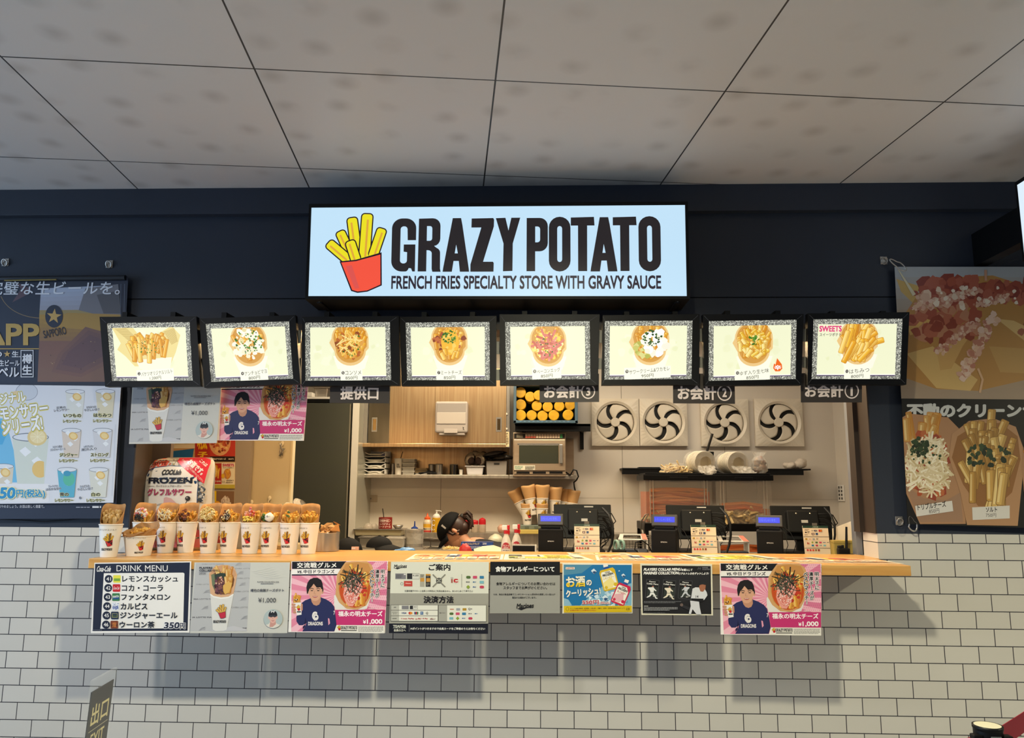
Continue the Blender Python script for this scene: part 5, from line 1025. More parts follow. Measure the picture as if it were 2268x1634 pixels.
CUPS = [  # base centre px, base y px, depth, name on the cup, yaw of the print, cone yaw
 ('①オリジナルソルト', 240, 1236.5, -.27, .22, .2, 'original salt fries cup standing alone at the front left end of the counter'),
 ('③明太子マヨネーズ', 313, 1226, -.03, -.12, .2, 'fries cup with pink roe sauce behind the low fries bucket'),
 ('④アンチョビマヨ', 365.5, 1225, .02, -.18, .25, 'fries cup with white anchovy shreds in front of the big drink pouch'),
 ('⑤コンソメ', 410, 1225, .02, -.5, .45, 'fries cup with dark meat pieces before the right half of the pouch'),
 ('⑥トリプルチーズ', 460.5, 1225, .02, -.35, .2, 'fries cup heaped with shredded pale cheese beside the pouch edge'),
 ('⑦ミートチーズ', 505.5, 1225, .02, -.5, .35, 'fries cup with browned meat and cheese, between cheese and bacon cups'),
 ('⑧ベーコンエッグ', 553, 1225, .02, -.25, .15, 'fries cup topped with red bacon bits and yellow egg'),
 ('⑨サワークリーム&ワカモレ', 595, 1225, .02, -.3, .1, 'fries cup with a white cream dollop and green sauce'),
 ('⑩ゆず入り生七味', 640, 1225, .02, -.25, .2, 'fries cup with a small green garnish, second from the right end of the row'),
 ('⑪はちみつ', 682, 1225.5, .02, -.3, .3, 'plain golden fries cup at the right end of the row beside the steel pot'),
]
LOGO = mark(ink, '#c8202c', '#e3b233', '#231f22', True)
BROWNS = [M(h, .6) for h in ('#6b3a20', '#8a4a26', '#4a2616')]; WHITES = [M(h, .5) for h in ('#efe8d8', '#e2d8c2')]; PINKS = [M(h, .5) for h in ('#d98a86', '#c56a62', '#e8b0a6')]; GREENS = [M(h, .6) for h in ('#3c5a26', '#55702e')]; REDS = [M(h, .5) for h in ('#c8402a', '#d9683a')]; YELS = [M(h, .55) for h in ('#e8c33a', '#f0d668')]; DARKS = [M(h, .6) for h in ('#23201c', '#34302a')]; CHEESE = [M(h, .5) for h in ('#e8cf8a', '#f2e2b0', '#d9b866')]
for i, (nm, px, py, Y, ang, cy, lab) in enumerate(CUPS):
    H, rb, rt = .141, .0335, .0475
    zc = ZK; Y = Y-.03+(.012 if i % 2 else -.012) if i > 1 else Y; p = P(px, py, Y); root = thing('fries_cup', lab, 'cup', (p.x, Y, ZK), 'sample cups of fries on the counter')
    b = MB(); cup_body(b, H, rb, rt)
    c = Cv(400, 800); c.put(LOGO, 0, 150, 1.); c.txt(nm, -150 if len(nm) > 8 else -40, 20, 460 if len(nm) > 8 else 330, 80, '#4a4038', .0)
    cup_print(b, c, H, rb, rt, 0, .073, .000130, ang); b.build('cup', root)
    b = MB(); cone_mesh(b, H-.03, rt-.007, .118, rt+.003, .033, cy*.6, i, KRAFT); b.build('paper_cone', root, solid=.0006)
    b = MB(); fries3d(b, H, .040, 46 if i not in (3,) else 34, 70+i, PALEF if i == 0 else FRYM, .062 if i != 0 else .075, .0095 if i == 0 else .0082); b.build('fries', root)
    b = MB(); C0 = (0, -.028, .035)
    if i == 1: lumps(b, H, (0, -.026, .042), (.03, .022), 40, .003, .008, PINKS+WHITES, 1); shreds(b, H, (-.006, -.034, .022), (.016, .012), 40, .022, .0012, DARKS, 2)
    if i == 2: shreds(b, H, (0, -.028, .036), (.03, .024), 90, .024, .0014, WHITES+CHEESE, 3); lumps(b, H, (0, -.03, .03), (.025, .02), 10, .003, .006, BROWNS+WHITES, 4)
    if i == 3: lumps(b, H, (-.006, -.024, .034), (.022, .026), 30, .004, .009, BROWNS, 5)
    if i == 4: shreds(b, H, (0, -.026, .042), (.034, .028), 130, .02, .002, CHEESE, 6)
    if i == 5: lumps(b, H, (-.006, -.028, .034), (.026, .024), 26, .004, .008, BROWNS+CHEESE, 7); shreds(b, H, (-.004, -.032, .026), (.016, .012), 30, .012, .0014, WHITES+DARKS, 8)
    if i == 6: lumps(b, H, (0, -.026, .044), (.026, .028), 34, .003, .007, REDS+PINKS, 9); lumps(b, H, (-.004, -.032, .02), (.026, .012), 34, .003, .006, YELS, 10)
    if i == 7: b.ell((.006, -.034, H+.026), .022, .014, .021, WHITES[0], 14, 10, None, .12, 5); lumps(b, H, (-.018, -.03, .022), (.012, .016), 16, .004, .008, GREENS, 11); lumps(b, H, (.006, -.048, .032), (.008, .006), 8, .001, .002, DARKS, 12)
    if i == 8: lumps(b, H, (0, -.036, .042), (.010, .014), 18, .002, .005, GREENS, 13)
    if b.v: b.build('topping', root)
    else: pass
# the low bucket
p = P(306, 1232.5, -.19); root = thing('fries_bucket', 'low white paper bucket of fries with torn kraft paper, in front of the cup row', 'cup', (p.x, -.19, ZK), 'sample cups of fries on the counter')
b = MB(); cup_body(b, .088, .051, .066); c = Cv(400, 800); c.put(LOGO, 0, 130, 1.); c.txt('②バケツオリジナルソルト', -330, 0, 420, 70, '#4a4038'); cup_print(b, c, .088, .051, .066, 0, .044, .000098, .5); b.build('cup', root)
b = MB(); r = random.Random(4); vs = []; N = 22
for j in range(5):
    for i in range(N):
        a = 2*math.pi*i/N; t = j/4; k = .056+.02*t+r.uniform(-.004, .004)*t; h = .07+t*(.03+.042*max(0, math.sin(a))+.02*max(0, math.cos(a))+r.uniform(-.008, .010)); vs.append((k*math.cos(a), k*math.sin(a), h))
b.add(vs, [[j*N+i, j*N+(i+1) % N, (j+1)*N+(i+1) % N, (j+1)*N+i] for j in range(4) for i in range(N)], KRAFT); b.build('paper_liner', root, solid=.0006)
b = MB(); fries3d(b, .088, .046, 40, 90, FRYM, .042, .0095, .9, .4); b.build('fries', root)
# ================================================================ big inflated pouch
root = thing('drink_pouch', 'big inflated frozen drink pouch display standing behind the cups', 'display', P(390, 1222, .155)); root.location.z = ZK
b = MB(); yb = .155; q = [P(x, y, yb) for x, y in ((314, 1226), (492, 1226))]; cx = P(398, 1120, yb).x
def outline(y):
    pts = ((1013, 372, 470), (1018, 345, 474), (1030, 333, 477), (1050, 322, 477), (1062, 319, 476), (1090, 317, 475), (1130, 315, 476), (1170, 314, 478), (1210, 313, 482), (1226, 316, 484))
    for a, d in zip(pts, pts[1:]):
        if y <= d[0]: t = (y-a[0])/(d[0]-a[0]); return a[1]+(d[1]-a[1])*t, a[2]+(d[2]-a[2])*t
    return pts[-1][1:]
def pouchpt(u, v, h=0.):
    y = 1013+v*213; x0, x1 = outline(y); x = x0+(x1-x0)*u; bulge = .055*(math.sin(math.pi*min(max(u, 0), 1))**.6)*(math.sin(math.pi*min(max(v*.9+.05, 0), 1))**.5)
    s = P(x, y, yb); return Vector((s.x, yb-bulge-h, max(s.z, ZK+.001)))
def pouchback(u, v):
    f = pouchpt(u, v); return Vector((f.x, 2*yb-f.y, f.z))
NU, NV = 20, 20; vs = [pouchpt(i/NU, j/NV) for j in range(NV+1) for i in range(NU+1)]; fs = [[j*(NU+1)+i, j*(NU+1)+i+1, (j+1)*(NU+1)+i+1, (j+1)*(NU+1)+i] for j in range(NV) for i in range(NU)]
SILV = M('#b9b6b0', .3, .3, noise='#8f8d8a', nscale=14)
b.add(vs, fs, SILV, True); b.add([pouchback(i/NU, j/NV) for j in range(NV+1) for i in range(NU+1)], [f[::-1] for f in fs], SILV, True); b.build('pouch_body', root, world=True)
c = Cv(1, 1); gl = lambda h: M(h, .25)
c.fn = gl
# crop pixels of the pouch view (scale 5.274)
c.poly([(0, 1600), (60, 1100), (250, 1100), (300, 980), (340, 920), (390, 880), (480, 870), (820, 880), (1000, 870), (1080, 900), (1080, 2000), (0, 2000)], '#c9c3b8')
c.poly([(275, 1075), (300, 985), (380, 895), (480, 868), (560, 870), (620, 920), (600, 950), (420, 985), (345, 1020), (315, 1080)], '#d7604e'); c.txt('コラボ', 455, 885, 555, 905, '#8a2c20', .02); c.txt('LOTTE', 370, 915, 555, 948, '#5a1c14', .02)
blobs(c, 680, 915, 70, 34, 24, 10, 30, ('#a8a49c', '#d8d2c4', '#8a8880', '#b9a060'), 3); blobs(c, 265, 1250, 26, 130, 40, 8, 24, ('#a89048', '#8a8a84', '#c8c2b4', '#6a7078'), 4); blobs(c, 975, 1270, 28, 120, 40, 8, 24, ('#5a626c', '#a8acb0', '#c8c2b4', '#3c444e'), 5)
c.poly([(305, 1900), (305, 1200), (312, 1090), (350, 1010), (430, 975), (620, 955), (780, 965), (880, 1010), (930, 1080), (945, 1180), (945, 1900)], '#24406a'); c.poly([(312, 1900), (313, 1200), (320, 1095), (356, 1018), (432, 984), (620, 963), (780, 973), (876, 1018), (922, 1084), (937, 1180), (937, 1900)], '#e9e2d6')
c.poly([(715, 868), (1000, 862), (1060, 885), (1060, 930), (1035, 1010), (1000, 1165)], '#d8303e'); c.txt('お酒です。', 800, 935, 1020, 1010, '#f0e4dc', .05, rot=.72); c.txt('これは', 940, 905, 1040, 945, '#f0e4dc', .03, rot=.72); c.txt('お子様の手の届く所には置かないでください。', 700, 1000, 1050, 1024, '#e8c8c0', .02, rot=.82)
c.txt('COOLish', 530, 1003, 758, 1066, '#2a2826', .05, skew=.25); c.line([(535, 1068), (600, 1052), (730, 1050)], 6, '#2a2826'); c.txt('FROZEN', 365, 1094, 885, 1165, '#1f2330', .05); c.txt('クーリッシュフローズン', 470, 1180, 770, 1206, '#3a3836', .02); c.rect(358, 1192, 448, 1196, '#6a665e'); c.rect(795, 1190, 880, 1194, '#6a665e'); c.txt('グレフルサワー', 360, 1220, 880, 1305, '#a83a5a', .05)
c.ring(590, 1560, 250, 6, '#9a8f8c', ry=170); c.poly([(575, 1330), (600, 1318), (660, 1335), (730, 1400), (760, 1470), (900, 1600), (900, 1700), (380, 1700), (380, 1560), (470, 1480), (570, 1400)], '#d8aaa2'); c.circ(842, 1336, 28, '#3a3836'); c.line([(835, 1360), (800, 1440)], 9, '#3a3836'); c.circ(834, 1328, 8, '#b8b2a8')
c.poly([(240, 1780), (1000, 1780), (1000, 1700), (240, 1690)], '#b84a5e'); c.circ(760, 1700, 180, '#c05a66'); c.circ(760, 1700, 150, '#d28a7a'); c.poly([(240, 1900), (1000, 1900), (1000, 1790), (620, 1850), (240, 1790)], '#c9788a')
def inv_pouch(x, y):
    X, Y_ = x/5.274+270, y/5.274+850; x0, x1 = outline(min(max(Y_, 1013), 1226)); return ((X-x0)/(x1-x0), (Y_-1013)/213)
# cut the print to the pouch, then lay it on the bulge
c.sh = [([inv_pouch(*p) for p in vs], fs, m) for vs, fs, m in c.sh]; c.clip(.005, .0, .995, .995)
b = MB(); n = len(c.sh)
for k, (vs, fs, m) in enumerate(c.sh):
    bm = bmesh.new(); bv = [bm.verts.new((x, y, 0)) for x, y in vs]
    for f in fs:
        try: bm.faces.new([bv[j] for j in f])
        except ValueError: pass
    bmesh.ops.triangulate(bm, faces=bm.faces[:])
    for _ in range(5):
        L = [e for e in bm.edges if e.calc_length() > .09]
        if not L: break
        bmesh.ops.subdivide_edges(bm, edges=L, cuts=1); bmesh.ops.triangulate(bm, faces=bm.faces[:])
    bm.verts.index_update(); b.add([pouchpt(v.co.x, v.co.y, .002+.00012*k) for v in bm.verts], [[v.index for v in f.verts] for f in bm.faces], m, True); bm.free()
b.build('printed_front', root, world=True)
# ================================================================ left inside of the window
WARM = M('#cdbfa8', .5, noise='#c3b49b', nscale=3)
def wallboard(b, x0, y0, x1, y1, Y, dep, m): return b.pbox(x0, y0, x1, y1, Y, dep, m)
b = MB(); za = 0; x0 = P(300, 1050, .8).x; x1 = P(553, 1050, .8).x; b.box(x0-.35, x1, .8, .84, 0, 2.5, M('#a3978a', .45)); struct(b, 'wall_partition')
root = thing('panel_door', 'beige panel door with hooks behind the fries cups', 'door', ((P(553, 1050, .86).x+P(646, 1050, .86).x)/2, .88, 0)); x2 = P(553, 1050, .86).x; x3 = P(646, 1050, .86).x
b = MB(); b.box(x2+.004, x3, .86, .90, 0, 2.45, M('#cbbd9e', .45), .003); b.build('door_panel', root, world=True)
b = MB(); b.box(x3-.012, x3+.001, .855, .905, 0, 2.452, M('#d8c9a6', .4), .002); b.build('edge_strip', root, world=True)
for px, py in ((558, 1112), (598, 1103), (626, 982)):
    b = MB(); k = P(px, py, .86); b.ell((k.x, .852, k.z), .011, .008, .015, M('#e6dcc4', .4), 12, 8); b.tube([(k.x, .845, k.z-.008), (k.x, .835, k.z-.022), (k.x+.004, .842, k.z-.032)], .003, M('#e6dcc4', .4)); b.build('hook', root, world=True)
b = MB(); k = P(622, 985, .84); r = random.Random(3)
for j in range(4): b.tube([(k.x+r.uniform(-.01, .01), k.y-.004*j, k.z+.01), (k.x+r.uniform(-.03, .03), k.y-.012, k.z-.03-.02*r.random()), (k.x+r.uniform(-.01, .03), k.y, k.z-.05-.02*r.random()), (k.x+r.uniform(.0, .03), k.y, k.z-.02)], .0022, STEEL2, 5)
tag(b.build('wire_whisk', None, origin=k), 'tangle of thin wire loops hanging from the beige door hook', 'utensil')
# posters on the partition
Yp = .797
c = Cv(1, 1); c.rect(0, 0, 1400, 1300, '#cfa87a'); c.rect(190, -600, 450, 265, '#3a2a20'); c.rect(190, 262, 450, 300, '#221a16'); c.poly(arc(275, 160, 75, 90, 0, 360, 16)[:-1], '#cf9a62'); fries2d(c, 275, 160, 50, 60, 12, 80, 18, .5, 3); fries2d(c, 400, 110, 40, 60, 8, 90, 20, .4, 4, ('#d9b48a', '#c99a6a')); c.rect(350, 180, 445, 262, '#9a9288'); c.put(fry_logo(c.fn, False), 360, 190, .16); c.txt('ポテトメニュー', 265, 275, 425, 292, '#e8d0b0', .02)
c.rect(450, -600, 780, 145, '#e8dcc4'); c.rect(450, 85, 770, 90, '#b89a70'); c.poly([(455, 185), (755, 150), (735, 280), (440, 275)], '#2a6aa8'); c.rect(768, -600, 980, 300, '#b8322a'); c.txt('明太', 800, -80, 940, 165, '#f0c02a', .05); c.txt('子', 805, 195, 945, 268, '#f0c02a', .05)
c.rect(980, -600, 1330, 262, '#c84034'); c.poly(arc(1115, 60, 150, 190, 0, 360, 20)[:-1], '#e0a878'); blobs(c, 1115, 60, 120, 140, 90, 12, 28, ('#c8603a', '#e0a060', '#8a3a2a', '#f0c080', '#b84a38'), 8)
c.rect(980, 258, 1325, 330, '#2a1c18'); c.txt('明太子マヨネーズ', 1015, 280, 1198, 308, '#f0e6d8', .04); c.txt('800円', 1235, 285, 1305, 305, '#f0e6d8', .02)
c.rect(980, 345, 1325, 700, '#efe6d0'); c.poly([(985, 360), (1140, 352), (1138, 640), (985, 640)], '#b83028'); fries2d(c, 1070, 460, 45, 70, 16, 110, 22, .5, 9); c.txt('うま味', 1050, 590, 1130, 615, '#f0e6d8', .03); c.txt('SWEETS', 1155, 360, 1312, 400, '#c83a6a', .05); c.txt('スイーツポテト', 1160, 406, 1310, 424, '#4a3a30', .02)
c.poly(arc(1220, 500, 52, 72, 0, 360, 16)[:-1], '#c98a5a'); fries2d(c, 1225, 500, 32, 44, 12, 70, 15, .5, 10); c.poly(arc(1160, 530, 24, 34, 0, 360, 10)[:-1], '#e8b838'); c.txt('はちみつ', 1208, 580, 1308, 602, '#4a3a30', .03); c.txt('11', 1155, 595, 1180, 622, '#6a5a30', .02); c.fine(1200, 612, 1310, 630, 1, '#7a6a5a'); c.rect(980, 648, 1325, 700, '#c8ba4a')
warp(c, (190, -300), (1332, -300), (1322, 705), (190, 715))
sheet('menu_poster', c, Q(Yp, *pos([(190, -300), (1332, -300), (1322, 705), (190, 715)], 6.286, (310, 970))), '#cfa87a', 'colourful fries menu poster on the wall behind the big pouch', 'poster')
c = Cv(280, 560); c.rect(0, 0, 280, 560, '#efe2cc'); c.rect(0, 0, 280, 300, '#8a6a52'); c.rect(0, 0, 44, 300, '#f0cc1e'); c.circ(60, 140, 46, '#e8a82e'); c.circ(240, 180, 30, '#e8b83e'); c.poly([(110, 80), (160, 40), (220, 90), (235, 180), (250, 300), (90, 300), (100, 170)], '#e0d2ca'); blobs(c, 170, 160, 60, 100, 40, 8, 22, ('#f0e6de', '#c8b4ac', '#e8dad2'), 12)
c.rect(0, 300, 280, 380, '#4a7a3a'); c.rect(0, 400, 280, 490, '#a83a30'); blobs(c, 140, 440, 120, 40, 30, 8, 18, ('#e0a060', '#c8603a'), 13); c.rect(0, 500, 280, 560, '#e8b88a'); c.put(fry_logo(c.fn, False, '#c86a2a', '#b8803a'), 110, 505, .12)
sheet('dessert_poster', c, Q(Yp, (472, 1087), (519, 1088), (517, 1218), (470, 1219)), '#efe2cc', 'narrow poster of shaved ice below the fries menu poster', 'poster')
# steel pot with crumpled kraft paper, and a wrapped sleeve of cups behind the row
p = P(722, 1222, .16); root = thing('steel_pot', 'round steel pot filled with crumpled kraft paper at the row end', 'pot', (p.x, .16, ZK))
b = MB(); b.lathe([(.058, 0), (.062, .002), (.062, .088), (.064, .09), (.060, .09), (.058, .006), (.001, .006)], (0, 0, 0), STEEL2, 32); b.build('pot_body', root)
b = MB(); r = random.Random(9)
for k in range(16):
    c0 = Vector((r.uniform(-.045, .05), r.uniform(-.04, .04), .085+r.uniform(0, .035))); n = 6; pts = [c0+Vector((r.uniform(-.03, .03), r.uniform(-.02, .02), r.uniform(-.018, .026))) for _ in range(n)]
    bm = bmesh.new(); [bm.verts.new(v) for v in pts]; bmesh.ops.convex_hull(bm, input=bm.verts[:]); bm.verts.index_update(); b.add([v.co.copy() for v in bm.verts], [[v.index for v in f.verts] for f in bm.faces], r.choice((KRAFT, KRAFTL, M('#d0a878', .7)))); bm.free()
b.build('crumpled_paper', root)
ZF = 1.165; p = P(622, 1215, .30); root = thing('cup_sleeve', 'plastic-wrapped sleeve of white cups lying behind the fries cups', 'package', (p.x, .30, ZF))
b = MB(); A, B = P(592, 1185, .36), P(655, 1128, .30); ax = (B-A)
for k in range(14): b.cyl(A+ax*(k/13*.8), A+ax*(k/13*.8+.075), .052, M('#d9cdb8', .4), .055, 20)
b.build('cup_stack', root, world=True)
b = MB(); FILM = M('#e8e2d6', .15, alpha=.35, spec=.8, bump=.8, nscale=40); b.lathe([(.02, -.02), (.060, 0), (.061, .07), (.060, ax.length*.92), (.03, ax.length*1.0), (.045, ax.length*1.16), (.02, ax.length*1.25)], A, FILM, 20, ax, cap=False); b.build('plastic_film', root, world=True)
b = MB(); q = P(612, 1218, .30); b.box(q.x-.08, q.x+.1, .26, .44, ZF, ZK+.02, M('#c8b48a', .6), .004); b.build('cardboard_base', root, world=True)
# ================================================================ kitchen: benches and fixed shelves
def at(px, py, Y): return P(px, py, Y)
ZF, ZM, ZB, ZL = 1.165, 1.09, 1.09, 1.178
b = MB(); b.box(-1.72, 1.95, .235, .785, ZF-.035, ZF, M('#8d8578', .4, .6)); 
for x in (-1.65, 0, 1.85):
    for y in (.26, .75): b.box(x-.02, x+.02, y-.02, y+.02, 0, ZF-.035, STEEL2)
tag(b.build('till_bench', None, origin=(0, .55, ZF)), 'long steel bench behind the wooden counter, carrying the tills', 'table')
b = MB(); b.box(-1.1, .05, .98, 1.38, ZM-.03, ZM, STEEL)
for x in (-1.06, .01):
    for y in (1.0, 1.36): b.box(x-.02, x+.02, y-.02, y+.02, 0, ZM-.03, STEEL2)
tag(b.build('prep_table', None, origin=(-.5, 1.2, ZM)), 'steel preparation table with food tubs in front of the worker', 'table')
xl = P(818, 1100, YB).x
b = MB(); b.box(xl+.02, .9, 2.0, 2.219, .85, ZB, STEEL); b.box(xl+.03, .88, 2.03, 2.2, 0, .85, M('#8f8b84', .4, .7))
tag(b.build('back_counter', None, origin=(-.2, 2.1, ZB)), 'steel counter along the kitchen back wall, in front of the ledge', 'counter')
b = MB(); b.box(xl+.02, .9, 2.22, YB, 0, ZL, STEEL); tag(b.build('back_ledge', None, origin=(-.2, 2.36, ZL)), 'raised steel ledge against the back wall carrying bottles and shakers', 'counter')
# fridge, its corner post and what stands on it
YR = 2.02
root = thing('upright_fridge', 'tall grey steel fridge behind the beige panel door', 'fridge', (P(690, 1050, YR).x, YR+.2, 0))
xa, xb = P(575, 1050, YR).x, P(774, 1050, YR).x; zt = P(700, 892, YR).z
FR = M('#63665c', .3, .6, noise='#62655e', nscale=2, aniso=(.2, 1, 5))
b = MB(); b.box(xa, xb, YR+.03, 2.49, 0, zt+.03, M('#77776f', .4, .6)); b.build('cabinet', root, world=True)
b = MB(); b.box(xa+.004, xb-.004, YR, YR+.029, .12, zt, FR, .006); b.build('fridge_door', root, world=True)
b = MB(); b.box(xa, xb, YR-.002, YR+.028, zt+.004, zt+.03, BLACK); b.build('top_grille', root, world=True)
b = MB(); b.box(xb-.016, xb-.006, YR-.003, YR+.0, .15, zt-.01, M('#b8b5a8', .3, .8)); b.build('frame_highlight', root, world=True)  # paler strip puts the highlight of the door frame's edge into its colour
b = MB(); x0, x1 = P(776, 1050, YR-.01).x, P(790, 1050, YR-.01).x; b.box(x0, x1, YR-.01, YB, 0, 2.6, M('#d5d0c4', .4)); b.box(x1-.004, x1+.002, YR, YB, 0, 2.6, M('#b9b7a8', .3, .5)); struct(b, 'trim_5')
zt += .03
root = thing('steel_bin', 'shallow steel container on top of the fridge', 'container', (P(718, 880, 2.2).x, 2.2, zt+.02)); b = MB(); b.box(-.055, .055, -.1, .1, 0, .075, STEEL2, .008, taper=.8); b.build('container_body', root); b = MB(); b.box(-.062, .062, -.107, .107, .072, .078, STEEL2, .002); b.build('rim', root)
b = MB(); k = P(690, 882, 2.15); b.box(k.x-.03, k.x+.17, 2.05, 2.35, zt, zt+.02, WHITE, .004); tag(b.build('white_board', None, origin=(k.x+.05, 2.2, zt)), 'white tray board lying on top of the fridge', 'tray')
b = MB(); b.box(k.x-.06, k.x+.035, 2.05, 2.18, zt+.02, zt+.055, WHITE, .006); tag(b.build('white_cover', None, origin=(k.x, 2.1, zt)), 'white plastic lid lying on the tray board over the fridge', 'lid')
# wall cabinet with three sliding fronts
YC = 2.17
def px2(px, Y=YC): return P(px, 950, Y).x
zc0, zc1 = P(960, 982, YC).z, P(960, 850, YC).z+.12
root = thing('wall_cabinet', 'steel wall cabinet with sliding doors above the long shelf', 'cabinet', (px2(960), 2.33, zc0))
CAB = M('#c8ac86', .30, .75, noise='#b59570', nscale=75, aniso=(1, 1, .03))
DCAB = M('#8f8a80', .26, 1., noise='#7d786e', nscale=10, aniso=(1, 1, .1))
b = MB(); b.box(px2(804), px2(1121), YC+.03, YB, zc0-.01, zc1, STEEL); b.build('body', root, world=True)
b = MB(); b.box(px2(804), px2(1121), YC-.012, YC+.03, zc0-P(0, 0, YC).z*0-.028, zc0, CAB, .003); b.build('bottom_rail', root, world=True)
b = MB(); b.box(px2(804), px2(814), YC-.012, YC+.03, zc0, zc1, STEEL2, .002); b.build('side_rail', root, world=True)
b = MB(); b.box(px2(1121), px2(1129), YC-.005, YC+.03, zc0-.028, zc1, STEEL2, .002); b.build('side_rail', root, world=True)
def cab_door(p0, p1, y, m, hx=None):
    b = MB(); b.box(px2(p0), px2(p1), y, y+.018, zc0+.001, zc1, m, .002); d = b.build('sliding_door', root, world=True)
    if hx:
        k = P(hx, 940, YC-.004); b = MB(); w, h = .021, .055
        vs = [(k.x+sx*w, y-.002, k.z+sz*h) for sx, sz in ((-1, -1), (1, -1), (1, 1), (-1, 1))]+[(k.x+sx*w*.6, y-.002, k.z+sz*h*.78) for sx, sz in ((-1, -1), (1, -1), (1, 1), (-1, 1))]
        b.add(vs, [[0, 1, 5, 4], [1, 2, 6, 5], [2, 3, 7, 6], [3, 0, 4, 7]], STEEL2); b.box(k.x-w*.55, k.x+w*.55, y-.001, y+.0005, k.z-h*.78, k.z+h*.78, M('#d8b888', .2, 1.))
        o = b.build('recessed_handle', d); off = root.location
        for v in o.data.vertices: v.co -= off
cab_door(815, 866, YC+.004, DCAB, 829); cab_door(862, 966, YC-.003, CAB); cab_door(963, 1121, YC-.010, CAB, 1105)
for k, (py, r_) in enumerate(((917, .010), (950, .010))): b = MB(); q = P(1122, py, YC-.006); b.lathe([(r_, 0), (r_, .004), (.001, .004)], (q.x, YC-.005, q.z), M('#b9b4a8', .35), 16, (0, -1, 0)); b.build('round_magnet', root, world=True)
c = Cv(24, 130); c.fine(4, 8, 20, 120, 8, '#3a3026', 4); q0, q1 = P(1119.5, 956, YC-.007), P(1127.5, 989, YC-.007)
sheet('tape_label', c, [Vector((q0.x, q0.y, q0.z)), Vector((q1.x, q0.y, q0.z)), Vector((q1.x, q0.y, q1.z)), Vector((q0.x, q0.y, q1.z))], '#d8c49a', parent=root, thick=.0006)
# towel dispenser
k0, k1 = P(964, 888, 2.08), P(1035, 958, 2.08); root = thing('towel_dispenser', 'pale grey paper towel dispenser on the cabinet door', 'dispenser', ((k0.x+k1.x)/2, 2.1, k1.z))
GR = M('#9c948e', .4); b = MB(); b.box(k0.x, k1.x, 2.085, 2.159, k1.z, k0.z, GR, .014); b.box(k0.x+.03, k1.x-.02, 2.095, 2.155, k1.z-.018, k1.z+.01, GR, .006); b.build('case', root, world=True)
b = MB(); b.box(k0.x+.014, k1.x-.014, 2.081, 2.087, k1.z+.062, k0.z-.014, M('#8a8480', .3), .003); b.box(k0.x+.014, k1.x-.014, 2.0795, 2.083, k1.z+.068, k0.z-.085, M('#aaa29a', .3), .002); b.build('window', root, world=True)
b = MB(); b.box(k0.x+.07, k1.x-.075, 2.083, 2.0855, k1.z-.002, k1.z+.028, M('#a8a09a', .4), .001); b.build('paper_slot', root, world=True)
b = MB(); q = (k1.x-.035, 2.0835, k1.z+.03); b.tube([(q[0], q[1], q[2]+.012), (q[0]+.008, q[1], q[2]+.008), (q[0]+.002, q[1], q[2]), (q[0]+.01, q[1], q[2]-.008)], .0018, BLACK, 5); b.box(k0.x+.09, k0.x+.125, 2.0835, 2.0848, k0.z-.022, k0.z-.017, BLACK); b.build('hand_mark', root, world=True)
# shelves under it
YSH = 2.25; zs1 = P(960, 1051, YSH).z
b = MB(); b.box(P(805, 1055, YSH).x, P(1127, 1055, YSH).x, YSH, YB, zs1-.026, zs1, STEEL, .002); tag(b.build('long_shelf', None, origin=(-.4, 2.4, zs1)), 'long steel shelf below the wall cabinet, full of tubs and canisters', 'shelf')
b = MB(); b.box(P(818, 1020, 2.49).x, P(1128, 1020, 2.49).x, 2.488, 2.499, zs1, zc0-.01, CAB); tag(b.build('splash_panel', None, origin=(-.4, 2.49, zs1)), 'warm steel splash panel between the wall cabinet and the long shelf', 'panel')
b = MB(); b.box(P(1128, 1055, YSH).x, P(1277, 1055, YSH).x, YSH-.02, YB, zs1-.028, zs1+.001, STEEL, .002); tag(b.build('oven_shelf', None, origin=(.2, 2.4, zs1)), 'short steel shelf carrying the microwave oven', 'shelf')
def onshelf(px, Y, z): k = P(px, 1050, Y); return Vector((k.x, Y, z))
# letter tray with lids
o = onshelf(835, 2.36, zs1); root = thing('letter_tray', 'white four-tier letter tray at the left end of the long shelf', 'tray', o)
for z in (0, .045, .09, .135):
    b = MB(); b.box(-.082, .082, -.1, .1, z, z+.004, WHITE); b.box(-.082, -.078, -.1, .1, z, z+.04, WHITE); b.box(.078, .082, -.1, .1, z, z+.04, WHITE); b.tube([(-.08, -.1, z+.034), (-.05, -.1, z+.02), (.05, -.1, z+.02), (.08, -.1, z+.034)], .003, WHITE); b.build('tier', root)
b = MB(); b.box(-.084, .084, .095, .1, 0, .185, WHITE); b.build('back_panel', root); b = MB(); b.box(.05, .078, -.102, -.1, .142, .168, M('#3a3a5a', .5)); b.build('index_label', root)
for i, z in enumerate((.004, .049, .094)):
    b = MB(); b.lathe([(.064, 0), (.068, .006), (.066, .016), (.058, .022), (.001, .023)], (0, -.03, 0), M('#d5d0c2', .4), 24); q = b.build('plastic_cover', None); q.location = o+Vector((0, 0, z)); tag(q, ['round pale lid in the lowest tier of the letter tray', 'round pale lid in the second tier of the letter tray', 'round pale lid in the third tier of the letter tray'][i], 'lid', 'lids in the letter tray')
def canister(px, Y, z, r, h, name, lab, cat, m=STEEL2, lid=True, g=None):
    root = thing(name, lab, cat, onshelf(px, Y, z), g); b = MB(); b.lathe([(r*.98, 0), (r, .003), (r, h-.006)], (0, 0, 0), m, 24); b.build('canister_body', root)
    b = MB(); b.lathe([(r*1.04, h-.006), (r*1.05, h), (r*.9, h+.004), (.001, h+.005)] if lid else [(r*1.03, h-.004), (r*1.05, h), (r*.92, h)], (0, 0, 0), STEEL2, 24, cap=False); b.build('lid' if lid else 'rim', root); return root
canister(870, 2.38, zs1, .013, .085, 'steel_can', 'thin steel can between the letter tray and the white cup', 'can')
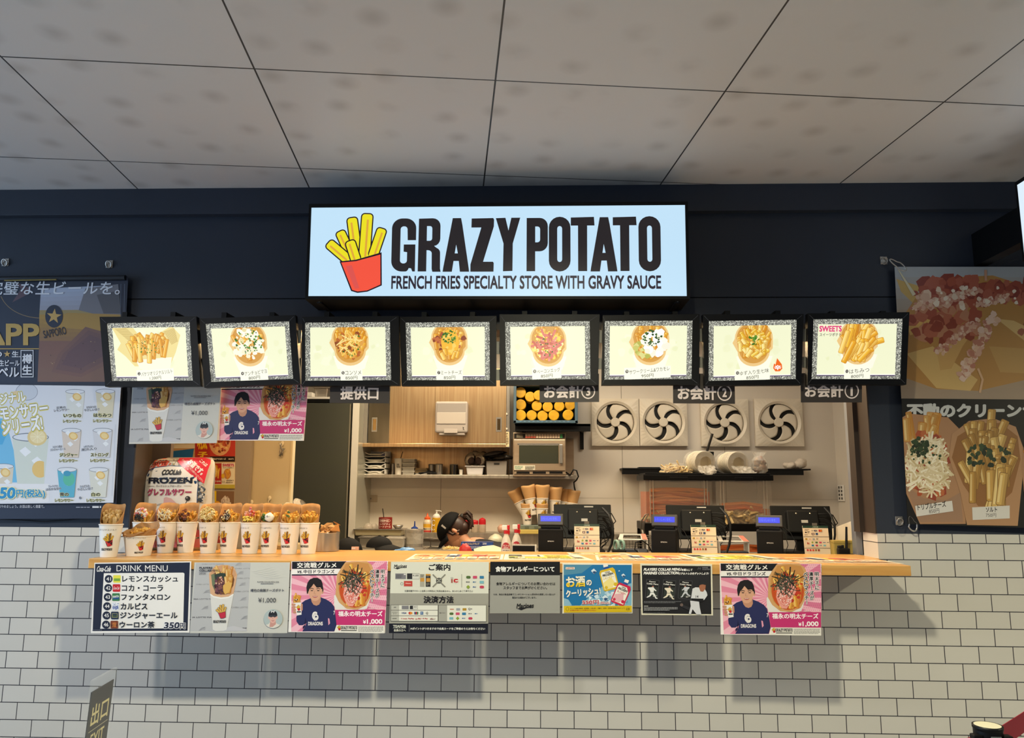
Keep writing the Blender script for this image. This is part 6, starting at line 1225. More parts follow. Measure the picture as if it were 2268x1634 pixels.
root = thing('paper_cup', 'white paper cup with black lettering and a spoon on the long shelf', 'cup', onshelf(882.5, 2.35, zs1)); b = MB(); cup_body(b, .125, .025, .034); c = Cv(300, 200)
for k, tx in enumerate(('CHIBA', 'LOTTE', 'MARINES')): c.txt(tx, 70, 20+k*44, 130+(60 if k == 2 else 30), 52+k*44, '#2a2a2c', .05)
cup_print(b, c, .125, .025, .034, 0, .065, .00024, .25); b.build('cup', root); b = MB(); b.tube([(0, 0, .03), (.012, .0, .12), (.028, .005, .18)], .003, BLACK); b.build('spoon', root)
for i in range(4):
    o = onshelf(906, 2.38, zs1); o.z += i*.031; b = MB(); b.box(-.045, .05, -.06, .06, 0, .024, M('#c9c5bb', .25, alpha=.75), .004, taper=.92); b.box(-.049, .054, -.064, .064, .024, .030, M('#d8d4c8', .25), .002); q = b.build('food_box', None); q.location = o
    tag(q, 'clear lidded food box on the long shelf, ' + ('lowest of its stack', 'second of its stack from below', 'third of its stack from below', 'topmost of its stack')[i], 'box', 'stacked food boxes')
b = MB(); r = random.Random(5)
for i in range(7): b.box(-.045+r.uniform(-.006, .006), .045+r.uniform(-.006, .006), -.05, .05, i*.008, i*.008+.006, r.choice((M('#b59c74', .5), M('#9a8a6c', .4), WHITE)))
q = b.build('packet_pile', None); q.location = onshelf(934, 2.40, zs1); tag(q, 'low pile of flat packets on the long shelf', 'packets', kind='stuff')
b = MB(); b.tube([(-.08, 0, .012), (-.02, -.004, .02), (.03, 0, .012), (.06, .003, .014)], .006, BLACK); b.tube([(-.07, .01, .006), (0, .012, .03), (.055, .004, .016)], .005, BLACK); q = b.build('black_tongs', None); q.location = onshelf(950, 2.31, zs1); tag(q, 'black tongs lying in front of the steel canisters', 'tongs')
canister(956, 2.42, zs1, .026, .082, 'steel_canister', 'lidded steel canister standing behind the black tongs', 'canister', g='steel canisters on the shelf'); canister(972, 2.37, zs1, .030, .082, 'steel_canister', 'larger steel canister just right of the tongs', 'canister', g='steel canisters on the shelf')
canister(1005, 2.37, zs1, .033, .084, 'steel_canister', 'open dark steel canister left of the white tub', 'canister', M('#6a655c', .2, 1.), False, g='steel canisters on the shelf')
b = MB(); b.lathe([(.012, 0), (.016, .04), (.017, .042)], (0, 0, 0), WHITE, 16); q = b.build('small_cup', None); q.location = onshelf(1021, 2.33, zs1); tag(q, 'tiny white cup beside the open steel canister', 'cup')
o = onshelf(1053, 2.36, zs1); root = thing('white_tub', 'white plastic tub holding dark sauce pouches on the shelf', 'tub', o)
b = MB(); b.box(-.068, .068, -.075, .075, 0, .066, M('#cfcdd0', .35), .008, taper=.86); b.build('tub_body', root); b = MB(); b.box(-.078, .078, -.085, .085, .064, .070, M('#d8d6d8', .35), .003); b.build('rim', root)
FOIL = M('#a89c8c', .25, .9, bump=.7, nscale=30)
for i, (dx, dy, an, h) in enumerate(((-.045, -.02, .25, .10), (.0, .01, -.1, .115), (.04, -.03, -.3, .10), (.055, .03, .1, .11))):
    root = thing('sauce_pouch', ['foil pouch leaning at the left in the white tub', 'tallest foil pouch in the middle of the white tub', 'foil pouch with a dark label at the front right of the white tub', 'foil pouch at the back right of the white tub'][i], 'pouch', o+Vector((dx, dy, .071)), 'foil sauce pouches')
    rt = Matrix.Rotation(an, 3, 'Y'); b = MB(); b.ell((0, 0, h*.5), .038, .014, h*.55, FOIL, 14, 10, rt, .06, i); b.build('foil_bag', root)
    b = MB(); b.ell(rt @ Vector((0, -.010, h*.42)), .026, .006, h*.3, M('#3a1f18', .4), 12, 8, rt); b.build('brown_label', root)
o = onshelf(1101, 2.36, zs1); root = thing('grey_storage_box', 'grey storage box at the right end of the long shelf', 'box', o); b = MB(); b.box(-.080, .080, -.09, .09, 0, .108, M('#8d8781', .5), .004, taper=.94); b.build('box_body', root); b = MB(); b.box(-.02, .022, -.092, -.0895, .08, .093, M('#2a2826', .5)); b.build('grip_slot', root)
b = MB(); r = random.Random(8); BAG = M('#3a3634', .3, .3, bump=.6, nscale=25)
for k in range(7): b.ell((r.uniform(-.05, .06), r.uniform(-.05, .04), .03+k*.008), .07, .05, .018, BAG, 14, 8, Matrix.Rotation(r.uniform(-.3, .3), 3, 'Y'), .15, k)
q = b.build('black_bags', None); q.location = o+Vector((0, 0, .095)); tag(q, 'heap of folded dark plastic bags on the grey storage box', 'bags', kind='stuff')
# microwave
YMW = 2.19; root = thing('microwave_oven', 'brushed steel microwave oven on the short shelf under the crate', 'microwave', (P(1195, 1050, YMW).x, 2.3, zs1))
def m_(px, py, Y=YMW): return P(px, py, Y)
MW = M('#b8a48c', .34, .5, noise='#ab967e', nscale=20, aniso=(.05, 1, 1))
a, d = m_(1136.5, 957.5), m_(1253, 1046); zlow = zs1+.006
b = MB(); b.box(a.x, d.x, YMW, 2.46, d.z-.03+.0, a.z, MW, .004); b.build('case', root, world=True)
b = MB(); b.pbox(1138, 973, 1252, 1042, YMW-.014, .016, MW, .004); dr = b.build('oven_door', root, world=True)
b = MB(); b.pbox(1149.5, 985, 1237, 1026, YMW-.016, .004, M('#3c3d30', .08, spec=.8), .001); b.pbox(1146, 981.5, 1239, 984, YMW-.018, .006, STEEL2); o_ = b.build('door_window', dr)
b = MB(); b.pbox(1239, 984, 1246, 1026, YMW-.034, .010, STEEL2, .003); b.pbox(1241, 985, 1244, 988, YMW-.026, .012, BLACK); b.pbox(1241, 1021, 1244, 1025, YMW-.026, .012, BLACK); o2 = b.build('door_handle', dr)
for o in (o_, o2):
    for v in o.data.vertices: v.co -= root.location
b = MB(); b.pbox(1139, 960, 1251, 970.5, YMW-.004, .005, M('#2a2724', .3)); pn = b.build('control_panel', root, world=True)
for i in range(14):
    b = MB(); x = 1163.5+i*5.95; b.pbox(x, 961.5, x+5, 969.5, YMW-.007, .004, M('#c4563f' if i in () else ('#3f9a5c' if i == 13 else '#e6cdb4'), .4)); 
    if i < 4: b.pbox(x, 966, x+5, 969.5, YMW-.008, .002, M('#c05a48', .4))
    o = b.build('key_button', pn)
    for v in o.data.vertices: v.co -= root.location
b = MB(); b.pbox(1144, 962, 1158, 969, YMW-.006, .003, M('#8a8474', .2)); o = b.build('time_display', pn)
for v in o.data.vertices: v.co -= root.location
c = Cv(190, 40); c.fine(6, 5, 80, 36, 3, '#5a8a70', 2); c.fine(100, 6, 184, 36, 4, '#6a6a60', 3); sheet('paper_label', c, Q(YMW-.0145, (1138.5, 1030), (1185, 1030), (1185, 1040.5), (1138.5, 1040.5)), '#d5d0bd', parent=root, thick=.0004)
b = MB(); b.pbox(1139, 1043, 1252, 1049.5, YMW-.006, .05, MW)
for x in (1141, 1177, 1214): b.pbox(x+3, 1044.2, x+32, 1048.5, YMW-.008, .004, BLACK)
b.build('vent_base', root, world=True)
b = MB(); b.box(a.x+.01, d.x-.01, YMW+.02, 2.42, zs1+.001, d.z-.025, BLACK); b.build('feet', root, world=True)
b = MB(); b.pbox(1131, 972, 1271, 1050, 2.468, .03, MW, .002); tag(b.build('mounting_plate', None, origin=P(1200, 1010, 2.48)), 'steel mounting plate on the wall behind the microwave', 'panel')
b = MB(); pts = [P(x, y, Y) for x, y, Y in ((1254, 1046, 2.25), (1263, 1052, 2.21), (1270, 1040, 2.2), (1277, 1042, 2.2), (1281, 1055, 2.2), (1277, 1063, 2.21), (1271, 1068, 2.3), (1272, 1078, 2.46), (1275, 1090, 2.47), (1272, 1110, 2.48))]; b.tube(pts, .006, BLACK); b.build('power_cord', root, world=True)
# black upper shelf with crate and yellow cylinders
YK = 2.14; zk = P(1200, 938, YK).z; root = thing('black_wall_shelf', 'black wall shelf with brackets under the blue crate', 'shelf', (P(1225, 945, YK).x, 2.3, zk))
b = MB(); b.box(P(1141, 945, YK).x, P(1308, 945, YK).x, YK, YB, zk-.02, zk, BLACKM, .002); b.box(P(1141, 945, YK).x, P(1308, 945, YK).x, YK, YK+.012, zk-.058, zk, BLACKM, .002); b.build('shelf_board', root, world=True)
for px in (1289, 1160):
    b = MB(); k = P(px, 960, 2.46); b.box(k.x-.014, k.x+.014, 2.475, YB, P(px, 995, 2.48).z, zk-.02, BLACKM, .001); b.box(k.x-.006, k.x+.006, YK+.05, YB, zk-.05, zk-.02, BLACKM); b.build('bracket', root, world=True)
CR = M('#3f5a6c', .5, noise='#375060', nscale=8); Yc0 = 2.10
x0, x1 = P(1139, 940, Yc0).x, P(1278, 940, Yc0).x; z0, z1 = zk, P(1200, 858, Yc0).z+.03
root = thing('blue_crate', 'blue plastic crate on the black shelf, lying open to the front', 'crate', ((x0+x1)/2, 2.28, zk))
b = MB(); t_ = .014; b.box(x0, x1, Yc0, 2.48, z0, z0+t_, CR); b.box(x0, x1, Yc0, 2.48, z1-t_, z1, CR); b.box(x0, x0+t_, Yc0, 2.48, z0, z1, CR); b.box(x1-t_, x1, Yc0, 2.48, z0, z1, CR); b.box(x0, x1, 2.47, 2.48, z0, z1, M('#2e4450', .6)); b.build('crate_body', root, world=True)
b = MB(); f = .026; b.box(x0-.006, x1+.006, Yc0-.012, Yc0+.006, z0, z0+f*.8, CR, .003); b.box(x0-.006, x0+f*.6, Yc0-.012, Yc0+.006, z0, z1, CR, .003); b.box(x1-f*.6, x1+.006, Yc0-.012, Yc0+.006, z0, z1, CR, .003)
for i in range(12): b.box(x0+.04+i*(x1-x0-.08)/12, x0+.055+i*(x1-x0-.08)/12, Yc0-.015, Yc0, z0+.004, z0+.018, M('#4a687c', .5))
b.build('crate_rim', root, world=True)
YEL = M('#c9990c', .45, noise='#b98a08', nscale=30); YELB = M('#b99418', .5)
for i, (cx_, cy_, r_) in enumerate(((470, 590, 90), (650, 590, 85), (830, 600, 88), (1015, 590, 88), (1250, 585, 90), (470, 415, 90), (735, 435, 85), (915, 450, 85), (1105, 440, 85), (1285, 420, 88), (465, 215, 92), (625, 285, 85), (765, 262, 85))):
    Yf = 2.13+.012*((i*7) % 4); k = P(1090+cx_/7.43, 840+cy_/7.43, Yf); rr_ = r_/7.43*(Yf+3.66)/1700
    root = thing('yellow_tub', ['leftmost yellow tub of the bottom row', 'second yellow tub of the bottom row', 'third yellow tub of the bottom row', 'fourth yellow tub of the bottom row', 'rightmost yellow tub of the bottom row', 'leftmost yellow tub of the middle row', 'second yellow tub of the middle row', 'third yellow tub of the middle row, under the sign', 'fourth yellow tub of the middle row, under the sign', 'rightmost yellow tub of the middle row', 'topmost yellow tub in the left corner', 'second yellow tub of the top row', 'yellow tub half behind the number 3 sign'][i]+' in the blue crate', 'tub', (k.x, Yf, k.z), 'yellow tubs in the blue crate')
    b = MB(); b.lathe([(rr_*.96, .004), (rr_*.93, .20), (.001, .20)], (0, 0, 0), YELB, 28, (0, 1, 0)); b.build('tub_body', root)
    b = MB(); b.lathe([(.001, 0), (rr_*.9, 0), (rr_, .002), (rr_, .014), (rr_*.95, .016)], (0, 0, 0), YEL, 28, (0, 1, 0), cap=False); b.build('lid', root)
# four extractor fans
FANW = M('#d9cfbd', .4); FDARK = M('#17150f', .6)
def make_fan(p, s, lab):
    root = thing('extractor_fan', lab, 'fan', p, 'extractor fans on the back wall'); R_ = s*.395; N = 48
    b = MB(); vs = []; half = s/2
    for i in range(N):
        a = 2*math.pi*i/N; ca, sa = math.cos(a), math.sin(a); k = half/max(abs(ca), abs(sa)); vs += [(ca*k, -.035, sa*k), (ca*R_*1.13, -.050, sa*R_*1.13), (ca*R_, -.036, sa*R_), (ca*R_, -.002, sa*R_), (ca*k, 0, sa*k)]
    fs = []
    for i in range(N):
        j = (i+1) % N
        for q in range(3): fs.append([5*i+q, 5*i+q+1, 5*j+q+1, 5*j+q])
        fs.append([5*i, 5*j, 5*j+4, 5*i+4])
    b.add(vs, fs, FANW, False); b.box(-half*.72, half*.72, -.040, -.034, -half*.93, -half*.86, FANW, .001); b.box(half*.8, half*.86, -.0365, -.035, -half*.92, -half*.84, M('#c9826a', .5)); b.build('fan_frame', root)
    b = MB(); b.lathe([(R_*1.0, 0), (.001, 0)], (0, -.0022, 0), FDARK, 40, (0, -1, 0), cap=False); b.build('shutter', root)
    b = MB(); b.lathe([(.032*s/.37, 0), (.036*s/.37, .004), (.036*s/.37, .016), (.032*s/.37, .021), (.001, .022)], (0, -.016, 0), FANW, 28, (0, -1, 0)); b.build('hub', root)
    for k in range(5):
        b = MB(); vs = []; n, w = 8, 6; a0 = k*2*math.pi/5+.5
        for i in range(n+1):
            t = i/n; rad = .03*s/.37+(R_*.975-.03*s/.37)*t; c0 = a0-.55*t*t
            for j in range(w+1):
                u = j/w; an = c0+(u-.5)*(.60+.34*min(1, t*1.6)); vs.append((rad*math.cos(an), -.022+.012*(u-.5)*(1-.3*t), rad*math.sin(an)))
        b.add(vs, [[i*(w+1)+j, i*(w+1)+j+1, (i+1)*(w+1)+j+1, (i+1)*(w+1)+j] for i in range(n) for j in range(w)], FANW, True); b.build('blade', root, solid=.002)
for cx_, cy_, lab in ((1362, 935.5, 'white extractor fan nearest the crate shelf, first of four on the wall'), (1468, 935.5, 'white extractor fan second from the crate shelf'), (1603.5, 936.5, 'white extractor fan third from the crate shelf, above the wrapped bowls'), (1722.5, 936, 'white extractor fan farthest from the crate, fourth on the wall')):
    make_fan(P(cx_, cy_, YB-.002), .376, lab)
# black shelf on the right, rag, pan
Y2 = 2.30; zr = P(1600, 1037, Y2).z; root = thing('black_wall_shelf', 'long black wall shelf below the fans', 'shelf', (P(1590, 1040, Y2).x, 2.4, zr))
b = MB(); b.box(P(1378, 1040, Y2).x, P(1796, 1040, Y2).x, Y2, YB, zr-.012, zr, BLACKM, .002); b.box(P(1378, 1040, Y2).x, P(1780, 1040, Y2).x, Y2+.004, Y2+.02, zr-.048, zr-.012, BLACKM); b.build('shelf_board', root, world=True)
b = MB(); b.box(P(1415, 1034, 2.32).x, P(1462, 1034, 2.32).x, 2.32, 2.42, zr, zr+.008, BLACKM, .002); tag(b.build('black_tray', None, origin=(P(1440, 1034, 2.36).x, 2.36, zr)), 'flat black lid lying at the left end of the long black shelf', 'lid')
root = thing('wiping_cloth', 'crumpled pale cloth on the right end of the black shelf', 'cloth', onshelf(1763, 2.4, zr)); b = MB(); r = random.Random(2); CL = M('#cfc3b4', .8, bump=.4, nscale=20)
for k in range(9): b.ell((-.055+k*.014, r.uniform(-.02, .02), .025+.01*(k > 4)+.012*(k > 6)), .036, .04, .026+.012*(k > 5), CL, 12, 8, Matrix.Rotation(r.uniform(-.5, .5), 3, 'Y'), .12, k)
b.build('folded_cloth', root)
root = thing('frying_pan', 'black frying pan with a raised handle on the black shelf behind the wrapped bowls', 'pan', onshelf(1561, 2.38, zr)); b = MB(); b.lathe([(.062, 0), (.072, .10), (.075, .128), (.070, .128), (.060, .01), (.001, .01)], (0, 0, 0), BLACK, 28); b.build('pan_body', root); b = MB(); b.tube([(.01, -.05, .125), (.03, -.06, .19), (.055, -.065, .265)], .010, M('#2a2724', .3, .4), 10); b.build('handle', root)
def on_right_wall(px, py):
    lo, hi = .3, YB
    for _ in range(40):
        m = (lo+hi)/2
        if P(px, py, m).x < XR: lo = m
        else: hi = m
    return P(px, py, lo)
o = on_right_wall(1864.5, 1092); b = MB(); b.box(-.01, 0, -.06, .06, -.062, .062, WHITE, .004)
for z in (-.04, -.012, .016, .044):
    for y in (-.024, .024): b.box(-.0108, -.009, y-.013, y+.013, z-.009, z+.009, M('#4a4640', .5))
q = b.build('power_outlet', None); q.location = (XR, o.y, o.z); tag(q, 'white multi-socket power outlet on the side wall near the window edge', 'outlet')
b = MB(); b.box(-.035, .035, -.008, 0, -.028, .028, M('#b8ab96', .3, .4), .002); b.lathe([(.006, 0), (.006, .004), (.001, .005)], (-.016, -.008, 0), STEEL2, 10, (0, -1, 0)); q = b.build('switch_plate', None); q.location = P(826.5, 1104, YB); tag(q, 'small metal switch plate on the back wall left of the sauce tin', 'switch')
b = MB(); k0, k1 = P(1884, 1000, .21), P(1898, 1000, .21); b.box(k0.x, k1.x-.002, .21, .26, ZK, OZ1, M('#aeb6c4', .3, .7)); b.box(k1.x-.004, k1.x+.008, .215, .255, ZK, OZ1, BLACK); struct(b, 'trim_6')
# ================================================================ things on the back counter and prep table
def base(px, Y, z): return Vector((P(px, 1180, Y).x, Y, z))
def simple(name, lab, cat, o, mbs, g=None):
    """a thing whose parts are (name, collector) pairs"""
    root = thing(name, lab, cat, o, g)
    for n, b in mbs: b.build(n, root)
    return root
# tray with tin, bowls
o = base(843, 2.10, ZB+.075); root = thing('steel_tray', 'shallow cream and steel tray at the left end carrying the sauce tin', 'tray', o); b = MB(); b.box(-.175, .175, -.1, .1, 0, .045, M('#c8bd9a', .4, .2), .006, taper=.95); b.build('tray_body', root); b = MB(); b.box(-.182, .182, -.107, .107, .044, .049, STEEL2, .002); b.build('rim', root)
b = MB(); b.box(-.17, .17, -.09, .1, -.076, -.001, M('#3a3a38', .3, .4), .004); b.build('stand', root)
c = Cv(300, 240); c.rect(0, 0, 300, 240, '#8a2418'); c.txt('HEINZ', 90, 40, 215, 85, '#e6d4c8', .05); c.ring(152, 62, 90, 5, '#e6d4c8', 28, 45); c.txt('スパゲティ', 75, 120, 235, 165, '#efe2d8', .03); c.txt('ミートソース', 70, 178, 245, 225, '#efe2d8', .03)
o = base(853, 2.06, ZB+.125); root = thing('sauce_tin', 'big red sauce tin with white lettering and a spoon standing in it', 'tin', o); b = MB(); b.lathe([(.048, 0), (.049, .002), (.049, .080), (.0495, .082), (.047, .082), (.046, .06), (.001, .06)], (0, 0, 0), M('#8a2418', .4), 32)
c.emit(b, lambda x, y, h: ((.0493+h)*math.cos(-math.pi/2+(x-150)*.0108), (.0493+h)*math.sin(-math.pi/2+(x-150)*.0108), .078-y*.00031), maxe=14, dz=.00002); b.build('tin_body', root)
b = MB(); b.tube([(-.01, 0, .05), (-.018, 0, .11), (-.024, 0, .145)], .004, M('#4a4640', .3, .5)); b.build('spoon', root)
for px, Y, r_, lab in ((815, 2.09, .036, 'clear plastic dome left of the sauce tin'), (828, 2.13, .032, 'clear plastic dome just behind the left of the sauce tin')):
    b = MB(); b.ell((0, 0, 0), r_, r_, r_*1.1, M('#cfc4b4', .15, alpha=.45), 18, 8, z0=0); q = b.build('plastic_dome', None); q.location = base(px, Y, ZB+.125); tag(q, lab, 'bowl', 'plastic domes')
root = thing('steel_bowl', 'small steel bowl on the tray right of the sauce tin', 'bowl', base(881, 2.08, ZB+.125)); b = MB(); b.lathe([(.022, 0), (.036, .016), (.039, .026), (.036, .025), (.021, .003), (.001, .003)], (0, 0, 0), STEEL2, 24); b.build('bowl_body', root); b = MB(); b.ell((0, 0, .02), .032, .032, .010, M('#8a7a5c', .6, bump=.5, nscale=60), 14, 6); b.build('filling', root)
def tub(px, Y, z, w, d, h, name, lab, m=STEEL2, fill=None, film=False, g=None, rim=True):
    root = thing(name, lab, 'container', base(px, Y, z), g); b = MB(); t = .004; tp = .9
    b.box(-w/2, w/2, -d/2, d/2, 0, h-.002, m, .006, taper=tp); b.build('tub_body', root)
    if rim: b = MB(); qo = [Vector((-w/2-.006, -d/2-.006, h)), Vector((w/2+.006, -d/2-.006, h)), Vector((w/2+.006, d/2+.006, h)), Vector((-w/2-.006, d/2+.006, h))]; qi = [Vector((v.x*.86, v.y*.86, h)) for v in qo]; b.add(qo+qi+[v-Vector((0, 0, .005)) for v in qo], [[0, 1, 5, 4], [1, 2, 6, 5], [2, 3, 7, 6], [3, 0, 4, 7], [0, 8, 9, 1], [1, 9, 10, 2], [2, 10, 11, 3], [3, 11, 8, 0]], m); b.build('rim', root)
    if fill: b = MB(); fill(b, w, d, h); b.build('filling', root)
    if film: b = MB(); b.box(-w/2-.004, w/2+.004, -d/2-.008, d/2+.004, h*.15, h+.006, FILM, .008, taper=.94); b.build('plastic_film', root)
    return root
def shred_fill(b, w, d, h):
    r = random.Random(3)
    for _ in range(150): p = Vector((r.uniform(-w*.4, w*.4), r.uniform(-d*.4, d*.4), h-.002+r.uniform(0, .012))); q = Vector((r.uniform(-.012, .012), r.uniform(-.012, .012), r.uniform(-.004, .006))); b.tube([p-q, p+q], .0016, CHEESE[r.randrange(3)], 4)
tub(823, 1.62, ZM+.02, .13, .16, .075, 'steel_tub', 'open steel tub below the tray at the left', fill=None); tub(878, 1.60, ZM+.02, .13, .15, .07, 'wrapped_tub', 'steel tub wrapped in plastic film left of the tall steel pot', film=True)
b = MB(); b.box(-.33, .24, -.12, .12, -.02, 0, STEEL)
for x in (-.3, .21):
    for y in (-.1, .1): b.box(x-.015, x+.015, y-.015, y+.015, -(ZM+.02), -.02, STEEL2)
q = b.build('tub_stand', None); q.location = base(868, 1.61, ZM+.02); tag(q, 'narrow steel stand with tubs between the prep table and the back counter', 'table')
root = thing('tall_steel_pot', 'tall round steel pot with plastic film over its side', 'pot', base(917, 1.62, ZM+.02)); b = MB(); b.lathe([(.060, 0), (.062, .003), (.062, .118), (.066, .121), (.064, .124), (.060, .122), (.058, .008), (.001, .008)], (0, 0, 0), STEEL2, 32); b.build('pot_body', root); b = MB(); b.lathe([(.0635, .03), (.0655, .06), (.0645, .10), (.068, .124)], (0, 0, 0), FILM, 24, cap=False); b.build('plastic_film', root)
# bottles
def bottle(px, Y, z, prof, m, parts, name, lab, g=None):
    root = thing(name, lab, 'bottle', base(px, Y, z), g); b = MB(); b.lathe(prof, (0, 0, 0), m, 24); b.build('bottle_body', root)
    for n, pr, mm in parts: b = MB(); b.lathe(pr, (0, 0, 0), mm, 20); b.build(n, root)
    return root
BLUEP, ORP = M('#24408a', .35), M('#e0602a', .35)
bottle(918, 2.10, ZB, [(.03, 0), (.031, .09), (.026, .112), (.022, .115)], M('#d8d4c8', .3), [('cap', [(.026, .112), (.026, .130), (.012, .139), (.006, .142), (.004, .178), (.001, .179)], BLUEP)], 'squeeze_bottle', 'blue capped squeeze bottle behind the tall steel pot')
root = bottle(946, 2.33, ZL, [(.029, 0), (.031, .004), (.031, .075), (.024, .092), (.022, .096)], M('#e3d3b8', .2, alpha=.9), [('cap', [(.023, .095), (.024, .108), (.012, .116), (.006, .13), (.003, .142), (.001, .143)], ORP)], 'squeeze_bottle', 'orange capped squeeze bottle with a yellow label by the tall steel pot')
c = Cv(150, 100); c.rect(0, 0, 150, 46, '#dba52a'); c.rect(0, 46, 150, 100, '#e8d8b8'); c.rect(0, 80, 150, 100, '#b8302a'); c.txt('焼肉のたれ', 12, 50, 138, 76, '#2a2220', .04); b = MB(); c.emit(b, lambda x, y, h: ((.0313+h)*math.cos(-math.pi/2+(x-75)*.018), (.0313+h)*math.sin(-math.pi/2+(x-75)*.018), .062-y*.0006), maxe=10); b.build('label', root)
root = bottle(966, 2.33, ZL, [(.031, 0), (.033, .004), (.033, .104), (.028, .112)], M('#c99a26', .25), [('white_shoulder', [(.0295, .110), (.029, .122), (.018, .136), (.008, .14)], WHITE), ('pump', [(.006, .138), (.006, .158), (.010, .160), (.010, .165), (.001, .166)], WHITE)], 'pump_bottle', 'yellow mustard pump bottle with a white top')
b = MB(); b.tube([(0, 0, .162), (.03, 0, .160), (.036, 0, .155)], .0035, WHITE); b.build('nozzle', root); b = MB(); b.tube([(-.018+.012*math.cos(a), -.0335+.004*abs(math.cos(a)), .072+.02*math.sin(a)) for a in [i*.3 for i in range(-5, 16)]], .0022, WHITE, 5); b.tube([(-.018+.012*math.cos(a), -.0335+.004*abs(math.cos(a)), .034+.018*math.sin(a)) for a in [i*.3 for i in range(-5, 16)]], .0022, WHITE, 5); b.build('ring_mark', root)
for i, (px, hh) in enumerate(((1033.5, .112), (1051, .096), (1068, .112))):
    root = bottle(px, 2.34, ZL, [(.027, 0), (.029, .004), (.029, .058), (.026, .062)], M('#c9b7a2', .2, alpha=.6), [('red_lid', [(.0275, .060), (.028, .080), (.026, .09 if hh < .1 else .098), (.015, hh-.006), (.001, hh)], M('#c0202a', .35)), ('spice', [(.001, .003), (.026, .003), (.026, .03), (.001, .034)], M('#9a8468', .7))], 'spice_shaker', ['red lidded spice shaker beside the worker\'s cap', 'shorter red lidded shaker in the middle of three', 'red lidded spice shaker nearest the spray bottles'][i], 'spice shakers')
tub(946.5, 2.06, ZB, .066, .1, .062, 'steel_tub', 'small steel tub below the orange capped bottle', g='small steel tubs'); tub(968, 2.06, ZB, .086, .1, .058, 'steel_tub', 'small steel tub below the mustard bottle', g='small steel tubs')
b = MB(); b.ell((0, 0, .026), .085, .05, .04, M('#d9a488', .5, bump=.3), 20, 12, None, .10, 3); b.ell((.04, -.01, .02), .05, .04, .03, M('#d9a488', .5, bump=.3), 14, 8, None, .12, 4); q = b.build('pink_bag', None); q.location = base(1056, 2.08, ZB); tag(q, 'pale pink plastic bag of food behind the worker\'s ponytail', 'bag')
b = MB(); b.ell((0, 0, .042), .054, .05, .05, M('#d6cfb8', .4, noise='#b8bca0', nscale=14, bump=.4), 20, 12, None, .08, 6); q = b.build('white_bag', None); q.location = base(1098, 2.08, ZB); tag(q, 'rounded white plastic bag left of the spray bottles', 'bag')
b = MB(); b.ell((0, 0, .03), .028, .03, .034, M('#d2a48c', .3, alpha=.8, bump=.5), 14, 10, None, .1, 7); q = b.build('small_bag', None); q.location = base(1110, 2.3, ZL); tag(q, 'small pinkish bag behind the white bag', 'bag')
# front row on the prep table
tub(920, 1.12, ZM, .10, .14, .058, 'steel_tub', 'steel tub at the left front of the prep table')
tub(972, 1.10, ZM, .145, .16, .056, 'black_tub', 'dark tub left of the cheese tub', M('#3a3c3a', .3, .3)); tub(1000, 1.04, ZM, .12, .12, .060, 'cheese_tub', 'steel tub heaped with shredded cheese', fill=shred_fill)
k0, k1 = P(1021, 1200, .72), P(1092, 1219, .72); c = Cv(700, 190, ink); c.rect(0, 0, 700, 190, '#1d3a78'); c.txt('ベストシェフラップ', 80, 16, 400, 70, '#e8d9a8', .03); c.txt('250', 470, 14, 560, 60, '#d8dce8', .03); c.circ(40, 40, 26, '#4a86c8'); c.fine(120, 95, 420, 170, 3, '#b8c4e0', 4); c.rect(560, 20, 690, 120, '#2a52a0')
root = thing('wrap_box', 'blue cling wrap carton lying behind the counter', 'box', Vector(((k0.x+k1.x)/2, .75, ZF))); b = MB(); b.box(k0.x, k1.x, .72, .78, ZF, k0.z, M('#1d3a78', .45), .002); b.build('carton', root, world=True)
sheet('printed_side', c, [Vector((k0.x, .7195, k0.z)), Vector((k1.x, .7195, k0.z)), Vector((k1.x, .7195, ZF+.004)), Vector((k0.x, .7195, ZF+.004))], '#1d3a78', parent=root, thick=.0004)
b = MB(); b.ell((0, 0, .0), .036, .03, .042, M('#c0282a', .5), 16, 8, None, .15, 2, z0=0); q = b.build('red_cloth', None); q.location = base(1031, .62, ZF); tag(q, 'crumpled red cloth in front of the blue wrap carton', 'cloth')
b = MB(); vs = [(-.075, -.02, 0), (-.01, -.03, 0), (.07, -.02, 0), (.075, .02, .02), (.02, .03, .036), (-.04, .03, .03), (-.085, .01, .016)]; b.add(vs, [[0, 1, 5, 6], [1, 2, 3, 4], [1, 4, 5]], M('#d9c8a4', .6)); b.add([(v[0], v[1]+.006, v[2]) for v in vs], [[6, 5, 1, 0], [4, 3, 2, 1], [5, 4, 1]], M('#d9c8a4', .6)); q = b.build('paper_wrapper', None); q.location = base(1084, .55, ZF+.004); tag(q, 'creased cream paper wrapper left of the spray bottles', 'paper')
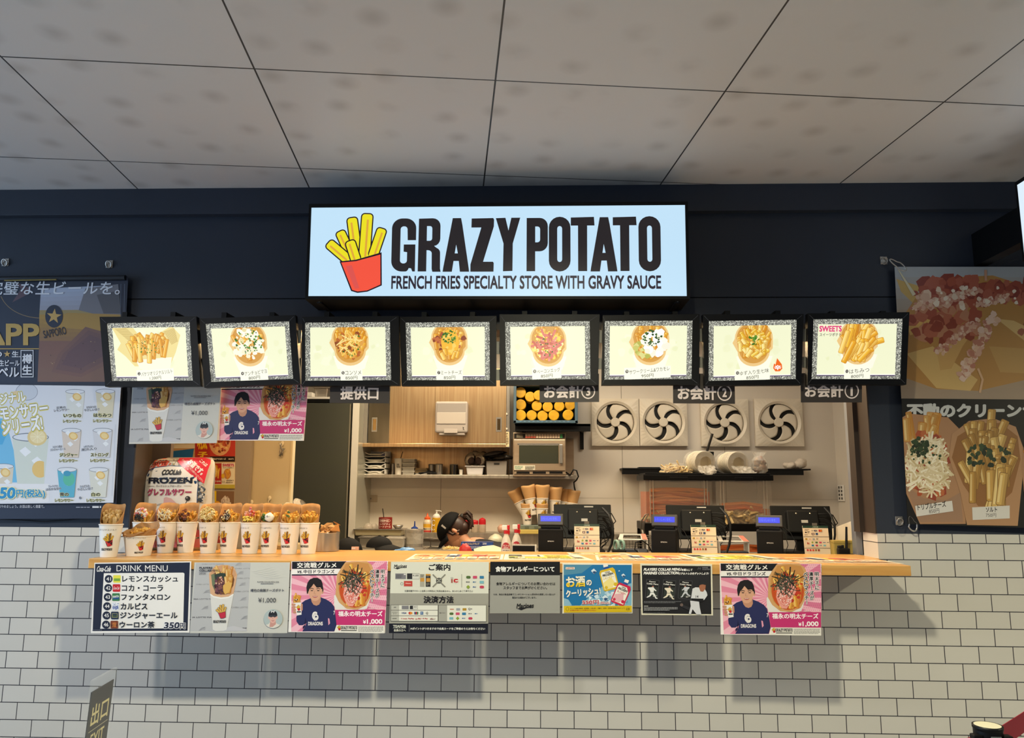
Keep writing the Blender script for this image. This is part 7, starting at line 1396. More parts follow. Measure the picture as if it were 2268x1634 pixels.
# caps and glove behind the counter
CAPM = M('#09090b', .8, noise='#0e0e10', nscale=60, spec=.2)
def cap_thing(o, rz, brim, lab, k=1., sz=.085):
    root = thing('baseball_hat', lab, 'cap', o, 'black caps behind the counter'); root.rotation_euler = (0, 0, rz)
    b = MB(); b.ell((0, 0, 0), sz, sz*1.1, sz*1.02*k, CAPM, 24, 10, z0=0.); b.build('crown', root); b = MB(); b.lathe([(.008, 0), (.008, .004), (.001, .006)], (0, 0, sz*1.0*k), CAPM, 12); b.build('top_button', root)
    if brim:
        b = MB(); vs = []
        for i in range(13):
            a = math.pi*(i/12)-math.pi/2; r0, r1 = sz*.98, sz*1.0+.075*math.cos(a)**.7 if math.cos(a) > 0 else sz
            for r_ in (r0, (r0+r1)/2, r1): vs.append((r_*math.cos(a), r_*math.sin(a)*.95, .012-.25*(r_-r0)-.05*(math.sin(a)**2)*(r_-r0)/.07))
        b.add(vs, [[3*i+j, 3*i+3+j, 3*i+4+j, 3*i+1+j] for i in range(12) for j in range(2)], CAPM, True); b.build('brim', root, solid=.003)
    return root
ct = cap_thing(base(772, .52, ZF), 0, False, 'black cap at the left, its rounded crown showing over the counter', .98, .078); c = Cv(60, 26); c.txt('MARINES', 4, 4, 56, 22, '#e8e0d8', .04)
b = MB(); c.emit(b, lambda x, y, h: (.055+(x-30)*.0006, -.071-h-(.03-abs(x-30)*.0003)*.1+.012*((x-30)/30)*.5, .034-y*.0005)); b.box(.036, .075, -.0735, -.0665, .019, .036, M('#d8a088', .6), .001); b.build('cap_badge', ct)
cap_thing(base(841, .56, ZF+.028), R(-15), True, 'black cap with its brim sloping towards the blue glove', .80, .07)
root = thing('blue_glove', 'blue disposable glove lying crumpled beside the black cap', 'glove', base(902, .50, ZF)); GLV = M('#5a8fc8', .35, bump=.3, nscale=30)
b = MB(); b.ell((0, 0, .014), .048, .036, .018, GLV, 18, 8, None, .12, 1)
for k in range(4): b.tube([(-.03, -.02+k*.013, .016), (-.055, -.024+k*.016, .014), (-.068-.004*(k % 2), -.028+k*.018, .006)], .0075, GLV, 8)
b.tube([(.01, -.03, .014), (-.012, -.05, .010), (-.03, -.054, .008)], .008, GLV, 8); b.build('glove_body', root)
# ================================================================ the worker bending over
SK = M('#d39a78', .5); HAIR = M('#2b1710', .45, noise='#3d2418', nscale=30, aniso=(1, 1, .2)); TEE = M('#1b1c20', .75)
hc = P(1004, 1176, 1.72); root = thing('person', 'person in a black cap with a brown ponytail bending over the work table', 'person', Vector((hc.x+.35, 1.72, 0)))
L0 = root.location
def skinbody(name, V, E, rad, m, sub=2):
    me = bpy.data.meshes.new(name); me.from_pydata([Vector(v) for v in V], E, []); o = bpy.data.objects.new(name, me); COL.objects.link(o); o.parent = root
    k = o.modifiers.new('skin', 'SKIN'); me.skin_vertices.new() if not me.skin_vertices else None
    for i, r_ in enumerate(rad): me.skin_vertices[0].data[i].radius = (r_, r_) if not isinstance(r_, tuple) else r_
    me.skin_vertices[0].data[0].use_root = True
    s = o.modifiers.new('smooth', 'SUBSURF'); s.levels = s.render_levels = sub; me.materials.append(m)
    for mod in (k,): mod.use_smooth_shade = True
    return o
h = hc-L0   # head centre, local
nk = h+Vector((.075, .0, -.075)); ch = Vector((.02, 0, h.z-.20)); 
V = [(.10, .0, .88), (.10, 0, 1.0), (.02, 0, ch.z+.02), (nk.x+.03, 0, nk.z-.03), (nk.x, 0, nk.z), tuple(h+Vector((.02, 0, -.01))),           # pelvis, waist, chest, neck, head
     (.03, -.16, ch.z+.03), (-.12, -.19, ch.z-.10), (-.30, -.15, ch.z-.06), (.03, .16, ch.z+.03), (-.12, .17, ch.z-.10), (-.30, .12, ch.z-.06),   # arms
     (.10, -.09, .82), (.02, -.10, .46), (.10, -.10, .09), (.0, -.11, .03), (.10, .09, .82), (.02, .10, .46), (.10, .10, .09), (.0, .11, .03)]
E = [(0, 1), (1, 2), (2, 3), (3, 4), (4, 5), (2, 6), (6, 7), (7, 8), (2, 9), (9, 10), (10, 11), (0, 12), (12, 13), (13, 14), (14, 15), (0, 16), (16, 17), (17, 18), (18, 19)]
skinbody('body', V, E, [.13, .12, .13, .06, .05, .07, .062, .045, .03, .062, .045, .03, .085, .055, .042, .035, .085, .055, .042, .035], SK)
skinbody('shirt', V[:4]+V[6:8]+V[9:11], [(0, 1), (1, 2), (2, 3), (2, 4), (4, 5), (2, 6), (6, 7)], [.145, .135, .145, .068, .078, .06, .078, .06], TEE)
skinbody('trousers', [V[0]]+V[12:15]+V[16:19], [(0, 1), (1, 2), (2, 3), (0, 4), (4, 5), (5, 6)], [.15, .10, .07, .055, .10, .07, .055], M('#22242a', .8))
for sy in (-1, 1):     # hands: palm, four fingers, thumb
    w0 = Vector(V[8] if sy < 0 else V[11]); d = Vector((-1, .1*-sy, -.35)).normalized(); side = Vector((0, 1, 0)); VV = [tuple(w0), tuple(w0+d*.05), tuple(w0+d*.085)]; EE = [(0, 1), (1, 2)]; RR = [(.026, .02), (.036, .015), (.036, .013)]
    for k, (off, ln) in enumerate(((-.027, .062), (-.009, .072), (.009, .068), (.027, .052))):
        p0 = w0+d*.085+side*off; i = len(VV); VV += [tuple(p0+d*.01), tuple(p0+d*ln*.55+Vector((0, 0, -.008))), tuple(p0+d*ln+Vector((0, 0, -.026)))]; EE += [(2, i), (i, i+1), (i+1, i+2)]; RR += [.009, .0085, .0075]
    i = len(VV); t0 = w0+d*.03+side*(-sy*.035); VV += [tuple(t0), tuple(t0+d*.03+side*(-sy*.02)), tuple(t0+d*.055+side*(-sy*.018)+Vector((0, 0, -.01)))]; EE += [(1, i), (i, i+1), (i+1, i+2)]; RR += [.013, .010, .0085]
    skinbody('hand', VV, EE, RR, SK, 2)
# head frame: face down and to the left
f = Vector((-.62, -.12, -.78)).normalized(); up = Vector((-.76, -.06, .62)); up = (up-f*up.dot(f)).normalized(); lf = up.cross(f).normalized()
if lf.y > 0: lf = -lf
HM = Matrix((f, lf, up)).transposed()
def hp(a, l, u): return h + HM @ Vector((a, l, u))
b = MB(); b.ell(h, .098, .074, .095, SK, 24, 16, HM); b.ell(hp(.03, 0, -.055), .062, .055, .055, SK, 20, 12, HM)
b.ell(hp(.102, 0, -.02), .014, .012, .02, SK, 12, 8, HM); 
for s in (-1, 1): b.ell(hp(-.005, s*.076, -.012), .016, .009, .03, SK, 12, 10, HM); b.ell(hp(-.003, s*.083, -.012), .009, .004, .018, M('#b87a5c', .5), 10, 8, HM)
b.build('head', root)
b = MB()
for s in (-1, 1): b.ell(hp(.088, s*.03, .008), .008, .013, .006, M('#f0ece6', .3), 12, 8, HM); b.ell(hp(.094, s*.03, .008), .004, .006, .005, M('#20140e', .3), 10, 6, HM); b.ell(hp(.092, s*.031, .025), .005, .017, .003, HAIR, 10, 6, HM)
b.build('eyes', root)
b = MB(); b.ell(hp(.086, 0, -.062), .008, .022, .007, M('#b8685c', .4), 14, 8, HM); b.build('mouth', root)
b = MB(); b.ell(hp(-.022, 0, .004), .090, .080, .092, HAIR, 24, 14, HM); b.ell(hp(-.055, 0, -.035), .055, .066, .05, HAIR, 18, 10, HM)
for s in (-1, 1): b.tube([hp(.03, s*.074, .03), hp(.02, s*.080, -.01), hp(-.03, s*.074, -.03)], .009, HAIR, 8)
b.build('hair', root)
b = MB(); r = random.Random(6); t0 = hp(-.112, 0, .02)
b.ell(t0+Vector((.006, 0, -.002)), .022, .022, .022, M('#120c0a', .6), 12, 8)
for k in range(70):
    a = r.uniform(0, 6.28); q = math.sqrt(r.random()); d = Vector((r.uniform(-.2, .3), r.uniform(-.3, .3), r.uniform(-.2, .2)))
    p0 = t0+Vector((.008, .014*q*math.cos(a), .014*q*math.sin(a))); b.tube([p0, p0+Vector((.034, .026*q*math.cos(a), .022*q*math.sin(a)+.008)), p0+Vector((.056+.01*r.random(), .034*q*math.cos(a), .026*q*math.sin(a)-.022)), p0+Vector((.058+.016*r.uniform(-.6, 1), .036*q*math.cos(a), -.056-.024*r.random()))], .0042, HAIR, 5)
b.build('ponytail', root)
b = MB(); vs = []; NA, NT = 28, 10
for j in range(NT+1):
    t = (math.pi/2)*j/NT
    for i in range(NA):
        a = 2*math.pi*i/NA; vs.append(hp(.112*math.cos(t)*math.cos(a)-.004, .090*math.cos(t)*math.sin(a), .03+.088*math.sin(t)-.012*math.cos(a)*math.cos(t)))
fs = [[j*NA+i, j*NA+(i+1) % NA, (j+1)*NA+(i+1) % NA, (j+1)*NA+i] for j in range(NT) for i in range(NA) if not (j < 4 and NA*.43 <= i < NA*.57)]
b.add(vs, fs, CAPM, True); b.build('cap', root, solid=.003)
b = MB(); vs = []
for i in range(13):
    a = (i/12-.5)*2.2
    for q in (0, .5, 1): rr_ = 1+q*.62*math.cos(a*.72); vs.append(hp(.110*math.cos(a)*rr_-.004, .088*math.sin(a)*(1+q*.12), .022-.02*q-.02*q*math.sin(a)**2))
b.add(vs, [[3*i+j, 3*i+3+j, 3*i+4+j, 3*i+1+j] for i in range(12) for j in range(2)], CAPM, True); b.build('cap_brim', root, solid=.003)
b = MB()
for t_, u0 in (('CHIBA', .07), ): 
    c = Cv(100, 30); c.txt('MARINES', 5, 4, 95, 26, '#d8d4d0', .04); c.emit(b, lambda x, y, hh: hp(.03-(x-50)*.0005-.0, -.0865*(1 if lf.y < 0 else 1)*1.0*(1 if True else 1)-hh, .062-y*.0006) if False else hp(.02-(y-15)*.0006, (.0868+hh), .07+(x-50)*.0004), dz=.00002)
b.build('cap_lettering', root)
# ================================================================ cups with cones on the back counter
root = thing('cup_organiser', 'grey-green organiser with a yellow rim behind the first till', 'organiser', base(1195, 2.28, ZL)); b = MB(); b.box(-.17, .15, -.10, .12, 0, .030, M('#c9b260', .5), .003); b.build('yellow_tray', root); b = MB(); b.box(-.145, .09, -.06, .10, .030, .062, M('#6f7a70', .5), .004)
for x in (-.11, -.04, .03): b.box(x, x+.03, -.062, -.058, .038, .054, M('#59635a', .5))
b.build('grey_block', root)
def cone_cup(o, tilt, sub, lab):
    root = thing('cone_cup', lab, 'cup', o, 'paper cups with empty cones'); root.rotation_euler = (0, R(tilt), 0)
    H = .125; b = MB(); cup_body(b, H, .030, .044); c = Cv(400, 640); c.put(LOGO, 0, 0, 1.); cup_print(b, c, H, .030, .044, 0, .07, .000145, .75 if tilt < -5 else .25); b.build('cup', root)
    b = MB(); cone_mesh(b, H-.02, .039, .120 if not sub else .055, .056 if not sub else .046, .085 if not sub else .03, math.pi, 3, KRAFTL); b.build('paper_cone', root, solid=.0006)
    
    return root
zt_ = ZL+.062
for px, Y, z, tl, lab in ((1168, 2.26, zt_, -2, 'lower paper cup at the left of the nested cup group'), (1180.5, 2.26, zt_+.075, -10, 'tilted upper paper cup with kraft cone, left of the nested group'), (1166, 2.36, zt_+.06, -26, 'paper cup with cone leaning far to the left'), (1200, 2.24, zt_, 1, 'lower paper cup in the middle of the nested cup group'), (1201.5, 2.24, zt_+.075, 0, 'upright upper paper cup with kraft cone in the middle'), (1196, 2.40, zt_+.075, -3, 'paper cup with cone half hidden at the back of the group'), (1228, 2.30, zt_+.06, 2, 'paper cup with kraft cone behind the customer display'), (1246, 2.38, zt_+.05, 6, 'paper cup with cone partly behind the first till screen'), (1262, 2.36, zt_+.04, 8, 'brown cone cup farthest right behind the first till screen')):
    o = base(px, Y, z)
    if tl < -5: o.x -= .0
    cone_cup(o, tl, 'lower' in lab, lab)
b = MB(); b.lathe([(.026, 0), (.026, .018), (.027, .02), (.001, .021)], (0, 0, 0), M('#4a4c44', .3, .5), 20); q = b.build('sauce_lid_stack', None); q.location = base(1168, 1.9+.16, ZB+.03); tag(q, 'short stack of dark round lids behind the second spray bottle', 'lids'); q.location.z = ZB
# ================================================================ tills
BK = M('#070708', .5, spec=.25); BK2 = M('#0b0b0c', .5, spec=.25); LCD = glow('#0b2cf2', .85)
def build_terminal():
    root = thing('till_terminal', '-', 'till', (0, 0, 0), 'till terminals seen from behind')
    b = MB(); rt = Matrix.Rotation(R(-14), 3, 'X'); pv = (0, 0, .17); b.box(-.158, .158, 0, .018, .075, .262, BK, .004, rt, pv); b.build('screen_back', root)
    b = MB(); b.box(-.082, .082, -.05, .005, .105, .225, BK2, .006, rt, pv); bx = b.build('rear_housing', root)
    b = MB()
    for i in range(16): b.box(-.072+i*.0092, -.068+i*.0092, -.04, -.008, .2245, .227, BLACK, 0, rt, pv)
    b.build('vent_slots', bx)
    for x in (-.033, .039):
        b = MB(); q = rt @ (Vector((x, -.049, .208))-Vector(pv))+Vector(pv); b.ell(q, .0055, .004, .0045, M('#d8d0bc', .2, .8), 12, 8); b.build('thumb_screw', bx)
    b = MB(); b.box(-.010, .024, -.0515, -.049, .157, .172, M('#b8b6b0', .4), 0, rt, pv); b.build('rating_label', bx)
    b = MB(); b.box(.01, .06, -.0015, .0, .245, .252, M('#b8b6b0', .4), 0, rt, pv); b.build('asset_sticker', root)
    b = MB(); b.box(-.03, .03, .0, .04, .015, .13, BK, .004); b.build('stand_arm', root); b = MB(); b.box(-.115, .115, -.09, .11, 0, .02, BK, .006); b.build('stand_base', root)
    for k, (z0, z1, rx, ze) in enumerate(((.215, .20, .095, .12), (.19, .16, .085, .07), (.165, .13, .07, .05), (.14, .10, .055, .03), (.12, .075, .04, .02))):
        b = MB(); b.tube([(.08, -.03, z0), (.11, -.04, z0+.002), (.083+rx*.75, -.045, z1+.012), (.083+rx, -.04, z1-.03), (.083+rx*.7, -.035, ze+.02), (.10, -.03+.01*k, ze), (.09, -.02+.01*k, .02)], .0022 if k else .003, BLACK, 6); b.build('cable', root)
    return root
def build_printer():
    root = thing('receipt_printer', '-', 'printer', (0, 0, 0), 'receipt printers with customer displays')
    b = MB(); b.box(-.0635, .0635, -.06, .065, .012, .140, BK, .005); b.box(-.06, .06, -.055, .06, 0, .012, BLACK); b.build('printer_case', root)
    b = MB(); b.box(-.062, .062, -.0612, -.06, .128, .130, BLACK); b.box(-.014, .03, -.0615, -.058, .014, .030, BLACK, .001); b.build('paper_slot', root)
    c = Cv(100, 24); c.txt('EPSON', 4, 3, 96, 21, '#c9c4bc', .03); b = MB(); c.emit(b, lambda x, y, h: (-.017+x*.00034, -.0602-h, .083-y*.00034)); b.build('maker_lettering', root)
    b = MB(); b.box(-.05, .05, -.03, .03, .140, .155, BLACK, .003); b.box(-.02, .02, -.01, .01, .15, .165, BLACK); b.build('display_neck', root)
    rt = Matrix.Rotation(R(-12), 3, 'X'); pv = (0, 0, .18); b = MB(); b.box(-.0655, .0655, -.02, .014, .153, .212, M('#3a3635', .45), .004, rt, pv); d = b.build('customer_display', root)
    b = MB(); b.box(-.052, .052, -.0215, -.0195, .172, .2, LCD, 0, rt, pv); c = Cv(300, 80, lambda h: glow(h, .9)); c.txt('いらっしゃいませ。', 16, 20, 250, 60, '#4f7cff', .0); c.emit(b, lambda x, y, h: tuple(rt @ (Vector((-.052+x*.104/300, -.0217-h, .2-y*.028/80))-Vector(pv))+Vector(pv))); b.build('lit_screen', d)
    b = MB(); b.tube([(.06, .0, .15), (.075, -.03, .12), (.085, -.05, .07), (.07, -.06, .03), (.03, -.075, .012), (.0, -.08, .004)], .002, BLACK, 5); b.build('cable', root); b = MB(); b.tube([(.066, .01, .16), (.1, -.02, .13), (.125, -.03, .08), (.11, -.03, .03), (.08, -.01, .006)], .002, BLACK, 5); b.build('cable', root)
    return root
def build_cardsign():
    root = thing('card_payment_stand', '-', 'sign', (0, 0, 0), 'card payment stands')
    c = Cv(240, 300); c.rect(0, 0, 240, 22, '#1d3a2c'); c.txt('ご利用可能', 92, 6, 148, 17, '#b8c8b8', .02)
    for y in (100, 203): c.rect(0, y, 240, y+4, '#4a3a30')
    c.fine(16, 32, 60, 48, 2, '#6a5a4a', 1); c.rect(18, 56, 34, 68, '#3a3030'); c.fine(40, 50, 62, 72, 2, '#5a5048', 2); c.fine(10, 80, 64, 90, 1, '#6a5a4a', 3)
    for k in range(3): c.line(arc(78, 46, 4+k*4, 3+k*4, -50, 50, 5), 2, '#3a3a3a')
    c.txt('VISA', 98, 38, 136, 54, '#3a3a5a', .04, skew=.2); c.rect(148, 36, 180, 56, '#a82a22'); c.circ(158, 46, 8, '#c8322c'); c.circ(170, 46, 8, '#e08a2c'); c.rrect(78, 66, 104, 86, 3, '#5a3a3a'); c.rect(86, 70, 96, 82, '#e8d8c8'); c.rrect(116, 66, 138, 86, 3, '#34507a')
    ic_marks(c, 12, 116, 30, ('goy',)); c.txt('Q+', 116, 114, 136, 130, '#3a3a3a', .03); c.frame(10, 136, 232, 196, 1, '#b89a80'); c.txt('ic', 26, 150, 50, 170, '#b0483c', .05); ic_marks(c, 66, 146, 32, ('dspvn', 'trbk'))
    for k, col in enumerate(('#c8383a', '#c8383a', '#d0502e', '#8a6a3a', '#8a3a20')): c.rrect(16+k*26, 214, 34+k*26, 232, 6 if k != 4 else 2, col)
    t = R(8); q = [Vector((-.064, 0, .165)), Vector((.064, 0, .165)), Vector((.064, -.022, .003)), Vector((-.064, -.022, .003))]
    sheet('printed_board', c, q, '#e9d6b8', parent=root, thick=.004)
    b = MB(); b.box(-.06, .06, -.015, .05, 0, .003, BK); b.box(-.012, .012, .004, .008, .1, .178, M('#8a867c', .3, .6)); b.build('stand_foot', root); return root
tt, pt, cs = build_terminal(), build_printer(), build_cardsign()
Ys = .33
def place(o, px, Y, rz, lab, first):
    q = o if first else clone(o); q.location = Vector((P(px, 1215, Y).x, Y, ZF)); q.rotation_euler = (0, 0, R(rz)); q['label'] = lab
for i, (tx, tz, px_, pz, cx_, cz) in enumerate(((1291, 0, 1219.5, 0, 1300, -1), (1543, -4, 1474, -16, 1559, 1), (1778, -7, 1706, -16, 1808, 1))):
    nm = ('nearest the fries cups', 'in the middle', 'at the tiled end')[i]
    place(tt, tx, .66, tz, 'black till terminal seen from behind, '+nm, i == 0); place(pt, px_, .40, pz, 'black receipt printer with blue lit customer display, '+nm, i == 0); place(cs, cx_, .37, cz, 'cream card payment stand with rows of marks, '+nm, i == 0)
# coin trays, tape holder, scissors, card reader
for px, Y, rz, lab in ((1402, .66, -6, 'white frame stand right of the first till'), (1623, .56, 0, 'white frame stand between the middle and end tills')):
    root = thing('frame_stand', lab, 'stand', Vector((P(px, 1210, Y).x, Y, ZF)), 'white frame stands'); root.rotation_euler = (0, 0, R(rz)); FW = M('#c8c4c0', .4); b = MB()
    for x in (-.08, .072): b = MB(); b.box(x, x+.008, -.03, .06, 0, .075, FW, .002); b.build('side_panel', root)
    vs = [(-.08, -.035, .072), (.08, -.035, .072), (.07, .06, .098), (-.07, .06, .098), (-.055, -.02, .077), (.045, -.02, .077), (.042, .045, .094), (-.05, .045, .094)]; b = MB(); fs = [[0, 1, 5, 4], [1, 2, 6, 5], [2, 3, 7, 6], [3, 0, 4, 7]]; b.add(vs, fs, FW); b.add([(v[0], v[1], v[2]-.004) for v in vs], [f[::-1] for f in fs], FW); b.build('top_frame', root); b = MB(); b.add([(.05, -.03, .0755), (.078, -.034, .0738), (.07, .058, .099), (.046, .058, .0995)], [[0, 1, 2, 3]], M('#d9705a', .5)); b.build('red_sticker', root)
    b = MB(); b.box(-.07, .07, -.05, .03, 0, .022, M('#2a3040', .4), .003); b.build('dark_base', root)
root = thing('tape_holder', 'pale blue-green rolls of tape in a dark holder beside the first till', 'tape', Vector((P(1371, 1210, .50).x, .50, ZF))); b = MB(); b.box(-.035, .035, -.03, .03, 0, .03, BK2, .006); b.build('holder', root)
for x, c_ in ((-.014, '#8fb0a8'), (.016, '#7fa49c')): b = MB(); b.lathe([(.022, -.006), (.030, -.006), (.030, .006), (.022, .006), (.022, -.006)], (x, 0, .05), M(c_, .3), 24, (1, .35, 0), cap=False); b.build('tape_roll', root)
root = thing('card_reader', 'small black card reader on a cable left of the second printer', 'card reader', Vector((P(1425, 1214, .36).x, .36, ZF))); b = MB(); b.box(-.028, .028, -.02, .045, 0, .03, BK, .006, Matrix.Rotation(R(25), 3, 'X')); b.build('reader_body', root); b = MB(); b.box(-.008, .010, -.024, -.02, .012, .026, M('#c8c0b4', .4)); b.build('pale_label', root); b = MB(); b.tube([(-.02, .0, .02), (-.045, -.01, .04), (-.04, .0, .075), (-.005, .02, .085), (.03, .03, .06), (.05, .04, .02)], .003, BLACK, 6); b.build('cable', root)
# spray bottles, small plaque
def spray(px, lab, i):
    root = thing('spray_bottle', lab, 'bottle', Vector((P(px, 1215, .36+.10*i).x, .36+.10*i, ZF)), 'spray bottles'); b = MB(); b.lathe([(.022, 0), (.025, .004), (.025, .062), (.018, .088), (.011, .105), (.011, .118)], (0, 0, 0), M('#dcd3c6', .3, alpha=.92), 24, sx=1.05); b.build('bottle_body', root)
    RD = M('#c01c24', .35); b = MB(); b.lathe([(.013, .114), (.013, .130), (.001, .131)], (0, 0, 0), RD, 16); b.build('collar', root); b = MB(); b.box(-.022, .006, -.008, .008, .131, .156, WHITE, .004); b.box(.004, .018, -.009, .009, .134, .158, RD, .004); b.build('spray_head', root); b = MB(); b.tube([(.012, 0, .136), (.016, 0, .122), (.012, -.0, .108)], .004, RD); b.build('trigger', root)
    c = Cv(100, 100); c.circ(50, 40, 46, '#b8303a'); c.rect(8, 48, 92, 98, '#e6ded4'); c.txt('アルコール', 14, 14, 86, 30, '#f0e4dc', .03); c.txt('消毒液', 22, 33, 78, 46, '#f0e4dc', .02); c.fine(14, 56, 86, 92, 3, '#7a6a64', 2); b = MB(); c.emit(b, lambda x, y, h: ((.0262+h)*math.cos(-math.pi/2+(x-50)*.017)*1.05, (.0256+h)*math.sin(-math.pi/2+(x-50)*.017), .068-y*.00058), maxe=10); b.build('label', root)
spray(1121, 'white spray bottle with a red trigger, left one of the pair', 0); spray(1144, 'white spray bottle with a red trigger, behind the black plaque', 1)
root = thing('plaque', 'small black plaque in a pale holder beside the spray bottles', 'sign', Vector((P(1160, 1215, .30).x, .30, ZF))); b = MB(); b.box(-.056, .056, 0, .004, 0, .058, BLACK, .001); b.build('board', root); b = MB(); b.box(-.058, .062, .005, .010, 0, .064, M('#bdb3a4', .4), .001); b.box(.056, .064, -.01, .012, 0, .064, M('#d8d0c2', .4), .001); b.build('holder', root)
# fry baskets of wire
root = thing('fry_basket', 'wire fryer basket with an upright handle between two tills', 'basket', Vector((P(1408, 1190, 1.3).x, 1.3, ZM+.02))); WR = M('#7d766a', .35, .9); x0, x1 = -.11, .19
b = MB()
for z in (.0, .05, .10): b.tube([(x0+.02*(z < .05), -.09, z), (x1, -.09, z+.01), (x1, .09, z+.01), (x0, .09, z)], .003 if z == .10 else .0018, WR, 5, True)
for i in range(16): x = x0+(x1-x0)*i/15; b.tube([(x, -.09, .105), (x, -.085, 0), (x, .085, 0), (x, .09, .105)], .0014, WR, 4)
for i in range(8): y = -.09+.18*i/7; b.tube([(x0, y, .10), (x0, y, 0), (x1, y, 0), (x1, y, .10)], .0014, WR, 4)
b.build('wire_basket', root)
b = MB(); b.tube([(.03, -.09, .10), (.02, -.1, .15), (.022, -.1, .20), (.05, -.1, .245), (.07, -.1, .25), (.042, -.1, .20), (.038, -.1, .15), (.05, -.09, .10)], .004, WR, 6); b.build('handle', root)
b = MB(); b.box(-.12, .9, 1.18, 1.48, ZM-.01, ZM+.018, STEEL)
X0 = root.location.x
b = MB(); b.box(X0-.16, X0+.24, 1.16, 1.46, 0, ZM+.02, M('#6e675c', .4, .7)); tag(b.build('fryer_cabinet', None, origin=(X0, 1.3, 0)), 'steel fryer cabinet under the wire basket', 'fryer')
# ================================================================ clear food boxes on a rack at the right
YB2 = 1.55; xr0, xr1 = P(1425, 1100, YB2).x, P(1722, 1100, YB2).x; zr_ = P(1600, 1159, YB2).z
root = thing('black_rack', 'black rack carrying the two big clear food boxes', 'rack', ((xr0+xr1)/2, 1.75, 0)); b = MB(); b.box(xr0, xr1, YB2-.02, YB2+.38, zr_-.05, zr_, BLACKM, .003); b.build('upper_shelf', root, world=True); b = MB(); b.box(xr0, xr1, YB2-.02, YB2+.38, .95, .985, BLACKM, .003); b.build('lower_shelf', root, world=True)
for x in (xr0+.015, xr1-.015):
    for y in (YB2, YB2+.36): b = MB(); b.box(x-.014, x+.014, y-.014, y+.014, 0, zr_-.05, BLACKM); b.build('leg', root, world=True)
PLAST = M('#d8cfc2', .12, alpha=.16, spec=.5)
def foodbox(p0, p1, zt0, lab, fill, seed):
    x0, x1 = P(p0, 1100, YB2).x, P(p1, 1100, YB2).x; z1 = P(1500, 1062, YB2).z; root = thing('food_box', lab, 'box', ((x0+x1)/2, YB2+.17, zr_), 'clear food boxes'); b = MB(); y0, y1, t = YB2, YB2+.33, .004
    b.box(x0, x1, y0, y0+t, zr_, z1, PLAST); b.box(x0, x1, y1-t, y1, zr_, z1, PLAST); b.box(x0, x0+t, y0, y1, zr_, z1, PLAST); b.box(x1-t, x1, y0, y1, zr_, z1, PLAST); b.box(x0, x1, y0, y1, zr_, zr_+t, PLAST)
    for x in (x0+.03, x1-.03, x0+.05, x1-.05): b.box(x-.003, x+.003, y0-.004, y0, zr_, z1, M('#cfc6b8', .2, alpha=.6))
    b.build('clear_box', root, world=True)
    b = MB(); zl = P(1500, 1047, YB2).z; b.box(x0-.014, x1+.014, y0-.016, y1+.016, z1-.004, zl-.012, BLACKM, .004); b.box(x0+.0, x1-.0, y0, y1, zl-.012, zl, BLACKM, .004); b.box((x0+x1)/2-.06, (x0+x1)/2+.06, y0-.022, y0-.014, z1-.006, z1+.018, BLACKM, .003); b.build('lid', root, world=True)
    b = MB(); fill(b, x0+.008, x1-.008, y0+.008, y1-.008, zr_+.005, random.Random(seed)); b.build('food', root, world=True); return zl
ORG = [M(h, .6) for h in ('#d9743a', '#c8622c', '#e08a4e', '#b85426')]; PALE = [M(h, .6) for h in ('#d9c08a', '#cdb078', '#e0cd9e', '#c3a468')]
def fillA(b, x0, x1, y0, y1, z, r):
    for k in range(26): zz = z+.03+k*.0072; b.tube([(x0+.02, y0+r.uniform(0, .03), zz+r.uniform(-.006, .006)), ((x0*2+x1)/3, y0+r.uniform(.005, .02), zz+r.uniform(0, .016)), ((x0+2*x1)/3, y0+r.uniform(.005, .02), zz+r.uniform(-.012, .012)), (x1-.02, y0+r.uniform(0, .03), zz+r.uniform(-.03, .01))], .010, ORG[r.randrange(4)], 6)
    b.box(x0, x1, y0+.03, y1, z, z+.2, ORG[1])
    for k in range(60): fry(b, (r.uniform(x0+.02, x1-.06), r.uniform(y0, y0+.03), z+r.uniform(0, .05)), (r.uniform(-1, 1), 0, r.uniform(-.3, .3)), .06, .012, PALE[r.randrange(4)], r)
def fillB(b, x0, x1, y0, y1, z, r):
    b.box(x0, x1, y0+.03, y1, z, z+.09, ORG[2])
    for k in range(12): zz = z+.075+k*.004; b.tube([(x0+.02, y0+.01, zz), ((x0+x1)/2, y0+r.uniform(0, .02), zz+.012), (x1-.05, y0+.01, zz-.004)], .008, ORG[r.randrange(4)], 6)
    for k in range(120): fry(b, (r.uniform(x0+.02, x1-.08), r.uniform(y0, y0+.03), z+r.uniform(0, .08)), (r.uniform(-1, 1), r.uniform(-.2, .2), r.uniform(-.4, .4)), .06, .012, PALE[r.randrange(4)], r)
zl = foodbox(1430, 1577, 1062, 'clear food box with orange strips, lidded in black, left of the pair', fillA, 5); foodbox(1586, 1709, 1062, 'clear food box half filled with cut potatoes, right of the pair', fillB, 6)
b = MB(); r = random.Random(4); x0, x1 = P(1590, 1195, YB2).x, P(1718, 1195, YB2).x; b.box(x0, x1, YB2, YB2+.3, .986, 1.05, PLAST, .004)
for k in range(26): b.tube([(x0+.01, YB2+r.uniform(.0, .1), 1.05+k*.0035), ((x0+x1)/2, YB2+r.uniform(0, .1), 1.06+k*.0035), (x1-.01, YB2+r.uniform(0, .1), 1.05+k*.0035)], .010, ORG[r.randrange(4)], 6)
b.box(x0+.01, x1-.01, YB2+.05, YB2+.28, 1.04, 1.13, ORG[0]); tag(b.build('strip_tray', None, origin=((x0+x1)/2, YB2+.15, .986)), 'tray of orange strips on the lower rack shelf between two tills', 'food')
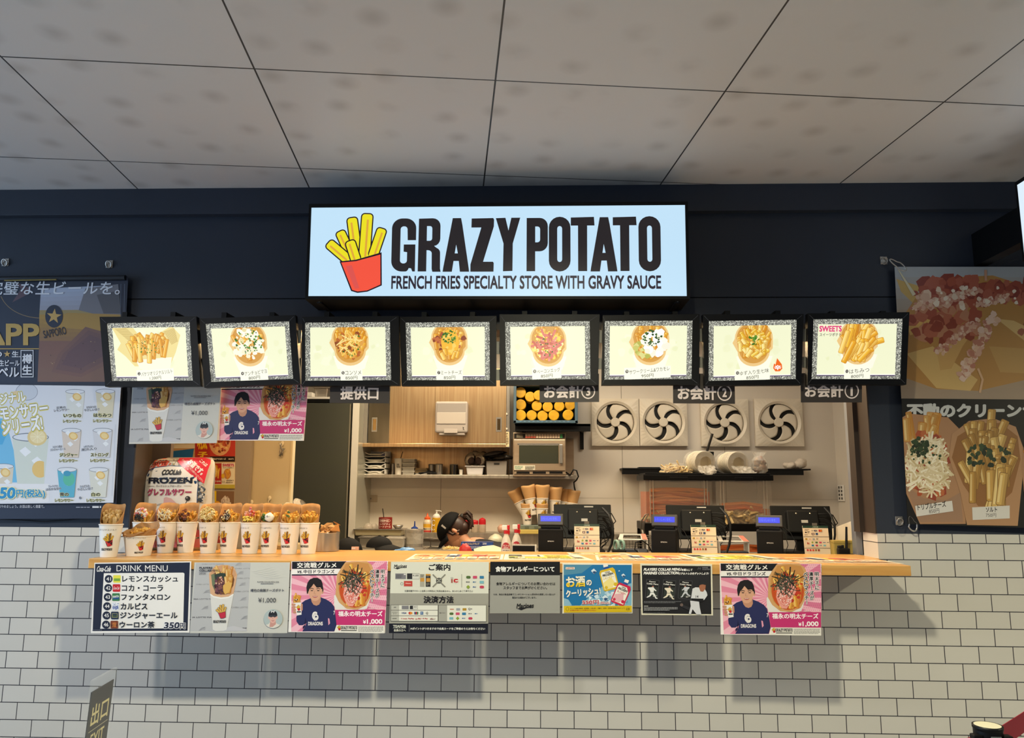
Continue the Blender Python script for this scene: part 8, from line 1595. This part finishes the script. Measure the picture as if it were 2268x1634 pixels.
# on the lids
root = thing('fries_bag', 'clear bag of pale raw fries on the left food box lid', 'bag', Vector((P(1497, 1050, 1.68).x, 1.68, zl))); b = MB(); r = random.Random(11)
for k in range(150): a = r.uniform(0, 6.28); q = math.sqrt(r.random()); x, y = .095*q*math.cos(a), .06*q*math.sin(a); fry(b, (x, y, r.uniform(.004, .055*(1-q*q*.8)+.006)), (r.uniform(-1, 1), r.uniform(-1, 1), r.uniform(-.3, .3)), .04, .008, PALE[r.randrange(4)], r)
b.build('raw_fries', root); b = MB(); b.ell((0, 0, 0), .112, .075, .072, M('#e8e2d6', .12, alpha=.13, spec=.8, bump=.8, nscale=40), 20, 8, None, .06, 3, z0=0); b.build('plastic_bag', root)
def bowls(px, py, Y, r_, ax, n, lab):
    root = thing('wrapped_bowls', lab, 'bowls', Vector((P(px, py, Y).x, Y, zl)), 'wrapped stacks of bowls'); c0 = P(px, py, Y)-root.location; ax = Vector(ax).normalized(); BW = M('#e6dcc4', .5)
    for k in range(n): b = MB(); b.lathe([(r_, 0), (r_*1.02, .003), (r_*.98, .008), (r_*.86, .05), (r_*.8, .05), (r_*.8, .046), (r_*.95, .004), (r_, 0)] if k else [(r_, 0), (r_*1.02, .003), (r_*.98, .008), (r_*.8, .06), (.001, .06), (.001, .052), (r_*.74, .052), (r_*.93, .004), (r_, 0)], c0+ax*.016*k, BW, 32, ax, cap=False); b.build('bowl', root)
    b = MB(); b.lathe([(r_*.55, -.012), (r_*1.06, -.006), (r_*1.08, .03), (r_*1.0, .1), (r_*.95, .016*n+.06), (r_*.5, .016*n+.08)], c0, FILM, 24, ax, cap=False)
    rr_ = random.Random(n)
    for q in range(3):      # crumpled end of the bag spilling to the front
        vs = []; N_, M_ = 9, 6
        for i in range(N_):
            for j in range(M_): vs.append(c0+Vector((-r_*.75+r_*1.55*i/(N_-1)+(.6*r_*j/(M_-1) if px > 1600 else 0), -.014-.010*j-.012*q*j/(M_-1)+rr_.uniform(-.012, .012), -r_*.30-r_*.9*j/(M_-1)*(1-.6*abs(i/(N_-1)-.5)*(1+q*.3))+rr_.uniform(-.009, .009))))
        b.add(vs, [[i*M_+j, (i+1)*M_+j, (i+1)*M_+j+1, i*M_+j+1] for i in range(N_-1) for j in range(M_-1)], M('#ddd6c8', .25, alpha=.34, bump=.6, nscale=60), False)
    b.build('plastic_wrap', root)
bowls(1561, 1024, 1.62, .075, (-.30, .95, .06), 7, 'plastic-wrapped stack of paper bowls in the middle of the box lids'); bowls(1634, 1026, 1.66, .076, (-.28, .95, .05), 8, 'plastic-wrapped stack of ribbed bowls at the right of the box lids')
root = thing('brown_bag', 'clear bag of brown pieces at the right end of the box lids', 'bag', Vector((P(1683, 1050, 1.72).x, 1.72, zl))); b = MB(); lumps(b, .0, (0, 0, .055), (.035, .05), 40, .01, .02, BROWNS+[KRAFT], 5); b.build('brown_pieces', root); b = MB(); b.lathe([(.03, 0), (.055, .02), (.055, .09), (.03, .12), (.05, .15)], (0, 0, 0), FILM, 20, cap=False); b.build('plastic_bag', root)
# right end: board, paper bag, radio
q = [P(1843, 1170, .52), P(1906, 1146, .40), P(1908, 1222, .40), P(1845, 1224, .52)]
sheet('white_board', Cv(1, 1), q, '#d9cdb8', 'plain white board leaning at the window end behind the radio', 'board', None, .006)
root = thing('paper_bag', 'yellowish paper bag behind the black radio at the window end', 'bag', Vector((P(1876, 1210, .40).x, .38, ZF))); b = MB(); PB = M('#b9a050', .7, noise='#a8904a', nscale=12, bump=.4); x0, x1 = P(1845, 1200, .33).x-root.location.x, P(1909, 1200, .33).x-root.location.x
b.box(x0, x1, -.05, .0, 0, .085, PB, .006, taper=.96); b.box(x0, x1*.4, -.052, -.006, .08, .095, PB, .003); b.build('bag_body', root); b = MB(); b.tube([(x0+.1, -.052, .07), (x0+.115, -.055, .03), (x0+.11, -.054, .0)], .002, M('#5a5a4a', .6)); b.build('crease', root)
root = thing('two_way_radio', 'black two-way radio with a tall antenna at the counter end', 'radio', Vector((P(1871, 1215, .25).x, .27, ZF))); b = MB(); b.box(-.028, .028, -.016, .016, 0, .062, BLACK, .005); b.box(-.026, -.006, -.012, .012, .06, .074, BLACK, .004); b.build('radio_body', root); b = MB(); b.cyl((.016, 0, .06), (.022, 0, .165), .0065, BLACK, .005); b.build('antenna', root); b = MB(); b.lathe([(.007, .06), (.007, .076), (.001, .077)], (-.002, 0, 0), BK2, 12); b.build('volume_knob', root); b = MB(); b.box(.03, .05, -.012, .012, .0, .035, BK2, .003); b.build('belt_clip', root)
# bundled cables standing beside the tills
for px0, lab in ((1356, 'thick bundled black cables beside the first till'), (1617, 'thick bundled black cables beside the middle till'), (1848, 'thick bundled black cables at the end till')):
    b = MB(); Y = .44; pts = [P(px0-22, 1125, .56), P(px0-8, 1140, .50), P(px0, 1160, Y), P(px0+1, 1185, Y), P(px0-2, 1205, Y), Vector((P(px0-14, 1216, Y).x, Y-.03, ZF+.008))]; b.tube(pts, .0055, BLACK, 8); b.tube([p+Vector((.006, .006, 0)) for p in pts], .003, BLACK, 6)
    tag(b.build('cable_bundle', None, origin=pts[-1]), lab, 'cable', 'bundled cables behind the tills')
COL.objects.unlink(_to); bpy.data.objects.remove(_to)
